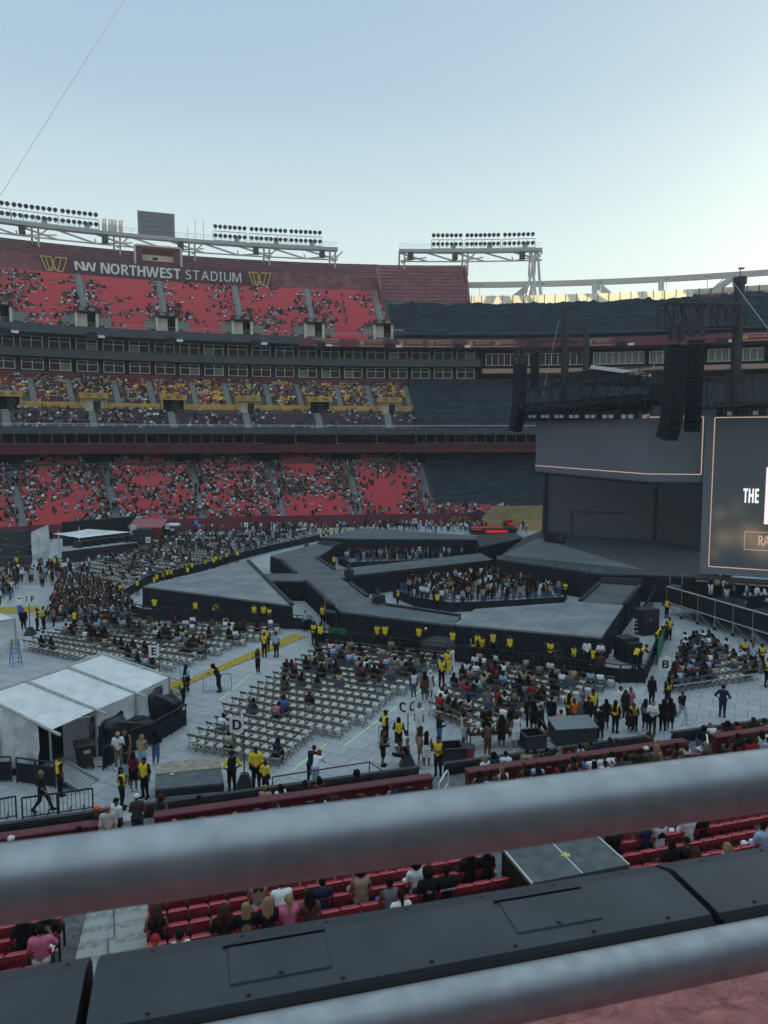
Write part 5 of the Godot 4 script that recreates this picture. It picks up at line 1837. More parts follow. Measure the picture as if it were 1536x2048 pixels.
func foreground() -> void:
	var b := Basis(Vector3(0.9681, 0, -0.2504), Vector3.UP, Vector3(0.2504, 0, 0.9681))
	var rail := thing("deck_railing", "galvanised two-bar railing at the front of the viewing deck", "railing", edge(0.3, 0.68, -0.87))
	var o := rail.position
	put("top_bar", smooth_pipe(edge(-1.6, 0.61, -0.348) - o, edge(2.6, 0.61, -0.348) - o, 0.030), M.galvanised, rail)
	put("lower_bar", smooth_pipe(edge(-1.6, 0.76, -0.66) - o, edge(2.6, 0.76, -0.66) - o, 0.030), M.galvanised, rail)
	for s in [-1.5, 2.5]:
		put("post", smooth_pipe(edge(s, 0.80, -0.87) - o, edge(s, 0.60, -0.31) - o, 0.028), M.galvanised, rail)
	# painted concrete ledge
	var g := Geo.new()
	g.box(edge(0.5, 0.35, -1.035), Vector3(9.0, 0.2, 1.5), b)
	structure("ledge", g, M.red_ledge, "rough faded red painted concrete ledge under the railing")
	# dark covers of the board mounted outside the ledge
	var seams := [-4.2, -0.186, 0.935, 3.7]
	var names := ["dark grey sloping ledge cover at the stair side", "long dark grey sloping ledge cover with two bolted hatches", "dark grey sloping ledge cover past the seam"]
	for k in 3:
		var s0: float = seams[k] + 0.008
		var s1: float = seams[k + 1] - 0.008
		var t := thing("ledge_cover", names[k], "cover panel", edge((s0 + s1) * 0.5, 1.4, -1.2), 0.0, "dark covers along the ledge")
		t.transform.basis = b
		var c := (s0 + s1) * 0.5
		var hl := (s1 - s0) * 0.5
		# section from the near lip to the far drop, extruded along the ledge; x is local, z towards the viewer
		var prof := [[1.113, -0.97], [1.113, -0.899], [1.119, -0.890], [1.142, -0.888], [1.250, -0.884], [1.262, -0.887], [1.310, -0.905], [1.330, -0.930], [1.330, -1.6]]
		g = Geo.new()
		for i in prof.size() - 1:
			var p: Array = prof[i]
			var q: Array = prof[i + 1]
			g.quad(Vector3(-hl, p[1] + 1.2, 1.4 - p[0]), Vector3(-hl, q[1] + 1.2, 1.4 - q[0]), Vector3(hl, q[1] + 1.2, 1.4 - q[0]), Vector3(hl, p[1] + 1.2, 1.4 - p[0]))
		for e in [-1, 1]:
			for i in range(1, prof.size() - 1):
				var a0 := Vector3(e * hl, prof[0][1] + 1.2, 1.4 - prof[0][0])
				var a1 := Vector3(e * hl, prof[i][1] + 1.2, 1.4 - prof[i][0])
				var a2 := Vector3(e * hl, prof[i + 1][1] + 1.2, 1.4 - prof[i + 1][0])
				if e > 0: g.tri(a0, a1, a2)
				else: g.tri(a0, a2, a1)
		put("cover_body", g, M.ledge_cover, t)
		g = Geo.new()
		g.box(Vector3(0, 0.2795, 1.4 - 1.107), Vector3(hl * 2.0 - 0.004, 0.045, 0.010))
		put("shadow_gap_strip", g, M.rubber, t)  # black strip put in for the dark shadow gap below the lip
		var slope := Basis(Vector3.RIGHT, 0.037)
		# bolts along both edges
		var x := -hl + 0.09
		while x < hl:
			for q in [[1.130, -0.889], [1.286, -0.896]]:
				g = Geo.new()
				g.tube([Vector3(x, q[1] + 1.197, 1.4 - q[0]), Vector3(x, q[1] + 1.203, 1.4 - q[0])], 0.0035, 7)
				put("bolt", g, M.case_black, t)
			x += 0.155
		if k == 1:
			for h in [[0.038, 0.209], [0.548, 0.721]]:
				var hc: float = (h[0] + h[1]) * 0.5 - c
				var hw: float = h[1] - h[0]
				var at := Vector3(hc, -0.8855 + 1.2, 1.4 - 1.198)
				g = Geo.new()
				g.soft_box(at, Vector3(hw, 0.005, 0.088), 0.002, slope)
				var hatch := put("hatch", g, M.ledge_cover, t)
				g = Geo.new()
				g.box(at + slope * Vector3(-0.002, 0.001, -0.050), Vector3(hw + 0.01, 0.006, 0.006), slope)
				put("hinge_strip", g, M.black_paint, hatch)
				g = Geo.new()
				g.tube([at + slope * Vector3(0.0, 0.001, 0.034), at + slope * Vector3(0.0, 0.005, 0.034)], 0.005, 8)
				put("latch_bolt", g, M.case_black, hatch)
	# unseen stand behind the viewer, added with its wall sized to shade the railing
	var rear := thing("added_rear_stand", "unseen club tiers and suite wall added behind the railing to darken it", "grandstand")
	g = Geo.new()
	for i in 9: g.box(edge(0.0, -1.2 - 0.85 * i, -3.0 + 0.2 * i), Vector3(120.0, 3.0 + 0.4 * i, 0.85), b)
	put("terrace", g, M.concrete_dark, rear)
	g = Geo.new()
	g.box(edge(0.0, -9.4, 5.0), Vector3(120.0, 11.0, 0.6), b)
	put("added_suite_wall", g, M.maroon, rear)


# ---------------------------------------------------------------- things on the arena floor
func ground_strip(called: String, label: String, pts: Array, w: float, m: Material) -> void:
	var g := Geo.new()
	for i in pts.size() - 1:
		var a: Vector3 = pts[i] + Vector3(0, 0.009, 0)
		var b: Vector3 = pts[i + 1] + Vector3(0, 0.009, 0)
		g.beam(a, b, w, 0.005)
	structure(called, g, m, label)


func sign_board(at: Vector3, text: String, turn: float, label: String, both := false) -> void:
	var t := thing("block_sign", label, "sign", Vector3(at.x, 0, at.z), turn)
	var g := Geo.new()
	g.tube([Vector3(0, 0.3, 0), Vector3(0, 2.5, 0)], 0.03, 6)
	put("pole", g, M.black_metal, t)
	g = Geo.new()
	g.hexa([Vector3(-0.38, 0, -0.38), Vector3(-0.38, 0, 0.38), Vector3(0.38, 0, 0.38), Vector3(0.38, 0, -0.38), Vector3(-0.14, 0.62, -0.14), Vector3(-0.14, 0.62, 0.14), Vector3(0.14, 0.62, 0.14), Vector3(0.14, 0.62, -0.14)])
	put("base", g, M.case_black, t)
	# two boards folded round the pole
	for k in 2:
		var b := Basis(Vector3.UP, deg_to_rad(-14.0 if k == 0 else 100.0)) if not both else Basis(Vector3.UP, deg_to_rad(-42.0 if k == 0 else 48.0))
		var c := b * Vector3(-0.30 if k == 0 else 0.30, 0, 0)
		g = Geo.new()
		g.box(Vector3(0, 2.77, 0) + c, Vector3(0.60, 0.70, 0.02), b)
		var o := put("board", g, M.sign_white, t)
		letters(text, 0.62, Vector3(0, 2.77, 0) + c + b.z * 0.014, b * Basis.from_scale(Vector3(1.1, 1.0, 1.0)), M.letter_black, o, 0.012, true)


func barrier_run(called: String, label: String, pts: Array, h: float, solid: bool, m: Material) -> void:
	var t := thing(called, label, "crowd barrier", Vector3(pts[0].x, 0, pts[0].z))
	var o := t.position
	for i in pts.size() - 1:
		var a: Vector3 = pts[i] - o
		var b: Vector3 = pts[i + 1] - o
		var n := maxi(1, int(round((b - a).length() / 1.25)))
		for k in n:
			var p := a.lerp(b, (k + 0.02) / n)
			var q := a.lerp(b, (k + 0.98) / n)
			var d := (q - p).normalized()
			var f := Basis(d, Vector3.UP, d.cross(Vector3.UP))
			var g := Geo.new()
			g.beam(p + Vector3(0, h, 0), q + Vector3(0, h, 0), 0.06)
			g.beam(p + Vector3(0, 0.10, 0), q + Vector3(0, 0.10, 0), 0.04)
			g.beam(p, p + Vector3(0, h, 0), 0.05)
			g.beam(q, q + Vector3(0, h, 0), 0.05)
			for e in [0.3, 0.7]: g.beam(p.lerp(q, e), p.lerp(q, e) - f.z * 0.55 + Vector3(0, 0.02, 0), 0.05, 0.03)
			if not solid:
				for e in 7: g.beam(p.lerp(q, (e + 1) / 8.0) + Vector3(0, 0.1, 0), p.lerp(q, (e + 1) / 8.0) + Vector3(0, h, 0), 0.018)
			var bar := put("barrier_section", g, m, t)
			if solid:
				g = Geo.new()
				g.box((p + q) * 0.5 + Vector3(0, h * 0.45, 0), Vector3((q - p).length() - 0.06, h * 0.72, 0.02), f)
				put("mesh_panel", g, M.black_cloth, bar)


func cloth_wall(t: Node, called: String, a: Vector3, b: Vector3, y0: float, ya: float, yb: float, m: Material, wave := 0.05) -> void:
	var st := SurfaceTool.new()
	st.begin(Mesh.PRIMITIVE_TRIANGLES)
	st.set_smooth_group(0)
	var d := (b - a)
	var out := d.cross(Vector3.UP).normalized()
	var nz := FastNoiseLite.new()
	nz.frequency = 0.35
	nz.seed = hash(called) % 100
	var at := func(i: int, j: int) -> Vector3:
		var f := i / 24.0
		var h := j / 6.0
		var p := a.lerp(b, f)
		p.y = lerpf(y0, lerpf(ya, yb, f), h)
		return p + out * (nz.get_noise_2d(f * d.length() * 2.5, h * 3.0 + f * 6.0) * wave * (1.2 - h))
	for i in 24:
		for j in 6:
			for p in [at.call(i, j), at.call(i, j + 1), at.call(i + 1, j + 1), at.call(i, j), at.call(i + 1, j + 1), at.call(i + 1, j)]: st.add_vertex(p)
	st.generate_normals()
	put(called, st.commit(), m, t)


func roof_sheet(t: Node, a: Vector3, b: Vector3, c: Vector3, d: Vector3, sag: float, m: Material) -> void:
	# a-b ridge, d-c eave
	var st := SurfaceTool.new()
	st.begin(Mesh.PRIMITIVE_TRIANGLES)
	st.set_smooth_group(0)
	var nz := FastNoiseLite.new()
	nz.frequency = 0.6
	var at := func(i: int, j: int) -> Vector3:
		var u := i / 10.0
		var v := j / 10.0
		var p := a.lerp(b, u).lerp(d.lerp(c, u), v)
		return p - Vector3(0, sag * sin(PI * u) * sin(PI * minf(1.0, v * 0.9 + 0.1)) + nz.get_noise_3dv(p * 2.0) * 0.025, 0)
	for i in 10:
		for j in 10:
			for p in [at.call(i, j), at.call(i + 1, j), at.call(i + 1, j + 1), at.call(i, j), at.call(i + 1, j + 1), at.call(i, j + 1)]: st.add_vertex(p)
	st.generate_normals()
	put("roof_panel", st.commit(), m, t)


func floor_things() -> void:
	var g: Geo
	# yellow cable ramp, segment by segment
	var ramp := Node3D.new()
	ramp.name = "yellow_path"
	add_child(ramp)
	tag(ramp, "worn yellow ramp panels laid between blocks E and D", "", "", "structure")
	for q in [[Vector3(-12.75, 0, -42.63), Vector3(-11.89, 0, -45.71), Vector3(-5.85, 0, -55.05), Vector3(-7.01, 0, -55.85), 11], [Vector3(-33.7, 0, -62.15), Vector3(-35, 0, -64.61), Vector3(-29.94, 0, -63.26), Vector3(-30.93, 0, -65.4), 5]]:
		for i in q[4]:
			g = Geo.new()
			var f0: float = (i + 0.01) / q[4]
			var f1: float = (i + 0.99) / q[4]
			g.slab([q[0].lerp(q[2], f0), q[0].lerp(q[2], f1), q[1].lerp(q[3], f1), q[1].lerp(q[3], f0)], 0.004, 0.05)
			put("ramp_panel", g, M.yellow_ramp, ramp)
			g = Geo.new()
			for e in [0.32, 0.68]: g.beam(q[0].lerp(q[2], f0).lerp(q[1].lerp(q[3], f0), e) + Vector3(0, 0.055, 0), q[0].lerp(q[2], f1).lerp(q[1].lerp(q[3], f1), e) + Vector3(0, 0.055, 0), 0.05, 0.012)
			put("ramp_groove", g, M.seat_gold, ramp)
	for q in [[Vector3(-4.18, 0, -32.18), Vector3(-2.79, 0, -35.22)], [Vector3(-2, 0, -34.86), Vector3(1.27, 0, -41.44)], [Vector3(1.7, 0, -42.03), Vector3(4.51, 0, -47.48)], [Vector3(-9.18, 0, -34.28), Vector3(-8.36, 0, -37.88)], [Vector3(-33.47, 0, -62.52), Vector3(-36.59, 0, -71.78)], [Vector3(-37.2, 0, -73.5), Vector3(-39.79, 0, -80.39)], [Vector3(4.4, 0, -34.92), Vector3(7.54, 0, -36.93)], [Vector3(-9.44, 0, -41.36), Vector3(-8.54, 0, -45.91)]]:
		ground_strip("floor_marking", "pale green tape line along a seating block", q, 0.10, M.green_tape)
	# section signs
	sign_board(Vector3(-6.01, 2.77, -30.61), "D", 10, "white D sign on a black pole at the folding chairs near the grey box")
	sign_board(Vector3(-12.97, 2.77, -41.66), "E", 12, "white E sign on a pole beyond the large white tent")
	sign_board(Vector3(1.09, 2.77, -32.57), "C", 5, "white double C sign on a pole by the aisle queue", true)
	sign_board(Vector3(-27.16, 2.77, -55.63), "F", 0, "white double F sign on a pole by the far yellow strip", true)
	sign_board(Vector3(15.58, 2.77, -39.18), "B", 8, "white B sign on a pole in front of the wheeled riser")
	sign_board(Vector3(-28.52, 2.77, -89.43), "G", 0, "white G sign beside the far open tent")
	sign_board(Vector3(-30.29, 2.77, -103.57), "H", 0, "white H sign before the grey portable toilet")
	sign_board(Vector3(-19.5, 2.77, -105.42), "J", 0, "white J sign by the far field wall")
	sign_board(Vector3(-10.86, 2.77, -102.97), "M", 0, "white M sign near the far raised platform")
	sign_board(Vector3(4.89, 2.77, -110.69), "K", 0, "white K sign against the far field wall")
	# barriers round the stage
	barrier_run("stage_barrier", "black mesh crowd barrier in front of the C and D blocks", [Vector3(-5.72, 0, -56.82), Vector3(-4.67, 0, -52.84), Vector3(-0.28, 0, -50.81), Vector3(7.6, 0, -47.26), Vector3(14.48, 0, -44.17)], 1.2, true, M.black_metal)
	barrier_run("stage_barrier", "black crowd barrier bending back past the angular wing", [Vector3(14.48, 0, -44.17), Vector3(16.01, 0, -44.17), Vector3(18.94, 0, -50.32), Vector3(21.96, 0, -55.63)], 1.2, true, M.black_metal)
	barrier_run("stage_barrier", "black mesh crowd barrier in front of block E", [Vector3(-24.18, 0, -64.41), Vector3(-20.09, 0, -60.39), Vector3(-13.68, 0, -58.71), Vector3(-9.05, 0, -57.6), Vector3(-5.72, 0, -56.82)], 1.2, true, M.black_metal)
	barrier_run("stage_barrier", "black crowd barrier between block G and the triangular wing", [Vector3(-24.33, 0, -64.8), Vector3(-24.33, 0, -75.84), Vector3(-20.79, 0, -82.55), Vector3(-17.49, 0, -92.08), Vector3(-14.15, 0, -99.74), Vector3(-9.49, 0, -108.75)], 1.2, true, M.black_metal)
	barrier_run("pit_barrier", "black barrier fencing the pit between the runways", [Vector3(0.85, 0, -69), Vector3(2.77, 0, -65), Vector3(5.93, 0, -62.89), Vector3(10.16, 0, -63.64), Vector3(16.23, 0, -65.2)], 1.15, true, M.black_metal)
	barrier_run("pit_barrier", "black barrier fencing the far pit", [Vector3(-5.51, 0, -87.59), Vector3(-3.92, 0, -84.17), Vector3(3.04, 0, -85.51), Vector3(10.38, 0, -88.31)], 1.15, true, M.black_metal)
	barrier_run("steel_barrier", "silver tubular crowd barrier beside the yellow ramp", [Vector3(-10.71, 0, -42.54), Vector3(-9.05, 0, -42.81)], 1.1, false, M.aluminium)
	barrier_run("steel_barrier", "silver tubular crowd barrier near the E sign", [Vector3(-13.91, 0, -44.73), Vector3(-12.38, 0, -43.89)], 1.1, false, M.aluminium)
	barrier_run("steel_barrier", "silver tubular crowd barrier behind the C sign", [Vector3(-0.27, 0, -34.57), Vector3(0.8, 0, -35.65)], 1.1, false, M.aluminium)
	barrier_run("cloth_barrier", "black cloth-covered barrier beside the tarped gear", [Vector3(-12.73, 0, -32.23), Vector3(-12.4, 0, -32.96)], 1.05, true, M.case_black)
	barrier_run("cloth_barrier", "black cloth-covered barrier along the tarped gear", [Vector3(-12.08, 0, -34.05), Vector3(-11.23, 0, -35.16), Vector3(-10.34, 0, -37.47)], 1.15, true, M.case_black)
	barrier_run("cloth_barrier", "black cloth-covered barrier before the tent entrance", [Vector3(-17.2, 0, -31), Vector3(-16.28, 0, -31.1)], 1.15, true, M.case_black)
	barrier_run("cloth_barrier", "wide black cloth-covered barrier left of the loading ramp", [Vector3(-16.02, 0, -31), Vector3(-14.09, 0, -30.49)], 1.15, true, M.case_black)
	barrier_run("low_barrier", "low black tube barrier below the loading ramp", [Vector3(-15.56, 0, -27.54), Vector3(-14.53, 0, -28)], 0.9, false, M.black_metal)
	barrier_run("low_barrier", "low black tube barrier in front of the walking man", [Vector3(-14.26, 0, -27.84), Vector3(-11.75, 0, -28.67)], 0.9, false, M.black_metal)
	# green panels at the barrier
	for q in [[Vector3(-4.01, 0, -52.71), Vector3(-3.38, 0, -52.52), "green folding screen panel at the stage barrier near the steps"], [Vector3(-3.3, 0, -52.45), Vector3(-2.71, 0, -52.19), "second green folding screen panel beside the stage steps barrier"], [Vector3(18.13, 0, -48.02), Vector3(20.08, 0, -52.06), "green panel hung on the barrier by the angular wing"]]:
		var c: Vector3 = (q[0] + q[1]) * 0.5
		var t := thing("screen_panel", q[2], "screen panel", c)
		g = Geo.new()
		g.beam(q[0] - c + Vector3(0, 0.72, 0), q[1] - c + Vector3(0, 0.72, 0), 0.04, 1.25)
		put("panel", g, M.green_panel, t)
		g = Geo.new()
		for e in [q[0], q[1]]: g.box(e - c + Vector3(0, 0.7, 0), Vector3(0.05, 1.4, 0.05))
		put("post", g, M.black_metal, t)
	tent()
	far_tents()
	# grey and tan box in front of the D sign
	var c := (Vector3(-9.82, 1.1, -30.62) + Vector3(-6.46, 1.1, -28.67)) * 0.5 * Vector3(1, 0, 1)
	var bx := thing("loading_box", "large loading box with half tan and half grey sloping top", "box", c)
	var b0 := Vector3(-9.79, 1.15, -30.51) - c
	var b1 := Vector3(-7.21, 1.15, -31.17) - c
	var b2 := Vector3(-6.48, 1.05, -28.77) - c
	var b3 := Vector3(-9.1, 1.05, -28.21) - c
	var m0 := b0.lerp(b3, 0.45)
	var m1 := b1.lerp(b2, 0.45)
	g = Geo.new()
	g.slab([b0, b1, b2, b3], 0.0, 0.98)
	put("box_body", g, M.case_black, bx)
	g = Geo.new()
	g.slab([b0, b1, m1, m0], 0.985, 1.12)
	put("tan_lid", g, M.tan_lid, bx)
	g = Geo.new()
	g.slab([m0, m1, b2, b3], 0.985, 1.08)
	put("grey_lid", g, M.deck_grey, bx)
	g = Geo.new()
	g.beam(b3 + Vector3(0, -0.35, 0.06), b2 + Vector3(0, -0.35, 0.06), 0.05, 0.06)
	put("metal_strip", g, M.aluminium, bx)
	g = Geo.new()
	g.box(b0.lerp(b2, 0.45) * Vector3(1, 0, 1) + Vector3(-0.5, 1.10, 0.2), Vector3(0.16, 0.02, 0.09), Basis(Vector3.UP, 0.3))
	put("paper_scrap", g, M.white, bx)
	# aluminium loading ramp at the tent
	var lr := thing("loading_ramp", "ribbed aluminium loading ramp leading out of the white tent", "ramp", Vector3(-13.29, 0, -31.05))
	var o := lr.position
	g = Geo.new()
	g.quad(Vector3(-14.31, 0.55, -32) - o, Vector3(-12.57, 0.05, -31.28) - o, Vector3(-12.92, 0.05, -30.2) - o, Vector3(-13.86, 0.55, -30.32) - o)
	g.quad(Vector3(-14.31, 0.55, -32) - o, Vector3(-13.86, 0.55, -30.32) - o, Vector3(-13.86, 0.55, -30.32) - o - Vector3(0, 0.5, 0), Vector3(-14.31, 0.55, -32) - o - Vector3(0, 0.5, 0))
	put("ramp_deck", g, M.aluminium, lr)
	for q in [[Vector3(-14.26, 0.6, -31.89), Vector3(-12.52, 0.1, -31.17)], [Vector3(-13.81, 0.6, -30.21), Vector3(-12.88, 0.1, -30.1)]]:
		g = Geo.new()
		g.beam(q[0] - o, q[1] - o, 0.05, 0.12)
		put("side_rail", g, M.aluminium, lr)
	for i in 9:
		g = Geo.new()
		var f := (i + 1) / 10.0
		g.beam((Vector3(-14.3, 0.56, -31.98)).lerp(Vector3(-12.56, 0.06, -31.26), f) - o, (Vector3(-13.85, 0.56, -30.3)).lerp(Vector3(-12.91, 0.06, -30.18), f) - o, 0.03, 0.012)
		put("tread_rib", g, M.grey_steel, lr)
	# wheeled bin
	var wb := thing("wheeled_bin", "dark brown wheeled rubbish bin beside the tent doorway", "bin", Vector3(-13.69, 0, -32.59), 25.0)
	g = Geo.new()
	g.hexa([Vector3(-0.32, 0.12, -0.3), Vector3(-0.32, 0.12, 0.3), Vector3(0.32, 0.12, 0.3), Vector3(0.32, 0.12, -0.3), Vector3(-0.42, 1.1, -0.42), Vector3(-0.42, 1.1, 0.40), Vector3(0.42, 1.1, 0.40), Vector3(0.42, 1.1, -0.42)])
	put("bin_body", g, M.bin_brown, wb)
	g = Geo.new()
	g.soft_box(Vector3(0, 1.14, 0), Vector3(0.9, 0.08, 0.9), 0.03)
	put("lid", g, M.bin_brown, wb)
	for x in [-0.34, 0.34]:
		g = Geo.new()
		g.tube([Vector3(x - 0.03, 0.13, 0.32), Vector3(x + 0.03, 0.13, 0.32)], 0.13, 10)
		put("wheel", g, M.rubber, wb)
	g = Geo.new()
	g.box(Vector3(0.1, 0.85, 0.385), Vector3(0.3, 0.16, 0.02), Basis(Vector3.RIGHT, 0.1))
	put("sticker", g, M.tan_roof, wb)
	# tarped gear heaps
	for q in [[Vector3(-12.76, 0, -35.04), 3.2, 1.35, 1.5, "long heap of gear under shiny black plastic sheeting"], [Vector3(-11.7, 0, -37.81), 2.0, 1.65, 1.6, "tall heap of gear under black plastic near the tent corner"]]:
		heap(q[0], q[1], q[2], q[3], q[4])
	# folding table with yellow top by the ramp
	var ft := thing("yellow_bench", "yellow topped trestle at the end of the yellow ramp", "trestle", Vector3(-12.46, 0, -42.03), 55.0)
	g = Geo.new()
	g.box(Vector3(0, 0.62, 0), Vector3(2.2, 0.06, 0.9))
	put("top", g, M.yellow_ramp, ft)
	for x in [-0.9, -0.3, 0.3, 0.9]:
		g = Geo.new()
		for z in [-0.4, 0.4]: g.beam(Vector3(x, 0.6, z), Vector3(x + 0.1, 0, z * 1.2), 0.05)
		put("leg_pair", g, M.black_metal, ft)
	for q in [[Vector3(-49.04, 0, -94.5), 3.0, 1.3, 1.6], [Vector3(-45.79, 0, -92.08), 1.6, 1.5, 1.2], [Vector3(-45.56, 0, -94.5), 1.4, 1.4, 1.2], [Vector3(-51.37, 0, -100.66), 5.0, 2.4, 2.0], [Vector3(-43.84, 0, -86.89), 3.4, 1.0, 1.4], [Vector3(-33.1, 0, -100.66), 2.2, 2.6, 2.0]]:
		flight_case(q[0], Vector3(q[1], q[2], q[3]), 6.0)
	# step ladders
	for q in [[Vector3(-24.48, 0, -48.02), M.blue_ladder, 40.0, 1.7, "blue step ladder with yellow top beside the small tent"], [Vector3(-43.19, 0, -93.28), M.blue_ladder, 20.0, 2.2, "pale blue step ladder at the far open tent"], [Vector3(19.48, 0, -55.92), M.white_frame, -15.0, 1.1, "small white step stool beside the stage wing"]]:
		var t := thing("step_ladder", q[4], "ladder", q[0], q[2])
		var h: float = q[3]
		for z in [-1, 1]:
			for x in [-1, 1]:
				g = Geo.new()
				g.beam(Vector3(x * 0.28, 0, z * h * 0.25), Vector3(x * 0.2, h, z * 0.06), 0.06)
				put("rail", g, q[1], t)
		for i in int(h / 0.3):
			g = Geo.new()
			var y := 0.3 * (i + 1)
			g.box(Vector3(0, y - 0.02, h * 0.25 * (1.0 - y / h) + 0.05), Vector3(0.46, 0.04, 0.1))
			put("step", g, q[1], t)
		g = Geo.new()
		g.box(Vector3(0, h + 0.02, 0), Vector3(0.5, 0.06, 0.24))
		put("cap", g, M.yellow_ramp if q[1] == M.blue_ladder else q[1], t)
	riser()
	concession()


func heap(at: Vector3, l: float, h: float, w: float, label: String) -> void:
	var st := SurfaceTool.new()
	st.begin(Mesh.PRIMITIVE_TRIANGLES)
	st.set_smooth_group(0)
	var nz := FastNoiseLite.new()
	nz.frequency = 0.9
	nz.seed = int(l * 10)
	var rows := []
	for j in 9:
		var row := []
		var f := j / 8.0
		for i in 36:
			var a := TAU * i / 36.0
			var sx := signf(cos(a)) * pow(absf(cos(a)), 0.45)
			var sz := signf(sin(a)) * pow(absf(sin(a)), 0.45)
			var k: float = [1.08, 1.02, 0.98, 0.95, 0.93, 0.90, 0.80, 0.45, 0.0][j]
			var y: float = [0.0, 0.2, 0.42, 0.62, 0.8, 0.93, 1.0, 1.03, 1.04][j] * h * (1.0 - 0.22 * clampf(sx, -1, 1))
			var p := Vector3(sx * l * 0.5 * k, y, sz * w * 0.5 * k)
			p += Vector3(nz.get_noise_2d(i * 2.3, f * 3.0), 0.4 * nz.get_noise_2d(i * 1.2 + 40.0, f * 8.0) if j > 4 else 0.0, nz.get_noise_2d(i * 2.3 + 90.0, f * 3.0)) * 0.22
			row.append(p)
		rows.append(row)
	for j in 8:
		for i in 36:
			var k := (i + 1) % 36
			for p in [rows[j][i], rows[j + 1][i], rows[j + 1][k], rows[j][i], rows[j + 1][k], rows[j][k]]: st.add_vertex(p)
	st.generate_normals()
	var o := put("tarped_gear", st.commit(), M.plastic_sheet, null, at)
	o.rotation.y = deg_to_rad(32)
	tag(o, label, "covered gear")


func tent() -> void:
	var eave := [Vector3(-11.48, 2.3, -38.49), Vector3(-12.41, 2.3, -35.9), Vector3(-13.53, 2.3, -33.63), Vector3(-14.56, 2.3, -31.17)]
	var ridge := [Vector3(-14.95, 3.5, -38.59), Vector3(-15.85, 3.5, -36.24), Vector3(-16.94, 3.5, -34.08), Vector3(-17.89, 3.5, -32.03)]
	var t := thing("event_tent", "large white frame tent with three roof bays and sagging side walls", "tent", Vector3(ridge[2].x, 0, ridge[2].z))
	var o := t.position
	var other := []
	for i in 4: other.append(ridge[i] * 2.0 - eave[i] - Vector3(0, 2.4, 0) + Vector3(0, 1.2, 0) * 0.0)
	for i in 4: other[i].y = 2.3
	for i in 3:
		roof_sheet(t, ridge[i] - o, ridge[i + 1] - o, eave[i + 1] - o, eave[i] - o, 0.16, M.tent_white)
		roof_sheet(t, ridge[i + 1] - o, ridge[i] - o, other[i] - o, other[i + 1] - o, 0.16, M.tent_white)
	var g: Geo
	for i in 4:
		g = Geo.new()
		var dir: Vector3 = (eave[i] - ridge[i]).normalized()
		g.tube([ridge[i] - o + Vector3(0, 0.06, 0), eave[i] - o + dir * 0.55 + Vector3(0, 0.03, 0)], 0.07, 8)
		g.tube([ridge[i] - o + Vector3(0, 0.06, 0), other[i] - o + Vector3(0, 0.06, 0)], 0.07, 8)
		put("roof_beam", g, M.white_steel, t)
		g = Geo.new()
		g.tube([Vector3(eave[i].x, 0, eave[i].z) - o, eave[i] - o], 0.05, 8)
		put("post", g, M.grey_steel, t)
	for i in 2:
		cloth_wall(t, "side_wall", Vector3(eave[i].x, 0, eave[i].z) - o, Vector3(eave[i + 1].x, 0, eave[i + 1].z) - o, 0.05, 2.28, 2.28, M.tent_side, 0.28)
	var end_a := Vector3(eave[3].x, 0, eave[3].z)
	var end_b := Vector3(ridge[3].x, 0, ridge[3].z)
	cloth_wall(t, "end_wall", end_b.lerp(end_a, 0.3) - o, end_a.lerp(end_b, 0.18) - o, 0.35, 3.15, 2.42, M.tent_pink, 0.35)
	cloth_wall(t, "end_wall", Vector3(eave[0].x, 0, eave[0].z) - o, Vector3(other[0].x, 0, other[0].z) - o, 0.05, 2.28, 2.28, M.tent_side, 0.2)
	g = Geo.new()
	var i0 := Vector3(eave[2].x, 0, eave[2].z).lerp(Vector3(ridge[2].x, 0, ridge[2].z), 0.5) - o
	var i1 := Vector3(eave[3].x, 0, eave[3].z).lerp(Vector3(ridge[3].x, 0, ridge[3].z), 0.6) - o
	g.beam(i0 + Vector3(0, 1.2, 0), i1 + Vector3(0, 1.2, 0), 0.1, 2.4)
	put("inner_cloth", g, M.black_cloth, t)
	# small neighbouring tent at the picture's edge
	var e := [Vector3(-25.89, 2.4, -50.95), Vector3(-27.95, 2.4, -48.99), Vector3(-28.69, 3, -50.37), Vector3(-27.2, 3, -50.83)]
	t = thing("small_tent", "small white canopy tent next to the F sign", "tent", Vector3(e[0].x, 0, e[0].z))
	o = t.position
	roof_sheet(t, e[3] - o, e[2] - o, e[1] - o, e[0] - o, 0.1, M.tent_white)
	g = Geo.new()
	g.beam(e[0] - o, e[1] - o, 0.08, 0.14)
	put("valance_bar", g, M.white_steel, t)
	cloth_wall(t, "side_wall", Vector3(e[0].x, 0, e[0].z) - o, Vector3(e[1].x, 0, e[1].z) - o, 0.05, 2.35, 2.35, M.tent_side, 0.2)
	g = Geo.new()
	g.tube([Vector3.ZERO, Vector3(0, 2.4, 0)], 0.05, 8)
	put("post", g, M.grey_steel, t)


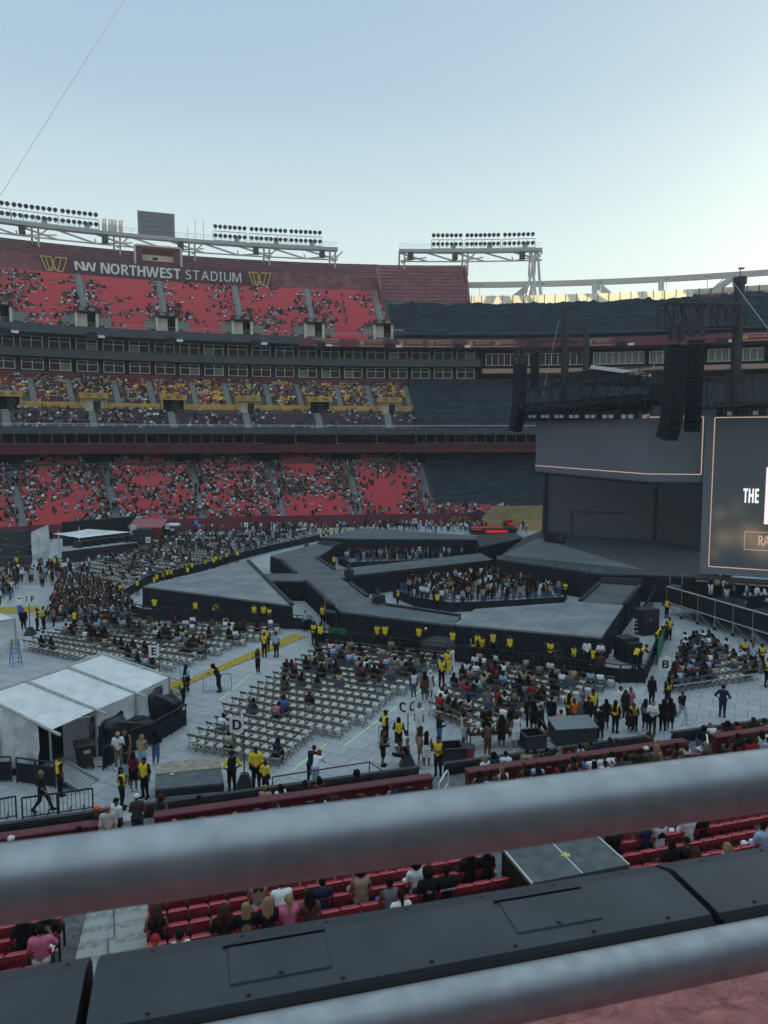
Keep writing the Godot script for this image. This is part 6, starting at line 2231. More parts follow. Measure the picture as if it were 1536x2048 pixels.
func far_tents() -> void:
	var g: Geo
	# open-sided production tent
	var t := thing("production_tent", "open-sided white production tent on the far floor", "tent", Vector3(-35.49, 0, -88.31))
	var o := t.position
	var a := Vector3(-38.12, 4.2, -84.45) - o
	var b := Vector3(-35.96, 3.4, -86.54) - o
	var c := Vector3(-31.77, 3.4, -92.26) - o
	var d := Vector3(-35.81, 4.2, -88.77) - o
	roof_sheet(t, a, d, c, b, 0.3, M.tent_white)
	cloth_wall(t, "end_flap", Vector3(-43.49, 0, -90.54) - o, Vector3(-42.37, 0, -92.88) - o, 0.2, 3.6, 4.3, M.tent_side, 0.6)
	cloth_wall(t, "end_flap", Vector3(-34.43, 0, -99.74) - o, Vector3(-33.85, 0, -100.66) - o, 0.6, 3.4, 3.4, M.tent_side, 0.4)
	g = Geo.new()
	g.beam(Vector3(-44.5, 0, -100.66) - o + Vector3(0, 1.9, -1.0), Vector3(-37.06, 0, -108.75) - o + Vector3(0, 1.9, -1.0), 0.2, 3.4)
	put("back_cloth", g, M.black_cloth, t)
	for p in [Vector3(-40.82, 0, -92.08), Vector3(-39.92, 0, -96.19), Vector3(-34.43, 0, -99.74)]:
		g = Geo.new()
		g.tube([p - o, p - o + Vector3(0, 3.6, 0)], 0.07, 6)
		put("post", g, M.white_steel, t)
	g = Geo.new()
	g.beam(Vector3(-38.81, 0, -88.31) - o + Vector3(0, 0.75, 0), Vector3(-32.37, 0, -96.19) - o + Vector3(0, 0.75, 0), 0.3, 1.5)
	put("front_riser", g, M.case_black, t)
	g = Geo.new()
	g.beam(Vector3(-38.81, 0, -88.31) - o + Vector3(0, 1.55, 0), Vector3(-32.37, 0, -96.19) - o + Vector3(0, 1.55, 0), 0.25, 0.06)
	put("riser_edge", g, M.white_steel, t)
	for i in 7:
		g = Geo.new()
		var p: Vector3 = (Vector3(-37.92, 0, -89.78)).lerp(Vector3(-33.68, 0, -96.19), i / 6.0) - o + Vector3(0, 1.6, -1.2)
		g.soft_box(p + Vector3(0, 0.4, 0), Vector3(1.1, 0.8, 0.7), 0.05)
		put("mixing_desk", g, M.case_black, t)
	# maroon shed, portable toilet, black store
	t = thing("shed", "maroon shed with sloping roof before the far field wall", "shed", Vector3(-34.49, 0, -107.67))
	g = Geo.new()
	g.box(Vector3(0, 1.2, 0), Vector3(4.4, 2.4, 3.0))
	put("shed_wall", g, M.maroon, t)
	g = Geo.new()
	g.box(Vector3(0, 2.75, 0.2), Vector3(4.9, 0.15, 3.6), Basis(Vector3.RIGHT, 0.25))
	put("roof", g, M.shed_roof, t)
	t = thing("portable_toilet", "grey portable toilet with a white domed roof by the far wall", "portable toilet", Vector3(-31.2, 0, -108.75))
	g = Geo.new()
	g.soft_box(Vector3(0, 1.15, 0), Vector3(1.7, 2.3, 1.5), 0.08)
	put("cabin", g, M.grey_fascia, t)
	g = Geo.new()
	g.soft_box(Vector3(0, 2.45, 0), Vector3(1.9, 0.35, 1.7), 0.15)
	put("roof", g, M.white, t)
	g = Geo.new()
	g.box(Vector3(0, 1.1, 0.77), Vector3(1.1, 1.9, 0.03))
	put("door", g, M.case_black, t)
	g = Geo.new()
	g.box(Vector3(0.1, 1.8, 0.79), Vector3(0.6, 0.3, 0.02))
	put("notice", g, M.white, t)
	t = thing("access_sign", "blue accessibility sign on the far field wall", "sign", pol(-19.48, 137.3, 1.2), --19.48)
	g = Geo.new()
	g.box(Vector3(0, 0.3, 0), Vector3(0.75, 1.0, 0.05))
	put("plate", g, M.blue_sign, t)
	g = Geo.new()
	g.ball(Vector3(-0.02, 0.62, 0.04), Vector3(0.07, 0.07, 0.03), 4, 8)
	g.beam(Vector3(-0.02, 0.55, 0.04), Vector3(0.02, 0.25, 0.04), 0.06)
	g.beam(Vector3(0.02, 0.25, 0.04), Vector3(0.2, 0.22, 0.04), 0.05)
	g.beam(Vector3(0.2, 0.22, 0.04), Vector3(0.25, 0.0, 0.04), 0.05)
	for k in 9:
		var a0 := PI * 0.6 + k * 0.5
		g.beam(Vector3(0.18 * cos(a0), 0.15 + 0.18 * sin(a0), 0.04), Vector3(0.18 * cos(a0 + 0.5), 0.15 + 0.18 * sin(a0 + 0.5), 0.04), 0.04)
	put("wheelchair_symbol", g, M.white, t)
	# tan covered hall beside the stage with red lit machinery before it
	t = thing("tan_marquee", "long tan marquee roof behind the stage against the far stand", "marquee", Vector3(21.79, 0, -122.22))
	o = t.position
	g = Geo.new()
	g.quad(Vector3(14.98, 2.6, -113.66) - o, Vector3(16.02, 5.2, -108.84) - o, Vector3(25.64, 5.2, -110.53) - o, Vector3(26.42, 2.6, -113.66) - o)
	g.quad(Vector3(16.02, 5.2, -108.84) - o, Vector3(16.02, 5.2, -108.84) - o + Vector3(0, -1.5, -6), Vector3(25.64, 5.2, -110.53) - o + Vector3(0, -1.5, -6), Vector3(25.64, 5.2, -110.53) - o)
	put("roof", g, M.tan_roof, t)
	g = Geo.new()
	g.beam(Vector3(16.29, 0, -120.86) - o + Vector3(0, 1.3, 0), Vector3(28.44, 0, -122.22) - o + Vector3(0, 1.3, 0), 0.2, 2.6)
	put("side_wall", g, M.tan_wall, t)
	t = thing("pit_canopy", "small black pyramid canopy beside the tan marquee", "canopy", Vector3(15.98, 0, -123.61))
	g = Geo.new()
	for k in 4:
		var p := Vector3(2.2, 2.3, 0).rotated(Vector3.UP, PI * 0.25 + k * PI * 0.5)
		var q := Vector3(2.2, 2.3, 0).rotated(Vector3.UP, PI * 0.75 + k * PI * 0.5)
		g.tri(p, Vector3(0, 3.4, 0), q)
	put("roof", g, M.black_cloth, t)
	for k in 4:
		g = Geo.new()
		var p := Vector3(2.1, 0, 0).rotated(Vector3.UP, PI * 0.25 + k * PI * 0.5)
		g.tube([p, p + Vector3(0, 2.3, 0)], 0.05, 6)
		put("post", g, M.black_metal, t)
	var red := glow_mat("red_glow", 1.0, 0.02, 0.03, 0.16)
	t = thing("red_lit_car", "stage car prop outlined in red light by the tan marquee", "stage prop", Vector3(17.28, 0, -116.96))
	o = t.position
	g = Geo.new()
	g.soft_box(Vector3(0, 0.7, 0), Vector3(7.5, 0.9, 2.2), 0.2)
	put("body", g, M.black_paint, t)
	g = Geo.new()
	g.box(Vector3(-1.0, 1.2, 1.12), Vector3(5.0, 0.16, 0.05))
	g.box(Vector3(0.5, 0.55, 1.12), Vector3(3.5, 0.4, 0.05))
	g.box(Vector3(-2.6, 0.85, 1.14), Vector3(1.6, 0.12, 0.04))
	put("red_light_strip", g, red, t)
	t = thing("red_robot", "red lit robot prop standing beside the tan marquee", "stage prop", Vector3(20.65, 0, -120.86))
	g = Geo.new()
	g.soft_box(Vector3(0, 0.6, 0), Vector3(1.3, 1.2, 1.2), 0.15)
	g.beam(Vector3(-0.2, 1.1, 0), Vector3(0.4, 2.3, 0), 0.55)
	g.beam(Vector3(0.4, 2.3, 0), Vector3(-0.5, 2.9, 0.2), 0.4)
	g.ball(Vector3(0.4, 2.3, 0.1), Vector3(0.42, 0.42, 0.42), 6, 10)
	put("robot_body", g, M.red_light_case, t)
	g = Geo.new()
	for y in [0.5, 1.3, 2.0, 2.7]: g.box(Vector3(0.1 * y, y, 0.64), Vector3(0.6, 0.18, 0.05))
	put("red_light_strip", g, red, t)
	emblem_on_wall(t)


func emblem_on_wall(_t: Node) -> void:
	var e := thing("wall_emblem", "gold outlined emblem on the far field wall near the marquee", "emblem", pol(-0.85, 137.2, 1.0), --0.85)
	var g := Geo.new()
	for l in [[-1.3, 0.8, -0.7, -0.8], [-0.9, 0.8, -0.3, -0.8], [-0.7, -0.8, 0.0, 0.8], [0.0, 0.8, 0.5, -0.8], [0.5, -0.8, 1.3, 0.8], [0.1, -0.8, 0.8, 0.8]]:
		g.beam(Vector3(l[0], l[1], 0), Vector3(l[2], l[3], 0), 0.13, 0.13)
	put("emblem_outline", g, M.gold, e)


# wheeled viewing riser beside the B block
func riser() -> void:
	var A := Vector3(24.26, 0, -62.52)
	var B := Vector3(27.7, 0, -51.55)
	var t := thing("viewing_riser", "long black wheeled viewing riser with a pale top rail", "riser", A)
	var b := B - A
	var out := b.normalized().cross(Vector3.UP)
	var g := Geo.new()
	g.slab([Vector3.ZERO, b, b - out * 7.0, -out * 7.0], 0.95, 1.1)
	put("deck", g, M.stage_dark, t)
	for i in 6:
		g = Geo.new()
		g.beam(b * ((i + 0.02) / 6.0) + Vector3(0, 1.75, 0), b * ((i + 0.98) / 6.0) + Vector3(0, 1.75, 0), 0.06, 1.25)
		put("guard_board", g, M.brown_cloth if i == 1 else M.black_cloth, t)
	g = Geo.new()
	g.beam(Vector3(0, 2.42, 0), b + Vector3(0, 2.42, 0), 0.12, 0.08)
	g.beam(Vector3(0, 1.08, 0.06), b + Vector3(0, 1.08, 0.06), 0.08, 0.08)
	put("pale_rail", g, M.white_steel, t)
	for i in 7:
		var p := b * (i / 6.0)
		g = Geo.new()
		g.beam(p + Vector3(0, 0.2, 0), p + Vector3(0, 2.4, 0), 0.07)
		g.beam(p + Vector3(0, 1.0, 0), p + b.normalized() * 0.9 - out * 0.4 + Vector3(0, 0.15, 0), 0.05)
		put("leg", g, M.grey_steel, t)
		g = Geo.new()
		g.tube([p - out * 0.06 + Vector3(0, 0.13, 0), p + out * 0.06 + Vector3(0, 0.13, 0)], 0.13, 10)
		put("castor", g, M.rubber, t)
	# stair at its near end
	var s := thing("riser_stairs", "open metal stairs with rails at the end of the viewing riser", "stairs", Vector3(24.53, 0, -46.42), 25.0)
	for i in 6:
		g = Geo.new()
		g.box(Vector3(0, 0.18 * (i + 1), -0.28 * i), Vector3(1.3, 0.05, 0.28))
		put("tread", g, M.grey_fascia, s)
	for x in [-0.65, 0.65]:
		g = Geo.new()
		g.tube([Vector3(x, 0, 0.1), Vector3(x, 1.0, 0.1), Vector3(x, 2.1, -1.5), Vector3(x, 1.1, -1.5)], 0.03, 6)
		put("handrail", g, M.grey_steel, s)
	# tables with cups on the riser's far side
	for i in 3:
		var tb := thing("bar_table", "black bar table on the viewing riser", "table", A + b * (0.35 + 0.2 * i) - out * 5.5 + Vector3(0, 1.1, 0), 20.0, "bar tables on the riser")
		g = Geo.new()
		g.box(Vector3(0, 1.0, 0), Vector3(2.4, 0.06, 0.8))
		put("top", g, M.black_paint, tb)
		g = Geo.new()
		g.box(Vector3(0, 0.5, 0.3), Vector3(2.3, 0.94, 0.04))
		put("front_cloth", g, M.black_cloth, tb)
		for k in 5:
			var cu := put("white_cup", Geo.new(), M.white)
			var cg := Geo.new()
			cg.tube([Vector3(0, 0, 0), Vector3(0, 0.2, 0)], 0.06, 8, 0.08)
			cu.mesh = cg.mesh()
			cu.position = tb.position + Vector3(-0.9 + 0.45 * k, 1.03, 0.1)
			tag(cu, "white paper cup on a black bar table of the riser", "cup", "cups on the riser tables")


func concession() -> void:
	var g: Geo
	# dark wedge-topped counter
	var t := thing("counter_box", "grey topped black counter box among the queue", "counter", Vector3(9.35, 0, -35.53), 8.0)
	g = Geo.new()
	g.hexa([Vector3(-1.05, 0, -0.6), Vector3(-1.05, 0, 0.6), Vector3(1.05, 0, 0.6), Vector3(1.05, 0, -0.6), Vector3(-1.05, 1.0, -0.6), Vector3(-1.05, 0.85, 0.6), Vector3(1.05, 0.85, 0.6), Vector3(1.05, 1.0, -0.6)])
	put("counter_body", g, M.case_black, t)
	g = Geo.new()
	g.box(Vector3(0, 0.955, 0), Vector3(2.2, 0.05, 1.3), Basis(Vector3.RIGHT, 0.125))
	put("counter_top", g, M.deck_grey2, t)
	# merchandise table
	t = thing("merchandise_table", "long table heaped with drinks and snacks behind the field rail", "table", Vector3(5.31, 0, -34.92), 8.0)
	g = Geo.new()
	g.box(Vector3(0, 0.76, 0), Vector3(2.6, 0.05, 0.8))
	put("table_top", g, M.brown_cloth, t)
	for x in [-1.2, 1.2]:
		for z in [-0.35, 0.35]:
			g = Geo.new()
			g.beam(Vector3(x, 0, z), Vector3(x, 0.74, z), 0.05)
			put("leg", g, M.black_metal, t)
	for i in 26:
		var kind := i % 4
		g = Geo.new()
		var p := Vector3(-1.2 + 0.095 * i, 0.785, -0.25 + 0.5 * fposmod(i * 0.618, 1.0))
		if kind == 0:
			g.tube([Vector3.ZERO, Vector3(0, 0.14, 0), Vector3(0, 0.17, 0), Vector3(0, 0.22, 0)], 0.035, 8, 0.02)
		elif kind == 3: g.soft_box(Vector3(0, 0.06, 0), Vector3(0.15, 0.12, 0.12), 0.02)
		else: g.tube([Vector3.ZERO, Vector3(0, 0.16, 0)], 0.035, 8, 0.05)
		var o := put(["drink_bottle", "paper_cup", "paper_cup", "snack_packet"][kind], g, [M.pale_glass, M.white, M.white_frame, M.tan_roof][kind])
		o.position = t.transform * p
		tag(o, ["clear drink bottle on the merchandise table", "white paper cup on the merchandise table", "white paper cup on the merchandise table", "tan snack packet on the merchandise table"][kind], ["bottle", "cup", "cup", "packet"][kind], ["bottles on the merchandise table", "cups on the merchandise table", "cups on the merchandise table", "packets on the merchandise table"][kind])
	# square black bins
	for q in [[Vector3(3.13, 0, -33.33), 10, "open black square tub beside the guard at the field rail"], [Vector3(7.24, 0, -34.81), 15, "open black square tub between the merchandise table and counter box"]]:
		t = thing("square_tub", q[2], "tub", q[0], q[1])
		g = Geo.new()
		for s in [[-0.5, 0, 0.06, 0.9], [0.5, 0, 0.06, 0.9], [0, -0.42, 1.0, 0.06], [0, 0.42, 1.0, 0.06]]: g.box(Vector3(s[0], 0.35, s[1]), Vector3(s[2], 0.7, s[3]))
		g.box(Vector3(0, 0.05, 0), Vector3(0.95, 0.06, 0.8))
		put("tub_body", g, M.case_black, t)
		g = Geo.new()
		for s in [[-0.52, 0, 0.12, 1.0], [0.52, 0, 0.12, 1.0], [0, -0.45, 0.9, 0.12], [0, 0.45, 0.9, 0.12]]: g.box(Vector3(s[0], 0.72, s[1]), Vector3(s[2], 0.05, s[3]))
		put("rim", g, M.black_paint, t)
	t = thing("round_tub", "reddish round tub at the end of the merchandise table", "tub", Vector3(3.95, 0, -33.55))
	g = Geo.new()
	g.tube([Vector3.ZERO, Vector3(0, 0.55, 0)], 0.28, 14, 0.34)
	put("tub_body", g, M.red_tub, t)
	g = Geo.new()
	g.tube([Vector3(0, 0.551, 0), Vector3(0, 0.58, 0)], 0.36, 14)
	put("rim", g, M.black_paint, t)


# ---------------------------------------------------------------- folding chairs
var block_chairs := {}   # block name -> [Transform3D]


func chair_parts() -> Array:
	var seat := Geo.new()
	seat.soft_box(Vector3(0, 0.445, -0.03), Vector3(0.43, 0.035, 0.43), 0.06, Basis(Vector3.RIGHT, 0.06))
	var back := Geo.new()
	back.soft_box(Vector3(0, 0.775, 0.238), Vector3(0.40, 0.13, 0.022), 0.01, Basis(Vector3.RIGHT, 0.16))
	var sides := []
	for x in [-0.215, 0.215]:
		var g := Geo.new()
		g.beam(Vector3(x, 0.0, -0.26), Vector3(x, 0.84, 0.25), 0.028)
		g.beam(Vector3(x, 0.0, 0.26), Vector3(x, 0.46, -0.12), 0.028)
		g.beam(Vector3(x, 0.44, -0.2), Vector3(x, 0.46, 0.16), 0.02)
		sides.append(g.mesh())
	var bars := Geo.new()
	bars.beam(Vector3(-0.21, 0.12, -0.19), Vector3(0.21, 0.12, -0.19), 0.022)
	bars.beam(Vector3(-0.21, 0.12, 0.17), Vector3(0.21, 0.12, 0.17), 0.022)
	bars.beam(Vector3(-0.21, 0.84, 0.25), Vector3(0.21, 0.84, 0.25), 0.03)
	return [seat.mesh(), back.mesh(), sides[0], sides[1], bars.mesh()]


# rows between a left and a right boundary; each row faces the next one
func block(key: String, l0: Vector3, l1: Vector3, r0: Vector3, r1: Vector3, rows: int, pitch := 0.52) -> void:
	var out := []
	for k in rows:
		var f := float(k) / maxf(1.0, rows - 1)
		var a := l0.lerp(l1, f)
		var b := r0.lerp(r1, f)
		var d := (b - a)
		var n := int(d.length() / pitch)
		d = d.normalized()
		var face := d.cross(Vector3.UP)
		if face.dot(l1 - l0) < 0.0: face = -face
		for i in n:
			var p := a + d * (pitch * (i + 0.5)) + face * rng.randf_range(-0.05, 0.05)
			var z := -face
			var bs := Basis(Vector3.UP.cross(z).normalized(), Vector3.UP, z).rotated(Vector3.UP, rng.randf_range(-0.06, 0.06))
			out.append([Transform3D(bs, p), k, f, i])
	block_chairs[key] = block_chairs.get(key, []) + out


func floor_blocks() -> void:
	block("D", Vector3(-9.43, 0, -34.69), Vector3(-8.33, 0, -37.74), Vector3(-4.44, 0, -32.43), Vector3(-3.26, 0, -35.28), 5)
	block("D", Vector3(-8.68, 0, -38.88), Vector3(-4.13, 0, -51.55), Vector3(-1.82, 0, -35.65), Vector3(4.5, 0, -48.46), 15)
	block("C", Vector3(2.57, 0, -39.17), Vector3(5.95, 0, -47.15), Vector3(5.47, 0, -36.03), Vector3(13.95, 0, -43.25), 11)
	block("B", Vector3(16.93, 0, -42.72), Vector3(21.31, 0, -51.55), Vector3(23.7, 0, -45.22), Vector3(24.07, 0, -52.45), 7)
	block("E", Vector3(-25.52, 0, -51.55), Vector3(-23.46, 0, -58.07), Vector3(-13.93, 0, -45.32), Vector3(-7.56, 0, -55.92), 10)
	block("F", Vector3(-27.4, 0, -59.37), Vector3(-20.91, 0, -60.73), Vector3(-34.46, 0, -78.62), Vector3(-25.88, 0, -70.36), 9)
	block("G", Vector3(-34.25, 0, -78.62), Vector3(-35.4, 0, -102.57), Vector3(-26.52, 0, -73.25), Vector3(-16.97, 0, -94.5), 13)
	block("H", Vector3(-35.31, 0, -103.55), Vector3(-34.15, 0, -114.49), Vector3(-16.43, 0, -97.05), Vector3(-10.03, 0, -115.1), 7)
	var parts := chair_parts()
	var all := []
	for key in ["D", "C", "B"]:
		for q in block_chairs[key]: all.append([q[0], key, q[0].origin.length()])
	all.sort_custom(func(x, y): return x[2] < y[2])
	var rest := []
	var where := {"D": "in the block behind the D sign", "C": "in the block behind the C sign and concession table", "B": "in the block behind the B sign"}
	for i in all.size():
		if i < 300:
			var t := thing("folding_chair", "beige folding chair with dark frame " + where[all[i][1]], "chair", Vector3.ZERO, 0.0, "folding chairs of block " + all[i][1])
			t.transform = all[i][0]
			put("seat", parts[0], M.chair_seat, t)
			put("backrest", parts[1], M.chair_back, t)
			put("side_frame", parts[2], M.chair_frame, t)
			put("side_frame", parts[3], M.chair_frame, t)
			put("cross_bar", parts[4], M.chair_frame, t)
		else: rest.append(all[i][0])
	for key in ["E", "F", "G", "H"]:
		for q in block_chairs[key]: rest.append(q[0])
	var st := Node3D.new()
	st.name = "chair_rows"
	add_child(st)
	tag(st, "further rows of beige folding chairs on the arena floor", "chairs", "", "stuff")
	many("seats", parts[0], M.chair_seat, rest, st)
	many("backrests", parts[1], M.chair_back, rest, st)
	for k in [2, 3, 4]: many("frames", parts[k], M.chair_frame, rest, st)


# ---------------------------------------------------------------- people
# bodies are meshed from tapered bones joined smoothly; clothes are shells over regions of the same surface
const HEAD := 0
const TORSO := 1
const ARM := 2
const FOREARM := 3
const HAND := 4
const THIGH := 5
const SHIN := 6
const FOOT := 7


class Shape:
	var v := PackedVector3Array()
	var n := PackedVector3Array()
	var idx := PackedInt32Array()
	var reg := PackedInt32Array()


func flesh(bones: Array, cell: float, k := 0.05) -> Shape:
	var lo := Vector3.ONE * 1e9
	var hi := Vector3.ONE * -1e9
	for b in bones:
		var r: float = maxf(b[2], b[3]) + cell * 2.0
		lo = lo.min(b[0] - Vector3.ONE * r).min(b[1] - Vector3.ONE * r)
		hi = hi.max(b[0] + Vector3.ONE * r).max(b[1] + Vector3.ONE * r)
	var nx := int((hi.x - lo.x) / cell) + 2
	var ny := int((hi.y - lo.y) / cell) + 2
	var nz := int((hi.z - lo.z) / cell) + 2
	var f := PackedFloat32Array()
	f.resize(nx * ny * nz)
	f.fill(0.3)
	var best := f.duplicate()
	var reg := PackedInt32Array()
	reg.resize(nx * ny * nz)
	for b in bones:
		var a: Vector3 = b[0]
		var ab: Vector3 = b[1] - a
		var l2 := maxf(ab.length_squared(), 1e-8)
		var r0: float = b[2]
		var dr: float = b[3] - r0
		var m := maxf(b[2], b[3]) + k + cell
		var p0: Vector3 = (a.min(b[1]) - Vector3.ONE * m - lo) / cell
		var p1: Vector3 = (a.max(b[1]) + Vector3.ONE * m - lo) / cell
		for z in range(maxi(0, int(p0.z)), mini(nz, int(p1.z) + 2)):
			for y in range(maxi(0, int(p0.y)), mini(ny, int(p1.y) + 2)):
				for x in range(maxi(0, int(p0.x)), mini(nx, int(p1.x) + 2)):
					var ap := lo + Vector3(x, y, z) * cell - a
					var t := clampf(ap.dot(ab) / l2, 0.0, 1.0)
					var d := (ap - ab * t).length() - r0 - dr * t
					var i := (z * ny + y) * nx + x
					var o := f[i]
					var h := maxf(k - absf(o - d), 0.0) / k
					f[i] = minf(o, d) - h * h * k * 0.25
					if d < best[i]:
						best[i] = d
						reg[i] = b[4]
	var s := Shape.new()
	var cellv := PackedInt32Array()
	cellv.resize(nx * ny * nz)
	cellv.fill(-1)
	var off := [0, 1, nx, nx + 1, nx * ny, nx * ny + 1, nx * ny + nx, nx * ny + nx + 1]
	var ed := [[0, 1], [2, 3], [4, 5], [6, 7], [0, 2], [1, 3], [4, 6], [5, 7], [0, 4], [1, 5], [2, 6], [3, 7]]
	for z in nz - 1:
		for y in ny - 1:
			for x in nx - 1:
				var i := (z * ny + y) * nx + x
				var neg := 0
				for q in off:
					if f[i + q] < 0.0: neg += 1
				if neg == 0 or neg == 8: continue
				var sum := Vector3.ZERO
				var cnt := 0
				for e in ed:
					var va := f[i + off[e[0]]]
					var vb := f[i + off[e[1]]]
					if (va < 0.0) == (vb < 0.0): continue
					var t := va / (va - vb)
					var pa := Vector3(e[0] & 1, (e[0] >> 1) & 1, e[0] >> 2)
					var pb := Vector3(e[1] & 1, (e[1] >> 1) & 1, e[1] >> 2)
					sum += pa.lerp(pb, t)
					cnt += 1
				cellv[i] = s.v.size()
				s.v.append(lo + (Vector3(x, y, z) + sum / cnt) * cell)
				var g := Vector3(f[i + 1] - f[i] + f[i + off[7]] - f[i + off[6]], f[i + nx] - f[i] + f[i + off[7]] - f[i + off[5]], f[i + off[4]] - f[i] + f[i + off[7]] - f[i + off[3]])
				s.n.append(g.normalized())
				s.reg.append(reg[i])
	for z in range(1, nz - 1):
		for y in range(1, ny - 1):
			for x in range(1, nx - 1):
				var i := (z * ny + y) * nx + x
				var inside := f[i] < 0.0
				for ax in 3:
					var step: int = [1, nx, nx * ny][ax]
					if inside == (f[i + step] < 0.0): continue
					var u: int = [nx, nx * ny, 1][ax]
					var w: int = [nx * ny, 1, nx][ax]
					var q := [cellv[i], cellv[i - u], cellv[i - u - w], cellv[i - w]]
					if q.min() < 0: continue
					if inside: q.reverse()
					for t in [0, 1, 2, 0, 2, 3]: s.idx.append(q[t])
	return s


func shape_mesh(s: Shape, keep := [], grow := 0.0) -> ArrayMesh:
	var v := PackedVector3Array()
	var n := PackedVector3Array()
	var idx := PackedInt32Array()
	var map := {}
	for i in range(0, s.idx.size(), 3):
		if keep and not (s.reg[s.idx[i]] in keep): continue
		for k in 3:
			var j := s.idx[i + k]
			if not map.has(j):
				map[j] = v.size()
				v.append(s.v[j] + s.n[j] * grow)
				n.append(s.n[j])
			idx.append(map[j])
	var a := []
	a.resize(Mesh.ARRAY_MAX)
	a[Mesh.ARRAY_VERTEX] = v
	a[Mesh.ARRAY_NORMAL] = n
	a[Mesh.ARRAY_INDEX] = idx
	var m := ArrayMesh.new()
	if idx.size(): m.add_surface_from_arrays(Mesh.PRIMITIVE_TRIANGLES, a)
	return m


func mirror(p: Vector3) -> Vector3: return Vector3(-p.x, p.y, p.z)


# joints: facing -Z, feet on y = 0
func joints(pose: String) -> Dictionary:
	var j := {"pelvis": Vector3(0, 0.94, 0), "chest": Vector3(0, 1.27, 0.0), "neck": Vector3(0, 1.45, 0.01), "head": Vector3(0, 1.605, -0.015), "lean": 0.0}
	var L := {"sh": Vector3(-0.175, 1.40, 0.01), "el": Vector3(-0.235, 1.12, 0.04), "wr": Vector3(-0.24, 0.88, -0.03), "ha": Vector3(-0.235, 0.79, -0.06), "hip": Vector3(-0.085, 0.92, 0), "kn": Vector3(-0.10, 0.50, -0.02), "an": Vector3(-0.105, 0.09, 0.03), "to": Vector3(-0.12, 0.04, -0.13)}
	var R := {}
	for k in L: R[k] = mirror(L[k])
	match pose:
		"folded":
			for s in [[L, 1.0], [R, -1.0]]:
				s[0].el = Vector3(-0.25 * s[1], 1.14, -0.04)
				s[0].wr = Vector3(-0.02 * s[1], 1.17, -0.22)
				s[0].ha = Vector3(0.07 * s[1], 1.18, -0.21)
		"phone":
			L.el = Vector3(-0.23, 1.14, -0.06); L.wr = Vector3(-0.09, 1.24, -0.26); L.ha = Vector3(-0.03, 1.28, -0.30)
			R.el = Vector3(0.24, 1.13, 0.0); R.wr = Vector3(0.17, 1.10, -0.24); R.ha = Vector3(0.11, 1.14, -0.30)
			j.head = Vector3(0, 1.59, -0.05)
		"hips":
			for s in [[L, 1.0], [R, -1.0]]:
				s[0].el = Vector3(-0.36 * s[1], 1.14, 0.10)
				s[0].wr = Vector3(-0.19 * s[1], 0.99, -0.03)
				s[0].ha = Vector3(-0.13 * s[1], 0.96, -0.10)
		"walk":
			L.kn = Vector3(-0.09, 0.53, -0.22); L.an = Vector3(-0.09, 0.11, -0.34); L.to = Vector3(-0.10, 0.08, -0.50)
			R.kn = Vector3(0.09, 0.52, 0.06); R.an = Vector3(0.09, 0.16, 0.34); R.to = Vector3(0.10, 0.05, 0.22)
			L.el = Vector3(-0.25, 1.14, 0.12); L.wr = Vector3(-0.24, 0.90, 0.20); L.ha = Vector3(-0.24, 0.81, 0.20)
			R.el = Vector3(0.25, 1.13, -0.08); R.wr = Vector3(0.22, 0.94, -0.26); R.ha = Vector3(0.21, 0.87, -0.32)
		"lean":
			j.chest = Vector3(0, 1.20, -0.20); j.neck = Vector3(0, 1.36, -0.31); j.head = Vector3(0, 1.49, -0.40)
			for s in [[L, 1.0], [R, -1.0]]:
				s[0].sh = Vector3(-0.175 * s[1], 1.31, -0.28)
				s[0].el = Vector3(-0.24 * s[1], 1.10, -0.42)
				s[0].wr = Vector3(-0.12 * s[1], 1.06, -0.60)
				s[0].ha = Vector3(-0.06 * s[1], 1.06, -0.66)
				s[0].an = Vector3(-0.11 * s[1], 0.09, 0.10)
				s[0].to = Vector3(-0.12 * s[1], 0.04, -0.06)
		"sit", "sit_forward", "sit_phone":
			j.pelvis = Vector3(0, 0.575, 0.08); j.chest = Vector3(0, 0.90, 0.12); j.neck = Vector3(0, 1.08, 0.11); j.head = Vector3(0, 1.235, 0.075)
			for s in [[L, 1.0], [R, -1.0]]:
				s[0].sh = Vector3(-0.175 * s[1], 1.03, 0.12)
				s[0].el = Vector3(-0.24 * s[1], 0.76, 0.04)
				s[0].wr = Vector3(-0.14 * s[1], 0.66, -0.16)
				s[0].ha = Vector3(-0.09 * s[1], 0.655, -0.24)
				s[0].hip = Vector3(-0.095 * s[1], 0.555, 0.06)
				s[0].kn = Vector3(-0.13 * s[1], 0.535, -0.38)
				s[0].an = Vector3(-0.12 * s[1], 0.09, -0.36)
				s[0].to = Vector3(-0.13 * s[1], 0.04, -0.52)
			if pose == "sit_forward":
				j.chest = Vector3(0, 0.86, -0.02); j.neck = Vector3(0, 1.01, -0.10); j.head = Vector3(0, 1.14, -0.18)
				for s in [[L, 1.0], [R, -1.0]]:
					s[0].sh = Vector3(-0.175 * s[1], 0.97, -0.06)
					s[0].el = Vector3(-0.22 * s[1], 0.72, -0.20)
					s[0].wr = Vector3(-0.08 * s[1], 0.66, -0.36)
					s[0].ha = Vector3(-0.03 * s[1], 0.66, -0.42)
			elif pose == "sit_phone":
				R.el = Vector3(0.27, 0.80, -0.06); R.wr = Vector3(0.13, 0.98, -0.22); R.ha = Vector3(0.09, 1.05, -0.25)
				j.head = Vector3(0.01, 1.22, 0.05)
	j.L = L
	j.R = R
	return j


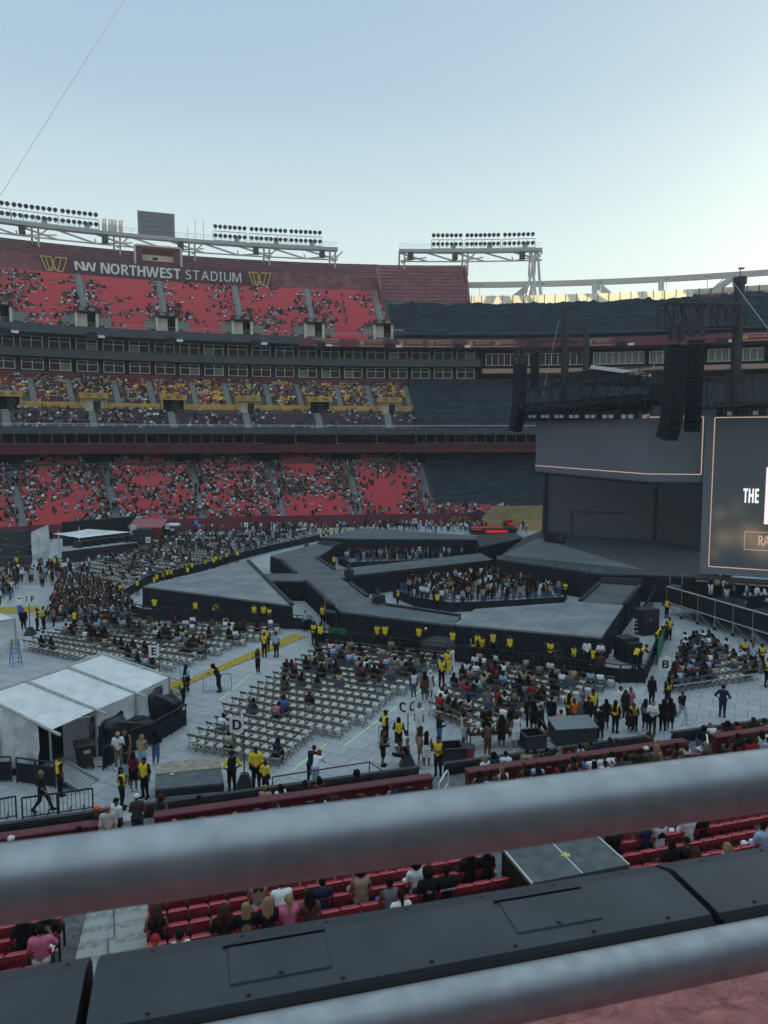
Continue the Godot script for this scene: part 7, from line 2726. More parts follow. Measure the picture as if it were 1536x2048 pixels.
func skeleton(pose: String) -> Array:
	var j := joints(pose)
	var b := []
	var up: Vector3 = (j.chest - j.pelvis).normalized()
	b.append([j.pelvis + Vector3(-0.065, 0, 0), j.pelvis + Vector3(0.065, 0, 0), 0.115, 0.115, THIGH])
	b.append([j.pelvis + up * 0.05, j.pelvis.lerp(j.chest, 0.55), 0.125, 0.118, TORSO])
	for s in [-1.0, 1.0]: b.append([j.pelvis.lerp(j.chest, 0.45) + Vector3(s * 0.05, 0, 0), j.chest + Vector3(s * 0.075, 0.06, 0), 0.10, 0.105, TORSO])
	b.append([j.L.sh + Vector3(0.03, -0.01, 0), j.R.sh + Vector3(-0.03, -0.01, 0), 0.075, 0.075, TORSO])
	b.append([j.neck - up * 0.04, j.head - Vector3(0, 0.05, 0), 0.058, 0.052, HEAD])
	for side in [j.L, j.R]:
		b.append([side.sh, side.el, 0.062, 0.048, ARM])
		b.append([side.el, side.wr, 0.046, 0.033, FOREARM])
		b.append([side.wr, side.wr.lerp(side.ha, 0.75), 0.032, 0.036, HAND])
		b.append([side.hip, side.kn, 0.098, 0.068, THIGH])
		b.append([side.kn, side.an, 0.064, 0.044, SHIN])
		b.append([side.an + Vector3(0, -0.03, 0.03), side.to, 0.045, 0.040, FOOT])
	return b


var body_shape := {}
var shells := {}
var head_shape: Shape
var hair_mesh := {}


func head_bones() -> Array:
	return [[Vector3(0, 0.03, 0.018), Vector3(0, 0.0, -0.008), 0.094, 0.088, HEAD], [Vector3(0, -0.055, -0.035), Vector3(0, -0.088, -0.055), 0.058, 0.036, HEAD], [Vector3(0, 0.0, -0.094), Vector3(0, -0.030, -0.108), 0.012, 0.017, HEAD],
		[Vector3(-0.088, -0.01, 0.01), Vector3(-0.090, 0.015, 0.014), 0.018, 0.022, HEAD], [Vector3(0.088, -0.01, 0.01), Vector3(0.090, 0.015, 0.014), 0.018, 0.022, HEAD]]


# five separate, bent, unequal fingers
func fingers(g: Geo, side: Dictionary, s: float) -> void:
	var d: Vector3 = (side.ha - side.wr).normalized()
	var across := d.cross(Vector3(0, 1, 0.2)).normalized() * s
	var bend := d.cross(across).normalized() * s
	var root: Vector3 = side.wr.lerp(side.ha, 0.8)
	for k in 4:
		var p: Vector3 = root + across * (0.020 * (k - 1.5))
		var l: float = [0.060, 0.072, 0.068, 0.052][k]
		g.tube([p, p + d * l * 0.55, p + d * l * 0.95 - bend * l * 0.3], 0.0095, 5, 0.007)
	var t: Vector3 = side.wr.lerp(side.ha, 0.3) - across * 0.03
	g.tube([t, t - across * 0.025 + d * 0.03, t - across * 0.028 + d * 0.06], 0.011, 5, 0.008)


func body_mesh(pose: String) -> ArrayMesh:
	var key := pose + "_body"
	if shells.has(key): return shells[key]
	if head_shape == null: head_shape = flesh(head_bones(), 0.018, 0.03)
	var s := flesh(skeleton(pose), 0.034)
	body_shape[pose] = s
	var whole := Shape.new()
	whole.v = s.v.duplicate(); whole.n = s.n.duplicate(); whole.idx = s.idx.duplicate(); whole.reg = s.reg.duplicate()
	var j := joints(pose)
	var base := whole.v.size()
	for i in head_shape.v.size():
		whole.v.append(head_shape.v[i] + j.head); whole.n.append(head_shape.n[i]); whole.reg.append(HEAD)
	for i in head_shape.idx: whole.idx.append(base + i)
	var g := Geo.new()
	fingers(g, j.L, 1.0)
	fingers(g, j.R, -1.0)
	base = whole.v.size()
	for i in range(0, g.v.size(), 3):
		var n := (g.v[i + 2] - g.v[i]).cross(g.v[i + 1] - g.v[i]).normalized()
		for k in 3:
			whole.v.append(g.v[i + k]); whole.n.append(n); whole.reg.append(HAND); whole.idx.append(base + i + k)
	var m := shape_mesh(whole)
	# eyes, brows and mouth
	var face := Geo.new()
	for x in [-0.034, 0.034]:
		face.box(j.head + Vector3(x, 0.008, -0.088), Vector3(0.026, 0.012, 0.012))
		face.box(j.head + Vector3(x, 0.032, -0.088), Vector3(0.034, 0.007, 0.012))
	face.box(j.head + Vector3(0, -0.060, -0.090), Vector3(0.045, 0.010, 0.012))
	var a := []
	a.resize(Mesh.ARRAY_MAX)
	a[Mesh.ARRAY_VERTEX] = face.v
	var fn := PackedVector3Array()
	for i in range(0, face.v.size(), 3):
		var n := (face.v[i + 2] - face.v[i]).cross(face.v[i + 1] - face.v[i]).normalized()
		for k in 3: fn.append(n)
	a[Mesh.ARRAY_NORMAL] = fn
	m.add_surface_from_arrays(Mesh.PRIMITIVE_TRIANGLES, a)
	shells[key] = m
	return m


func shell(pose: String, part: String) -> ArrayMesh:
	var key := pose + "_" + part
	if shells.has(key): return shells[key]
	body_mesh(pose)
	var keep: Array = {"vest": [TORSO], "sleeves": [ARM], "long_sleeves": [ARM, FOREARM], "shirt": [TORSO, ARM], "long_shirt": [TORSO, ARM, FOREARM], "trousers": [THIGH, SHIN], "shorts": [THIGH], "dress": [TORSO, THIGH], "shoes": [FOOT]}[part]
	var grow: float = {"vest": 0.016, "sleeves": 0.014, "long_sleeves": 0.012, "shirt": 0.014, "long_shirt": 0.014, "trousers": 0.010, "shorts": 0.022, "dress": 0.020, "shoes": 0.012}[part]
	shells[key] = shape_mesh(body_shape[pose], keep, grow)
	return shells[key]


func hair(kind: String) -> ArrayMesh:
	if hair_mesh.has(kind): return hair_mesh[kind]
	var b := [[Vector3(0, 0.045, 0.026), Vector3(0, 0.015, 0.036), 0.098, 0.088, 0]]
	match kind:
		"afro": b = [[Vector3(0, 0.06, 0.035), Vector3(0, 0.03, 0.04), 0.142, 0.135, 0]]
		"bun": b.append([Vector3(0, 0.12, 0.085), Vector3(0, 0.14, 0.09), 0.05, 0.045, 0])
		"long":
			for x in [-0.055, 0.0, 0.055]: b.append([Vector3(x, 0.0, 0.062), Vector3(x * 1.5, -0.27, 0.105), 0.062, 0.058, 0])
		"braids":
			for x in [-0.08, -0.03, 0.03, 0.08]: b.append([Vector3(x * 0.7, 0.0, 0.066), Vector3(x * 1.15, -0.44, 0.145), 0.045, 0.032, 0])
		"ponytail": b.append([Vector3(0, 0.04, 0.11), Vector3(0, -0.22, 0.16), 0.042, 0.030, 0])
		"curly": b = [[Vector3(0, 0.05, 0.035), Vector3(0, -0.05, 0.06), 0.122, 0.125, 0], [Vector3(-0.05, -0.05, 0.06), Vector3(-0.08, -0.22, 0.10), 0.085, 0.075, 0], [Vector3(0.05, -0.05, 0.06), Vector3(0.08, -0.22, 0.10), 0.085, 0.075, 0]]
		"cap": b = [[Vector3(0, 0.055, 0.016), Vector3(0, 0.045, 0.012), 0.099, 0.100, 0], [Vector3(-0.04, 0.055, -0.10), Vector3(-0.03, 0.045, -0.165), 0.020, 0.016, 0], [Vector3(0.04, 0.055, -0.10), Vector3(0.03, 0.045, -0.165), 0.020, 0.016, 0]]
		"hat": b = [[Vector3(0, 0.08, 0.015), Vector3(0, 0.05, 0.015), 0.096, 0.102, 0], [Vector3(-0.10, 0.045, 0.015), Vector3(0.10, 0.045, 0.015), 0.035, 0.035, 0], [Vector3(0, 0.045, -0.10), Vector3(0, 0.045, 0.13), 0.035, 0.035, 0]]
	hair_mesh[kind] = shape_mesh(flesh(b, 0.026, 0.03))
	return hair_mesh[kind]


var paint := {}


func cloth(c: String) -> StandardMaterial3D:
	if paint.has(c): return paint[c]
	var table := {
		"white": [0.78, 0.79, 0.79], "black": [0.016, 0.016, 0.018], "grey": [0.17, 0.18, 0.19], "navy": [0.022, 0.032, 0.075], "red": [0.36, 0.02, 0.03], "pink": [0.58, 0.16, 0.27], "blue": [0.07, 0.17, 0.46], "green": [0.05, 0.18, 0.08],
		"tan": [0.42, 0.30, 0.20], "brown": [0.10, 0.055, 0.035], "maroon": [0.13, 0.012, 0.025], "light blue": [0.34, 0.48, 0.62], "orange": [0.72, 0.15, 0.03], "yellow": [0.80, 0.60, 0.05], "cream": [0.55, 0.50, 0.42], "lime": [0.45, 0.75, 0.06],
		"denim": [0.09, 0.15, 0.27], "khaki": [0.16, 0.15, 0.10], "lilac": [0.40, 0.28, 0.50], "olive": [0.07, 0.075, 0.04], "charcoal": [0.05, 0.052, 0.058],
		"dark hair": [0.012, 0.010, 0.009], "brown hair": [0.055, 0.028, 0.016], "blonde hair": [0.28, 0.19, 0.10], "red hair": [0.22, 0.02, 0.02],
		"skin a": [0.045, 0.024, 0.016], "skin b": [0.13, 0.068, 0.044], "skin c": [0.22, 0.120, 0.080], "skin d": [0.30, 0.175, 0.12], "skin e": [0.45, 0.29, 0.215]}
	var q: Array = table[c]
	var m := mat("cloth_" + c.replace(" ", "_"), q[0], q[1], q[2], 0.85)
	if c.begins_with("skin"): m.roughness = 0.5
	paint[c] = m
	return m


var person_count := 0


# o: top, sleeve colour, kind of top and bottom, colours, hair; returns the person
func person(at: Vector3, turn: float, pose: String, o: Dictionary, where: String, group: String) -> MeshInstance3D:
	person_count += 1
	var p := MeshInstance3D.new()
	p.name = numbered("person")
	p.mesh = body_mesh(pose)
	p.set_surface_override_material(0, cloth("skin " + o.get("skin", "b")))
	p.set_surface_override_material(1, M.letter_black)
	add_child(p)
	p.position = at
	p.rotation.y = deg_to_rad(-turn)
	p.scale = Vector3.ONE * o.get("size", 1.0)
	var top: String = o.get("top", "black")
	var style: String = o.get("style", "shirt")
	var low: String = o.get("low", "trousers")
	var lowc: String = o.get("lowc", "black")
	if style == "staff":
		put("staff_vest", shell(pose, "vest"), cloth(top), p)
		put("sleeves", shell(pose, "sleeves"), cloth(o.get("sleeve", "black")), p)
	elif style == "dress": put("dress", shell(pose, "dress"), cloth(top), p)
	else: put("shirt" if style != "vest" else "vest_top", shell(pose, style), cloth(top), p)
	if style != "dress": put("trousers" if low == "trousers" else "shorts", shell(pose, low), cloth(lowc), p)
	put("shoes", shell(pose, "shoes"), cloth(o.get("shoe", "black")), p)
	var hk: String = o.get("hair", "short")
	var hc: String = o.get("hairc", "dark hair")
	if hk != "none":
		var h := put("hair" if not hk in ["cap", "hat"] else hk, hair(hk), cloth(hc), p)
		h.position = joints(pose).head
		if hk in ["cap", "hat"] and o.get("tail", "") != "":
			h = put("hair", hair(o.tail), cloth("dark hair"), p)
			h.position = joints(pose).head - Vector3(0, 0.012, -0.006)
	# describe what can be seen
	var doing: String = {"phone": "phoning", "walk": "walking", "lean": "leaning"}.get(pose, "seated" if pose.begins_with("sit") else "standing")
	var dressed: String = (top + " dress") if style == "dress" else ("yellow staff shirt" if style == "staff" and top == "yellow" else top + " top")
	if style != "dress" and not pose.begins_with("sit"): dressed += " and " + lowc + (" trousers" if low == "trousers" else " shorts")
	var on_head: String = (hc + " " + hk) if hk in ["cap", "hat"] else {"short": "short ", "long": "long ", "braids": "braided ", "afro": "round ", "bun": "bunned ", "ponytail": "ponytailed ", "curly": "curly ", "none": "cropped "}[hk] + (hc if hk != "none" else "hair")
	tag(p, "person in %s, %s, %s %s" % [dressed, on_head, doing, where], "person", group)
	return p


func random_look() -> Dictionary:
	var o := {}
	var tops := ["black", "black", "black", "black", "black", "black", "white", "white", "white", "white", "grey", "navy", "navy", "red", "pink", "blue", "tan", "brown", "brown", "light blue", "cream", "cream", "charcoal", "charcoal", "olive", "white"]
	o.top = tops[rng.randi() % tops.size()]
	o.skin = ["a", "b", "b", "b", "c", "c", "c", "d", "e"][rng.randi() % 9]
	o.style = ["shirt", "shirt", "shirt", "vest", "vest", "long_shirt", "dress"][rng.randi() % 7]
	o.low = ["trousers", "trousers", "shorts"][rng.randi() % 3]
	o.lowc = ["black", "black", "denim", "denim", "white", "khaki", "charcoal"][rng.randi() % 7]
	o.hair = ["short", "long", "long", "braids", "braids", "afro", "bun", "ponytail", "curly", "cap"][rng.randi() % 10]
	o.hairc = ["dark hair", "dark hair", "dark hair", "dark hair", "dark hair", "brown hair", "brown hair", "blonde hair", "dark hair"][rng.randi() % 9]
	if o.hair == "cap": o.hairc = ["white", "black", "white", "navy", "black", "red"][rng.randi() % 6]
	o.size = rng.randf_range(0.94, 1.05)
	o.shoe = ["white", "black", "charcoal"][rng.randi() % 3]
	return o


func guard(more := {}) -> Dictionary:
	var o := {"top": "yellow", "style": "staff", "lowc": "black", "skin": ["a", "b", "b", "c"][rng.randi() % 4], "hair": ["short", "short", "braids", "bun", "cap"][rng.randi() % 5], "hairc": "dark hair", "size": rng.randf_range(0.97, 1.06)}
	if o.hair == "cap": o.hairc = "black"
	o.merge(more, true)
	return o


func look(top: String, style: String, low: String, lowc: String, h: String, hc := "dark hair", skin := "b", shoe := "white") -> Dictionary:
	return {"top": top, "style": style, "low": low, "lowc": lowc, "hair": h, "hairc": hc, "skin": skin, "shoe": shoe, "size": rng.randf_range(0.95, 1.04)}


# people in the near red seats: row, seat, look
func near_people() -> Array:
	return [
		[9, -1, look("black", "vest", "trousers", "black", "curly", "brown hair", "c"), "sit"],
		[10, 2, look("black", "shirt", "trousers", "black", "curly", "brown hair", "c"), "sit"],
		[10, 3, look("black", "shirt", "trousers", "black", "braids", "blonde hair", "c"), "sit"],
		[10, 4, look("black", "shirt", "trousers", "black", "long", "blonde hair", "d"), "sit"],
		[10, 5, look("pink", "shirt", "shorts", "denim", "ponytail", "blonde hair", "e"), "sit_phone"],
		[10, 6, look("brown", "vest", "shorts", "black", "long", "dark hair", "c"), "sit"],
		[8, 4, look("tan", "vest", "shorts", "white", "curly", "brown hair", "d"), "sit"],
		[9, 5, look("white", "shirt", "trousers", "denim", "short", "brown hair", "d"), "sit_forward"],
		[9, 7, look("navy", "long_shirt", "trousers", "navy", "short", "dark hair", "c"), "sit"],
		[9, 9, look("tan", "vest", "shorts", "tan", "afro", "dark hair", "c"), "sit_phone"],
		[9, 9, look("black", "vest", "trousers", "black", "short", "dark hair", "d"), "sit"],
		[11, 10, look("white", "shirt", "trousers", "white", "ponytail", "dark hair", "c"), "sit_phone"],
		[10, 10, look("grey", "vest", "shorts", "denim", "bun", "dark hair", "b"), "sit"],
		[9, 12, look("white", "shirt", "trousers", "white", "afro", "dark hair", "b"), "sit"],
		[10, 12, look("navy", "shirt", "trousers", "navy", "cap", "blue", "b"), "sit"],
		[10, 12, look("black", "shirt", "trousers", "black", "afro", "dark hair", "b"), "sit"],
		[10, 13, look("black", "shirt", "trousers", "black", "short", "dark hair", "a"), "sit"],
		[9, 15, look("black", "shirt", "trousers", "black", "long", "dark hair", "b"), "sit"],
		[9, 16, look("black", "shirt", "trousers", "black", "braids", "dark hair", "b"), "sit"],
		[9, -6, look("pink", "shirt", "shorts", "white", "short", "dark hair", "c"), "sit_phone"],
		[8, -6, look("black", "shirt", "trousers", "black", "long", "dark hair", "c"), "sit"],
		[8, -7, look("black", "long_shirt", "trousers", "black", "curly", "dark hair", "b"), "sit"],
		[11, -1, look("red", "shirt", "trousers", "red", "cap", "red", "d"), "sit"],
		[11, 0, look("white", "vest", "trousers", "black", "short", "dark hair", "c"), "sit"],
		[11, 25, look("maroon", "shirt", "trousers", "khaki", "cap", "black", "c"), "sit"],
		[11, 25, look("black", "shirt", "trousers", "black", "braids", "dark hair", "b"), "sit"],
		[9, 27, look("white", "shirt", "trousers", "white", "braids", "dark hair", "b"), "sit"],
		[9, 29, look("white", "shirt", "trousers", "white", "short", "dark hair", "b"), "sit"],
		[9, 30, look("black", "shirt", "trousers", "black", "long", "dark hair", "b"), "sit"],
		[11, 26, look("black", "shirt", "trousers", "black", "cap", "black", "c"), "sit"],
		[12, 25, look("tan", "vest", "shorts", "tan", "curly", "brown hair", "d"), "sit"],
		[12, 27, look("white", "vest", "shorts", "tan", "long", "blonde hair", "d"), "sit"],
		[11, 31, look("light blue", "long_shirt", "trousers", "white", "bun", "dark hair", "c"), "sit_phone"],
		[9, 24, look("black", "shirt", "trousers", "black", "cap", "white", "c"), "sit_phone"],
		[9, 26, look("navy", "vest", "trousers", "black", "short", "dark hair", "b"), "sit"]]


func people() -> void:
	var nb := near_basis()
	var t0 := Time.get_ticks_msec()
	for q in near_people():
		var k: int = q[0]
		var s: float = 0.48 * q[1] + 0.16
		var pos := near(s, row_d(k) + 0.02, row_y(k) - 0.02)
		var p := person(pos, -17.0, q[3], q[2], "in red seats", "people in the near red seats")
		if k == 0: pass
		if q[2].get("hairc", "") == "blue" or q[2].get("skin", "") == "a":
			var txt := "for" if q[2].hairc == "blue" else "JIMI HENDRIX"
			letters(txt, 0.10 if txt == "for" else 0.062, Vector3(0, 0.93 if txt == "for" else 0.86, 0.258), Basis(), cloth("white"), p, 0.004, txt != "for")
	# spectators against the red walls and at the field rail
	var spots := []
	for k in 4:
		for j in range(-18, 62):
			var s := 0.48 * j + 0.16
			if (s > -2.3 and s < -0.4) or (s > 9.5 and s < 11.2) or (s > 21.0 and s < 22.7): continue
			spots.append([near(s, row_d(k) + 0.02, row_y(k) - 0.02), 0.62 if s > 11.0 else 0.34, s])
	for k in 2:
		for j in range(-18, 66):
			var s := 0.5 * j + 0.1
			if s < -0.4 or (s > 9.5 and s < 11.3) or (s > 21.0 and s < 22.8): continue
			spots.append([near(s, 26.25 + 0.85 * k, 0.56), 0.50 if s > 12.0 else 0.22, s])
	var front := []
	for q in spots:
		var e := seen_at(q[0] + Vector3(0, 1.25, 0))
		if e.x < -10 or e.x > 1550 or e.y > 1772.0 - 0.141 * e.x - 74.0: continue
		if rng.randf() > q[1]: continue
		front.append(q[0])
	for f in front:
		person(f, -17.0 + rng.randf_range(-30, 30), ["sit", "sit", "sit_forward", "sit_phone"][rng.randi() % 4], random_look(), "by the red wall", "people by the red wall")
	standing_people()
	floor_seated()
	crowds()
	print("people ", person_count, " in ", Time.get_ticks_msec() - t0, " ms")


func stand_all(where: String, group: String, list: Array) -> void:
	for q in list:
		var pose: String = q[2]
		if pose == "stand" and q[3].get("style", "") == "staff": pose = ["stand", "folded", "hips", "phone", "stand"][rng.randi() % 5]
		person(q[0], q[1] + rng.randf_range(-15, 15), pose, q[3], where, group)


func standing_people() -> void:
	stand_all("near the white tent", "people near the white tent", [
		[Vector3(-13.74, 0, -28.47), 95, "walk", look("black", "shirt", "trousers", "black", "short", "blonde hair", "d", "black")],
		[Vector3(-13.6, 0, -29.82), 40, "stand", guard({"hair": "cap", "hairc": "black"})],
		[Vector3(-12.06, 0, -32.38), 150, "phone", look("white", "shirt", "trousers", "khaki", "cap", "tan", "c")],
		[Vector3(-11.83, 0, -32.64), 190, "stand", look("black", "dress", "trousers", "black", "bun", "brown hair", "d")],
		[Vector3(-10.66, 0, -30.26), 10, "phone", look("maroon", "vest", "shorts", "black", "long", "dark hair", "c")],
		[Vector3(-11.08, 0, -30.72), 30, "stand", look("black", "vest", "shorts", "light blue", "short", "dark hair", "c")],
		[Vector3(-10.87, 0, -32.03), 0, "phone", look("tan", "vest", "shorts", "light blue", "long", "blonde hair", "d")],
		[Vector3(-10.5, 0, -32.8), 15, "phone", look("black", "shirt", "trousers", "denim", "curly", "dark hair", "b")],
		[Vector3(-10.61, 0, -28.71), 80, "folded", guard({"hair": "braids"})],
		[Vector3(-9.99, 0, -29.64), 200, "stand", guard({"hair": "short"})]])
	stand_all("at the red wall gap", "people at the wall gap", [
		[near(-1.0, 25.6, 1.1), -10, "phone", look("charcoal", "dress", "trousers", "black", "cap", "white", "b")],
		[near(-0.2, 26.6, 0.56), 5, "stand", look("navy", "vest", "shorts", "white", "afro", "brown hair", "c")],
		[near(-1.9, 25.0, 1.15), -20, "stand", look("cream", "long_shirt", "trousers", "khaki", "cap", "tan", "c")],
		[near(-1.7, 26.1, 0.9), 30, "stand", look("white", "shirt", "trousers", "black", "cap", "black", "c")],
		[near(-2.3, 25.7, 0.9), 60, "stand", look("black", "shirt", "trousers", "black", "cap", "orange", "b")]])
	stand_all("by the loading box", "people beside the loading box", [
		[Vector3(-6.46, 0, -30.17), -20, "hips", guard({"top": "black", "sleeve": "yellow", "hair": "hat", "hairc": "black"})],
		[Vector3(-5.45, 0, -30.35), 10, "stand", guard({"style": "shirt", "hair": "none", "size": 1.12})],
		[Vector3(-5.01, 0, -29.99), 20, "stand", guard({"style": "shirt", "hair": "none", "size": 0.86})],
		[Vector3(-3.16, 0, -30.77), 30, "lean", look("black", "shirt", "trousers", "black", "short", "red hair", "c")],
		[Vector3(-2.94, 0, -30.49), 15, "lean", look("white", "shirt", "trousers", "light blue", "long", "red hair", "c")]])
	stand_all("near the C sign", "people near the C sign", [
		[Vector3(-0.05, 0, -32.69), 90, "phone", look("black", "vest", "shorts", "black", "ponytail", "dark hair", "c", "black")],
		[Vector3(0.07, 0, -34.92), 70, "hips", guard({"hair": "cap", "hairc": "black"})],
		[Vector3(0.7, 0, -34.28), -5, "stand", guard({"hair": "braids"})],
		[Vector3(0.58, 0, -32.8), 100, "sit_forward", look("white", "vest", "trousers", "black", "long", "dark hair", "c")],
		[Vector3(1.01, 0, -32.64), 60, "stand", look("white", "vest", "shorts", "black", "bun", "brown hair", "c", "black")],
		[Vector3(1.71, 0, -32.96), 40, "stand", look("tan", "dress", "shorts", "tan", "long", "brown hair", "d")],
		[Vector3(1.94, 0, -32.48), 20, "stand", look("white", "dress", "shorts", "white", "braids", "dark hair", "c")],
		[Vector3(2.68, 0, -34.81), 80, "phone", look("black", "long_shirt", "trousers", "denim", "ponytail", "brown hair", "d")],
		[Vector3(1.78, 0, -36.28), 200, "stand", look("white", "shirt", "shorts", "white", "long", "brown hair", "d")],
		[Vector3(2.41, 0, -31.68), 190, "stand", guard({"hair": "bun"})]])
	stand_all("beside block C", "people in the aisle by block C", [
		[Vector3(3.49, 0, -43.61), 170, "stand", guard({"hair": "cap", "hairc": "black", "size": 1.08})],
		[Vector3(4.04, 0, -45.51), 190, "phone", look("yellow", "dress", "shorts", "yellow", "long", "blonde hair", "d")],
		[Vector3(4.3, 0, -46.32), 170, "stand", look("white", "dress", "shorts", "white", "long", "dark hair", "c")],
		[Vector3(1.71, 0, -41.52), -10, "stand", look("white", "vest", "trousers", "denim", "bun", "dark hair", "b")],
		[Vector3(2.31, 0, -41.03), 0, "stand", look("brown", "dress", "shorts", "brown", "long", "dark hair", "c")],
		[Vector3(2.66, 0, -41.52), 30, "stand", look("white", "dress", "shorts", "white", "short", "white", "c")]])
	stand_all("by the table", "people by the concession table", [
		[Vector3(3.89, 0, -34.92), 90, "phone", look("cream", "dress", "shorts", "cream", "long", "dark hair", "b")],
		[Vector3(5.04, 0, -35.65), 170, "phone", look("black", "shirt", "trousers", "black", "short", "dark hair", "c")],
		[Vector3(5.68, 0, -34.51), 0, "stand", look("black", "dress", "trousers", "black", "long", "dark hair", "b")],
		[Vector3(6.35, 0, -34.45), -30, "phone", look("white", "dress", "shorts", "white", "afro", "brown hair", "c")],
		[Vector3(6.38, 0, -35.9), 150, "stand", look("black", "shirt", "trousers", "black", "cap", "navy", "b")],
		[Vector3(4.9, 0, -33.77), 20, "lean", look("brown", "shirt", "trousers", "brown", "long", "dark hair", "c")],
		[Vector3(5.53, 0, -38.3), 180, "stand", look("grey", "shirt", "trousers", "denim", "short", "dark hair", "c")]])
	stand_all("by the counter box", "people queueing by the counter box", [
		[Vector3(7.51, 0, -37.06), 0, "stand", look("black", "shirt", "trousers", "black", "short", "dark hair", "b")],
		[Vector3(7.65, 0, -36.6), 10, "stand", look("black", "dress", "shorts", "black", "long", "dark hair", "c")],
		[Vector3(7.85, 0, -35.84), 120, "walk", look("black", "shirt", "shorts", "black", "short", "dark hair", "c")],
		[Vector3(8.65, 0, -37.06), 20, "stand", look("black", "shirt", "shorts", "black", "short", "dark hair", "b")],
		[Vector3(9.68, 0, -37.47), 40, "stand", guard({"hair": "braids"})],
		[Vector3(11.03, 0, -37.88), 175, "stand", guard({"hair": "bun", "low": "shorts"})],
		[Vector3(11.43, 0, -36.93), 0, "stand", look("black", "dress", "trousers", "black", "braids", "dark hair", "b")],
		[Vector3(13.29, 0, -38.73), 185, "phone", look("pink", "dress", "shorts", "pink", "bun", "brown hair", "c")],
		[Vector3(11.8, 0, -36.54), 30, "stand", guard({"hair": "braids"})],
		[Vector3(12.75, 0, -38.73), 70, "stand", look("white", "shirt", "shorts", "white", "short", "dark hair", "d")],
		[Vector3(12.86, 0, -36.8), 200, "lean", guard({"hair": "short"})],
		[Vector3(10.53, 0, -36.93), 10, "stand", look("black", "shirt", "trousers", "black", "cap", "red", "b")],
		[Vector3(9.73, 0, -36.73), 160, "stand", look("orange", "vest", "trousers", "black", "short", "dark hair", "b")],
		[Vector3(8.94, 0, -36.41), 20, "sit_forward", look("orange", "shirt", "trousers", "black", "short", "dark hair", "b")],
		[Vector3(10.78, 0, -35.65), 0, "stand", look("black", "shirt", "trousers", "black", "short", "dark hair", "c")],
		[Vector3(12.48, 0, -36.41), 30, "sit_forward", look("black", "long_shirt", "trousers", "black", "long", "dark hair", "b")],
		[Vector3(10.28, 0, -37.06), 200, "stand", look("grey", "shirt", "trousers", "denim", "short", "dark hair", "c")],
		[Vector3(12.89, 0, -38.3), 160, "stand", look("black", "shirt", "trousers", "black", "long", "dark hair", "b")]])
	stand_all("near the B sign", "people near the B sign", [
		[Vector3(15.14, 0, -40.63), 160, "stand", look("black", "long_shirt", "trousers", "black", "long", "dark hair", "b", "black")],
		[Vector3(15.9, 0, -40.24), -15, "stand", guard({"hair": "long"})],
		[Vector3(15.79, 0, -38.02), 175, "walk", look("black", "shirt", "trousers", "light blue", "short", "dark hair", "c")],
		[Vector3(13.65, 0, -36.41), 190, "folded", look("white", "shirt", "trousers", "black", "short", "brown hair", "e", "black")],
		[Vector3(14.23, 0, -36.54), 20, "stand", look("black", "shirt", "trousers", "black", "braids", "dark hair", "b")],
		[Vector3(14.71, 0, -36.8), 30, "stand", look("black", "dress", "trousers", "black", "long", "dark hair", "b")],
		[Vector3(18.27, 0, -38.73), 20, "hips", look("navy", "shirt", "trousers", "navy", "bun", "dark hair", "d", "black")],
		[Vector3(13.43, 0, -36.8), 40, "stand", look("grey", "vest", "shorts", "black", "long", "dark hair", "b")]])
	stand_all("by the riser stairs", "people near the riser stairs", [
		[Vector3(23.9, 0, -47.91), 190, "folded", guard({"hair": "cap", "hairc": "black"})],
		[Vector3(23.95, 0, -46.94), 200, "stand", look("light blue", "vest", "trousers", "black", "short", "dark hair", "c")],
		[Vector3(23.21, 0, -43.61), 180, "stand", guard({"hair": "short"})],
		[Vector3(24.65, 0, -47.15), 160, "stand", guard({})]])
	stand_all("by the bent barrier", "people at the bent barrier", [
		[Vector3(19.58, 0, -52.06), 110, "lean", guard({"hair": "bun"})],
		[Vector3(20.34, 0, -53.25), 120, "lean", guard({})],
		[Vector3(21.33, 0, -54.2), 170, "phone", guard({})],
		[Vector3(23.76, 0, -61.08), 175, "stand", guard({"hair": "cap", "hairc": "black"})],
		[Vector3(16.3, 0, -46.94), 80, "lean", guard({})],
		[Vector3(16.81, 0, -47.37), 90, "lean", guard({"hair": "cap", "hairc": "black"})],
		[Vector3(25.17, 0, -67.47), 180, "stand", guard({})]])
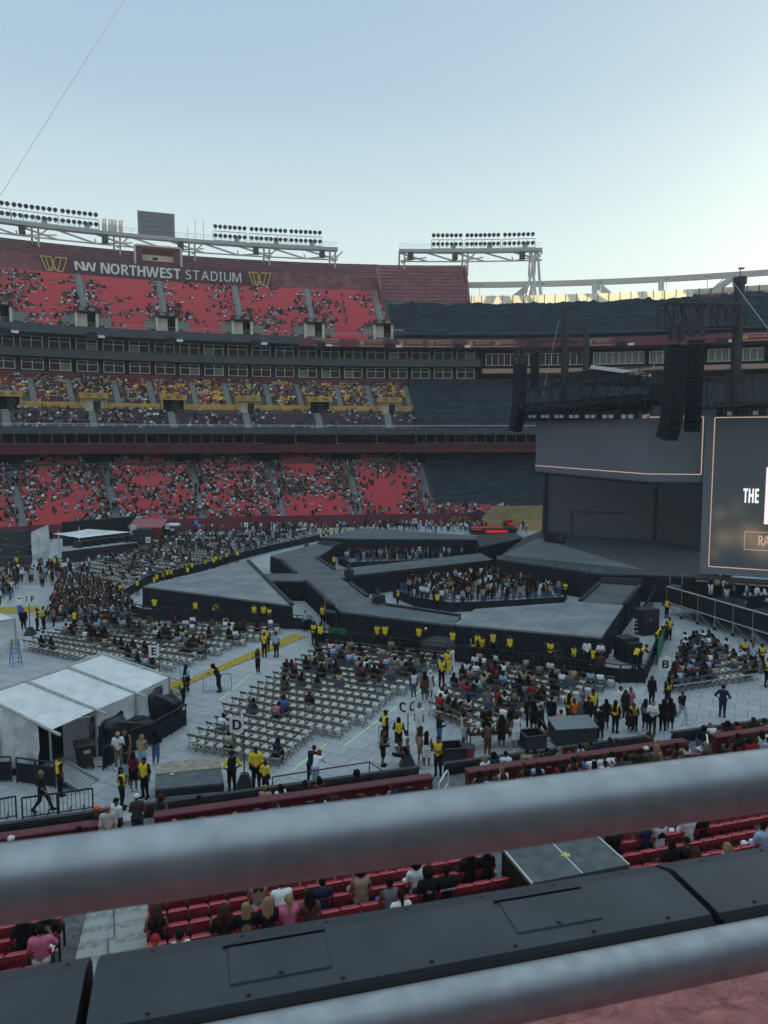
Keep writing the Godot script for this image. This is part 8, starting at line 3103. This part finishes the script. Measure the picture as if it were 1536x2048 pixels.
	stand_all("behind the barrier", "people behind the stage barrier", [
		[Vector3(6.03, 0, -48.91), 0, "stand", guard({"hair": "braids"})], [Vector3(6.42, 0, -49.61), 180, "stand", guard({})], [Vector3(6.67, 0, -49.14), 200, "stand", guard({"hair": "braids"})],
		[Vector3(7.52, 0, -50.08), 175, "stand", guard({})], [Vector3(8.54, 0, -49.14), 180, "stand", guard({"hair": "braids"})], [Vector3(10.9, 0, -47.37), 185, "folded", guard({"size": 1.1})],
		[Vector3(12.3, 0, -46.94), 170, "stand", guard({"hair": "braids"})], [Vector3(13.41, 0, -47.8), 180, "stand", look("white", "shirt", "trousers", "black", "cap", "black", "b", "black")],
		[Vector3(14.24, 0, -47.58), 180, "folded", look("white", "shirt", "trousers", "black", "short", "dark hair", "c", "black")], [Vector3(13.46, 0, -46.32), 60, "stand", guard({})],
		[Vector3(4.81, 0, -50.81), 180, "stand", guard({"hair": "short"})], [Vector3(2.51, 0, -51.81), 200, "stand", guard({})], [Vector3(2.94, 0, -51.18), 0, "stand", look("black", "shirt", "trousers", "black", "cap", "white", "b", "black")],
		[Vector3(-0.47, 0, -52.32), 190, "hips", guard({})], [Vector3(0.07, 0, -52.06), 170, "hips", guard({})], [Vector3(-5.11, 0, -52.84), 180, "stand", guard({"hair": "braids"})], [Vector3(-4.6, 0, -52.45), 175, "stand", guard({})],
		[Vector3(-6.15, 0, -56.82), 150, "stand", look("light blue", "shirt", "trousers", "black", "short", "dark hair", "d", "black")], [Vector3(-4.91, 0, -58.39), 180, "stand", guard({})],
		[Vector3(-10.48, 0, -58.71), 180, "stand", guard({})], [Vector3(-9.66, 0, -58.39), 170, "stand", guard({})], [Vector3(-9.13, 0, -58.07), 190, "stand", guard({})], [Vector3(-15.64, 0, -60.39), 180, "stand", guard({})], [Vector3(-13.98, 0, -59.71), 130, "lean", guard({})], [Vector3(-19.37, 0, -61.43), 180, "stand", guard({})],
		[Vector3(13.53, 0, -45.12), 200, "stand", look("brown", "dress", "shorts", "brown", "long", "dark hair", "b")]])
	stand_all("on the yellow ramp", "people on the yellow ramp", [
		[Vector3(-8.24, 0, -49.84), 185, "stand", guard({"hair": "short"})], [Vector3(-8.27, 0, -51.3), 20, "stand", guard({})], [Vector3(-7.42, 0, -49.84), 190, "stand", look("light blue", "shirt", "trousers", "black", "cap", "black", "c", "black")],
		[Vector3(-8.06, 0, -46.12), 200, "phone", look("black", "vest", "trousers", "black", "long", "dark hair", "c")],
		[Vector3(-9.8, 0, -42.72), -80, "lean", guard({"hair": "curly", "top": "black", "sleeve": "yellow"})],
		[Vector3(-11.66, 0, -42.54), 40, "stand", look("light blue", "shirt", "trousers", "black", "braids", "dark hair", "a")], [Vector3(-11.28, 0, -40.39), 100, "phone", guard({"top": "black", "sleeve": "yellow"})]])
	stand_all("near the F sign", "people near the F sign", [
		[Vector3(-30.79, 0, -61.43), 10, "stand", look("white", "long_shirt", "trousers", "blue", "cap", "white", "c")], [Vector3(-28.22, 0, -56.82), 170, "stand", look("black", "long_shirt", "trousers", "black", "short", "brown hair", "d")],
		[Vector3(-27.16, 0, -56.82), 60, "stand", guard({})], [Vector3(-26.93, 0, -57.44), 200, "stand", guard({})], [Vector3(-26.28, 0, -57.75), 80, "hips", look("pink", "vest", "trousers", "black", "bun", "brown hair", "c")], [Vector3(-24.18, 0, -56.82), 0, "stand", guard({})],
		[Vector3(-34.54, 0, -73.76), 170, "stand", look("grey", "shirt", "trousers", "black", "cap", "black", "c")], [Vector3(-34.57, 0, -75.84), 150, "stand", look("white", "shirt", "shorts", "tan", "short", "brown hair", "d")], [Vector3(-34.81, 0, -78.05), 190, "stand", look("black", "shirt", "trousers", "pink", "braids", "dark hair", "b")],
		[Vector3(-37.6, 0, -83.52), 180, "stand", guard({})], [Vector3(-36.24, 0, -82.24), 170, "stand", look("tan", "dress", "shorts", "tan", "long", "dark hair", "c")], [Vector3(-42.26, 0, -84.17), 150, "stand", guard({})]])
	stand_all("inside the pit", "guards in the pits", [
		[Vector3(-2.53, 0, -72.26), 170, "stand", guard({})], [Vector3(1.21, 0, -65.2), 120, "stand", guard({})], [Vector3(4.68, 0, -63.64), 180, "stand", guard({})], [Vector3(16.94, 0, -68.12), 200, "stand", guard({})], [Vector3(-5.76, 0, -84.17), 170, "stand", guard({})], [Vector3(-6.99, 0, -90.54), 150, "stand", guard({})]])


# spectators on the folding chairs of the three near blocks; the rest become the crowd
var crowd_sit := []
var crowd_stand := []


func floor_seated() -> void:
	var chosen := []
	for key in ["D", "C", "B"]:
		for q in block_chairs[key]:
			var k: int = q[1]
			var f: float = q[2]
			var chance := 0.0
			var side: float = q[3]
			var wave := sin(side * 0.9 + k * 2.1) * 0.5 + 0.5
			if key == "D":
				var rows5: bool = q[0].origin.z > -39.0
				chance = 0.10 if rows5 else (0.05 + 0.85 * smoothstep(0.32, 0.55, f) * wave)
				if f > 0.72 and not rows5: chance = 0.34
			elif key == "C": chance = 0.36 + 0.5 * f * wave
			else: chance = 0.85 if side < 6 else 0.40
			if rng.randf() < chance: chosen.append([q[0], key])
	chosen.sort_custom(func(x, y): return x[0].origin.length() < y[0].origin.length())
	var room := 300 - person_count
	for i in chosen.size():
		var t: Transform3D = chosen[i][0]
		if i >= room:
			crowd_sit.append(t)
			continue
		var turn := -rad_to_deg(t.basis.get_euler().y)
		person(t.origin, turn + rng.randf_range(-18, 18), ["sit", "sit", "sit_forward", "sit_phone"][rng.randi() % 4], random_look(), "in chair block " + chosen[i][1], "people seated in block " + chosen[i][1])


# ---------------------------------------------------------------- the crowd that reads as one mass
func crowd_shape(pose: String) -> Shape:
	var b := skeleton(pose)
	var j := joints(pose)
	for q in head_bones().slice(0, 2): b.append([q[0] + j.head, q[1] + j.head, q[2], q[3], HEAD])
	b.append([j.head + Vector3(0, 0.05, 0.035), j.head + Vector3(0, -0.10, 0.07), 0.105, 0.08, 8])
	return flesh(b, 0.06)


func crowd_mesh(s: Shape, c: Array) -> ArrayMesh:
	var a := []
	a.resize(Mesh.ARRAY_MAX)
	var col := PackedColorArray()
	for r in s.reg: col.append(c[r])
	a[Mesh.ARRAY_VERTEX] = s.v
	a[Mesh.ARRAY_NORMAL] = s.n
	a[Mesh.ARRAY_INDEX] = s.idx
	a[Mesh.ARRAY_COLOR] = col
	var m := ArrayMesh.new()
	m.add_surface_from_arrays(Mesh.PRIMITIVE_TRIANGLES, a)
	return m


func outfit() -> Array:
	var o := random_look()
	var lin := func(c: String) -> Color: return cloth(c).albedo_color.srgb_to_linear()
	var skin: Color = lin.call("skin " + o.skin)
	var top: Color = lin.call(o.top)
	var low: Color = lin.call(o.lowc)
	var arm: Color = skin if o.style in ["vest", "dress"] else top
	return [skin, top, arm, top if o.style == "long_shirt" else skin, skin, top if o.style == "dress" else low, skin if o.low == "shorts" or o.style == "dress" else low, lin.call(o.shoe), lin.call(o.hairc)]


func crowds() -> void:
	var body := mat("crowd_cloth", 1, 1, 1, 0.85)
	body.vertex_color_use_as_albedo = true
	var shapes := [crowd_shape("sit"), crowd_shape("sit_forward"), crowd_shape("stand"), crowd_shape("phone")]
	var sit_meshes := []
	var stand_meshes := []
	for i in 26:
		var o := outfit()
		sit_meshes.append(crowd_mesh(shapes[i % 2], o))
		stand_meshes.append(crowd_mesh(shapes[2 + i % 2], o))
	var yellow := crowd_mesh(shapes[2], [Color(0.1, 0.05, 0.03), Color(0.80, 0.60, 0.05), Color(0.02, 0.02, 0.02), Color(0.1, 0.05, 0.03), Color(0.1, 0.05, 0.03), Color(0.016, 0.016, 0.018), Color(0.016, 0.016, 0.018), Color(0.01, 0.01, 0.01), Color(0.012, 0.01, 0.009)])
	# spectators by deck: the lower bowl is half full, the others thinner; they gather in groups
	var nz := FastNoiseLite.new()
	nz.frequency = 0.085
	nz.seed = 21
	var decks := [[0, 0.50, "seated crowd scattered over the red lower bowl"], [1, 0.34, "seated crowd over the purple club seats"], [2, 0.42, "seated crowd over the gold and maroon club seats"], [3, 0.25, "small groups of people over the red upper deck"]]
	for d in decks:
		var taken := []
		for t in far_seats[d[0]]:
			var a := rad_to_deg(atan2(t.origin.x - CX, CZ - t.origin.z))
			var c: float = nz.get_noise_3d(t.origin.x * 1.4, t.origin.y * 3.0, d[0] * 50.0)
			var edge_pull := 0.0
			if d[0] == 0: edge_pull = 0.14 * cos((a + 30.0) / 5.45 * TAU) - 0.12 * clampf((a + 14.0) / 12.0, 0.0, 1.0)
			if d[0] == 3: edge_pull = 0.20 * cos(a / 5.0 * TAU) - 0.10 * clampf((t.origin.y - 43.0) / 8.0, -1.0, 1.0) - (0.3 if a > -7.5 else 0.0)
			if d[0] == 1: edge_pull = -0.05 + (0.16 if a < -22.0 else 0.0)
			if rng.randf() < d[1] + c * 1.0 + edge_pull:
				var s := rng.randf_range(0.95, 1.06)
				taken.append(Transform3D(t.basis.rotated(Vector3.UP, rng.randf_range(-0.4, 0.4)).scaled(Vector3(s, s, s)), t.origin + Vector3(0, -0.02, 0) - t.basis.z * 0.05))
		spread("crowd", d[2], taken, sit_meshes, body)
	# floor blocks further away
	var sit := crowd_sit.duplicate()
	for key in ["E", "F", "G", "H"]:
		for q in block_chairs[key]:
			var chance: float = {"E": 0.30 + 0.18 * sin(q[1] * 1.7 + q[3] * 0.35), "F": 0.93, "G": 0.34 + 0.25 * sin(q[1] * 1.3 + q[3] * 0.2), "H": 0.50}[key]
			if rng.randf() < chance: sit.append(q[0])
	spread("crowd", "seated crowd on the further folding chairs of the floor", sit, sit_meshes, body)
	# standing in the pits, facing the main stage or each other
	var pits := [[[Vector3(1.08, 0, -71.3), Vector3(3.08, 0, -66.83), Vector3(6.09, 0, -64.61), Vector3(10.46, 0, -65.6), Vector3(16.73, 0, -67.26), Vector3(18.81, 0, -72.75), Vector3(15.61, 0, -78.05), Vector3(7.11, 0, -78.62), Vector3(1.68, 0, -76.39)], 250, "standing crowd packed in the pit between the runways"], [[Vector3(-5.23, 0, -89.04), Vector3(-3.74, 0, -86.89), Vector3(3.14, 0, -88.31), Vector3(10.42, 0, -91.3), Vector3(11.6, 0, -98.82), Vector3(5.63, 0, -100.66), Vector3(-4.54, 0, -97.93)], 210, "standing crowd packed in the far pit"]]
	for p in pits:
		var poly := PackedVector2Array()
		for v in p[0]: poly.append(Vector2(v.x, v.z))
		var lo := Vector2(1e9, 1e9)
		var hi := Vector2(-1e9, -1e9)
		for v in poly: lo = lo.min(v); hi = hi.max(v)
		var list := []
		var tries := 0
		while list.size() < p[1] and tries < 9000:
			tries += 1
			var v := Vector2(rng.randf_range(lo.x, hi.x), rng.randf_range(lo.y, hi.y))
			if not Geometry2D.is_point_in_polygon(v, poly): continue
			var ok := true
			for q in list:
				if Vector2(q.origin.x, q.origin.z).distance_to(v) < 0.42:
					ok = false
					break
			if not ok: continue
			var s := rng.randf_range(0.92, 1.06)
			list.append(Transform3D(Basis(Vector3.UP, rng.randf_range(-2.2, 1.0)).scaled(Vector3(s, s, s)), Vector3(v.x, 0, v.y)))
		spread("crowd", p[2], list, stand_meshes, body)
	# staff and walkers along the far wall, in aisles and along the left barrier
	var walk := []
	for q in [[Vector3(-24.23, 0, -68.12), Vector3(-18.21, 0, -89.41), 16], [Vector3(-9.49, 0, -108.75), Vector3(-6.08, 0, -114.49), 6]]:
		for i in q[2]: walk.append(Transform3D(Basis(Vector3.UP, rng.randf() * TAU), q[0].lerp(q[1], (i + rng.randf()) / q[2]) + Vector3(rng.randf_range(-0.8, 0.8), 0, rng.randf_range(-0.5, 0.5))))
	var y := many("staff_line", yellow, body, walk)
	tag(y, "line of staff in yellow along the barrier before block G", "people", "", "stuff")
	walk = []
	for i in 170: walk.append(Transform3D(Basis(Vector3.UP, rng.randf() * TAU), pol(rng.randf_range(-15.0, 3.5), rng.randf_range(128.0, 136.0), 0)))
	for i in 24: walk.append(Transform3D(Basis(Vector3.UP, rng.randf() * TAU), pol(rng.randf_range(-30.0, -15.0), rng.randf_range(133.0, 136.5), 0)))
	for a in [-30.02, -24.48, -18.96, -13.53, -8.05, -2.84]:
		for i in 7:
			var f := rng.randf()
			walk.append(Transform3D(ring_basis(a) * Basis(Vector3.UP, PI * (rng.randi() % 2)), pol(a + rng.randf_range(-0.2, 0.2), 138.5 + 21.5 * f, 1.8 + 7.6 * f)))
		for i in 6: walk.append(Transform3D(Basis(Vector3.UP, rng.randf() * TAU), pol(a + rng.randf_range(-0.9, 0.9), 161.2, 9.5)))
	spread("crowd", "people walking and waiting along the far field wall and stairs", walk, stand_meshes, body)
	# people at the left edge and on the riser
	walk = []
	for i in 36: walk.append(Transform3D(Basis(Vector3.UP, rng.randf() * TAU), (Vector3(-36.55, 0, -75.31)).lerp(Vector3(-35.64, 0, -81.61), rng.randf()) + Vector3(rng.randf_range(-3, 2.0), 0, rng.randf_range(-4, 4))))
	for i in 34: walk.append(Transform3D(Basis(Vector3.UP, rng.randf_range(-2.5, -0.5)), (Vector3(-34.77, 0, -65)).lerp(Vector3(-40.92, 0, -81), rng.randf()) + Vector3(rng.randf_range(-2, 1.0), 0, rng.randf_range(-1.5, 1.5))))
	for i in 12: walk.append(Transform3D(Basis(Vector3.UP, rng.randf() * TAU), (Vector3(28.24, 0, -65)).lerp(Vector3(33.12, 0, -60.73), rng.randf()) * Vector3(1, 0, 1) + Vector3(0, 1.1, 0) + Vector3(rng.randf_range(-1, 1.0), 0, rng.randf_range(-1.5, 1.5))))
	spread("crowd", "people waiting at the F block edge and on the viewing riser", walk, stand_meshes, body)


func spread(called: String, label: String, where: Array, meshes: Array, m: Material) -> void:
	var o := Node3D.new()
	o.name = numbered(called)
	add_child(o)
	tag(o, label, "crowd", "", "stuff")
	var lots := []
	for i in meshes.size(): lots.append([])
	for t in where: lots[rng.randi() % meshes.size()].append(t)
	for i in meshes.size():
		if lots[i].size(): many("spectators", meshes[i], m, lots[i], o)
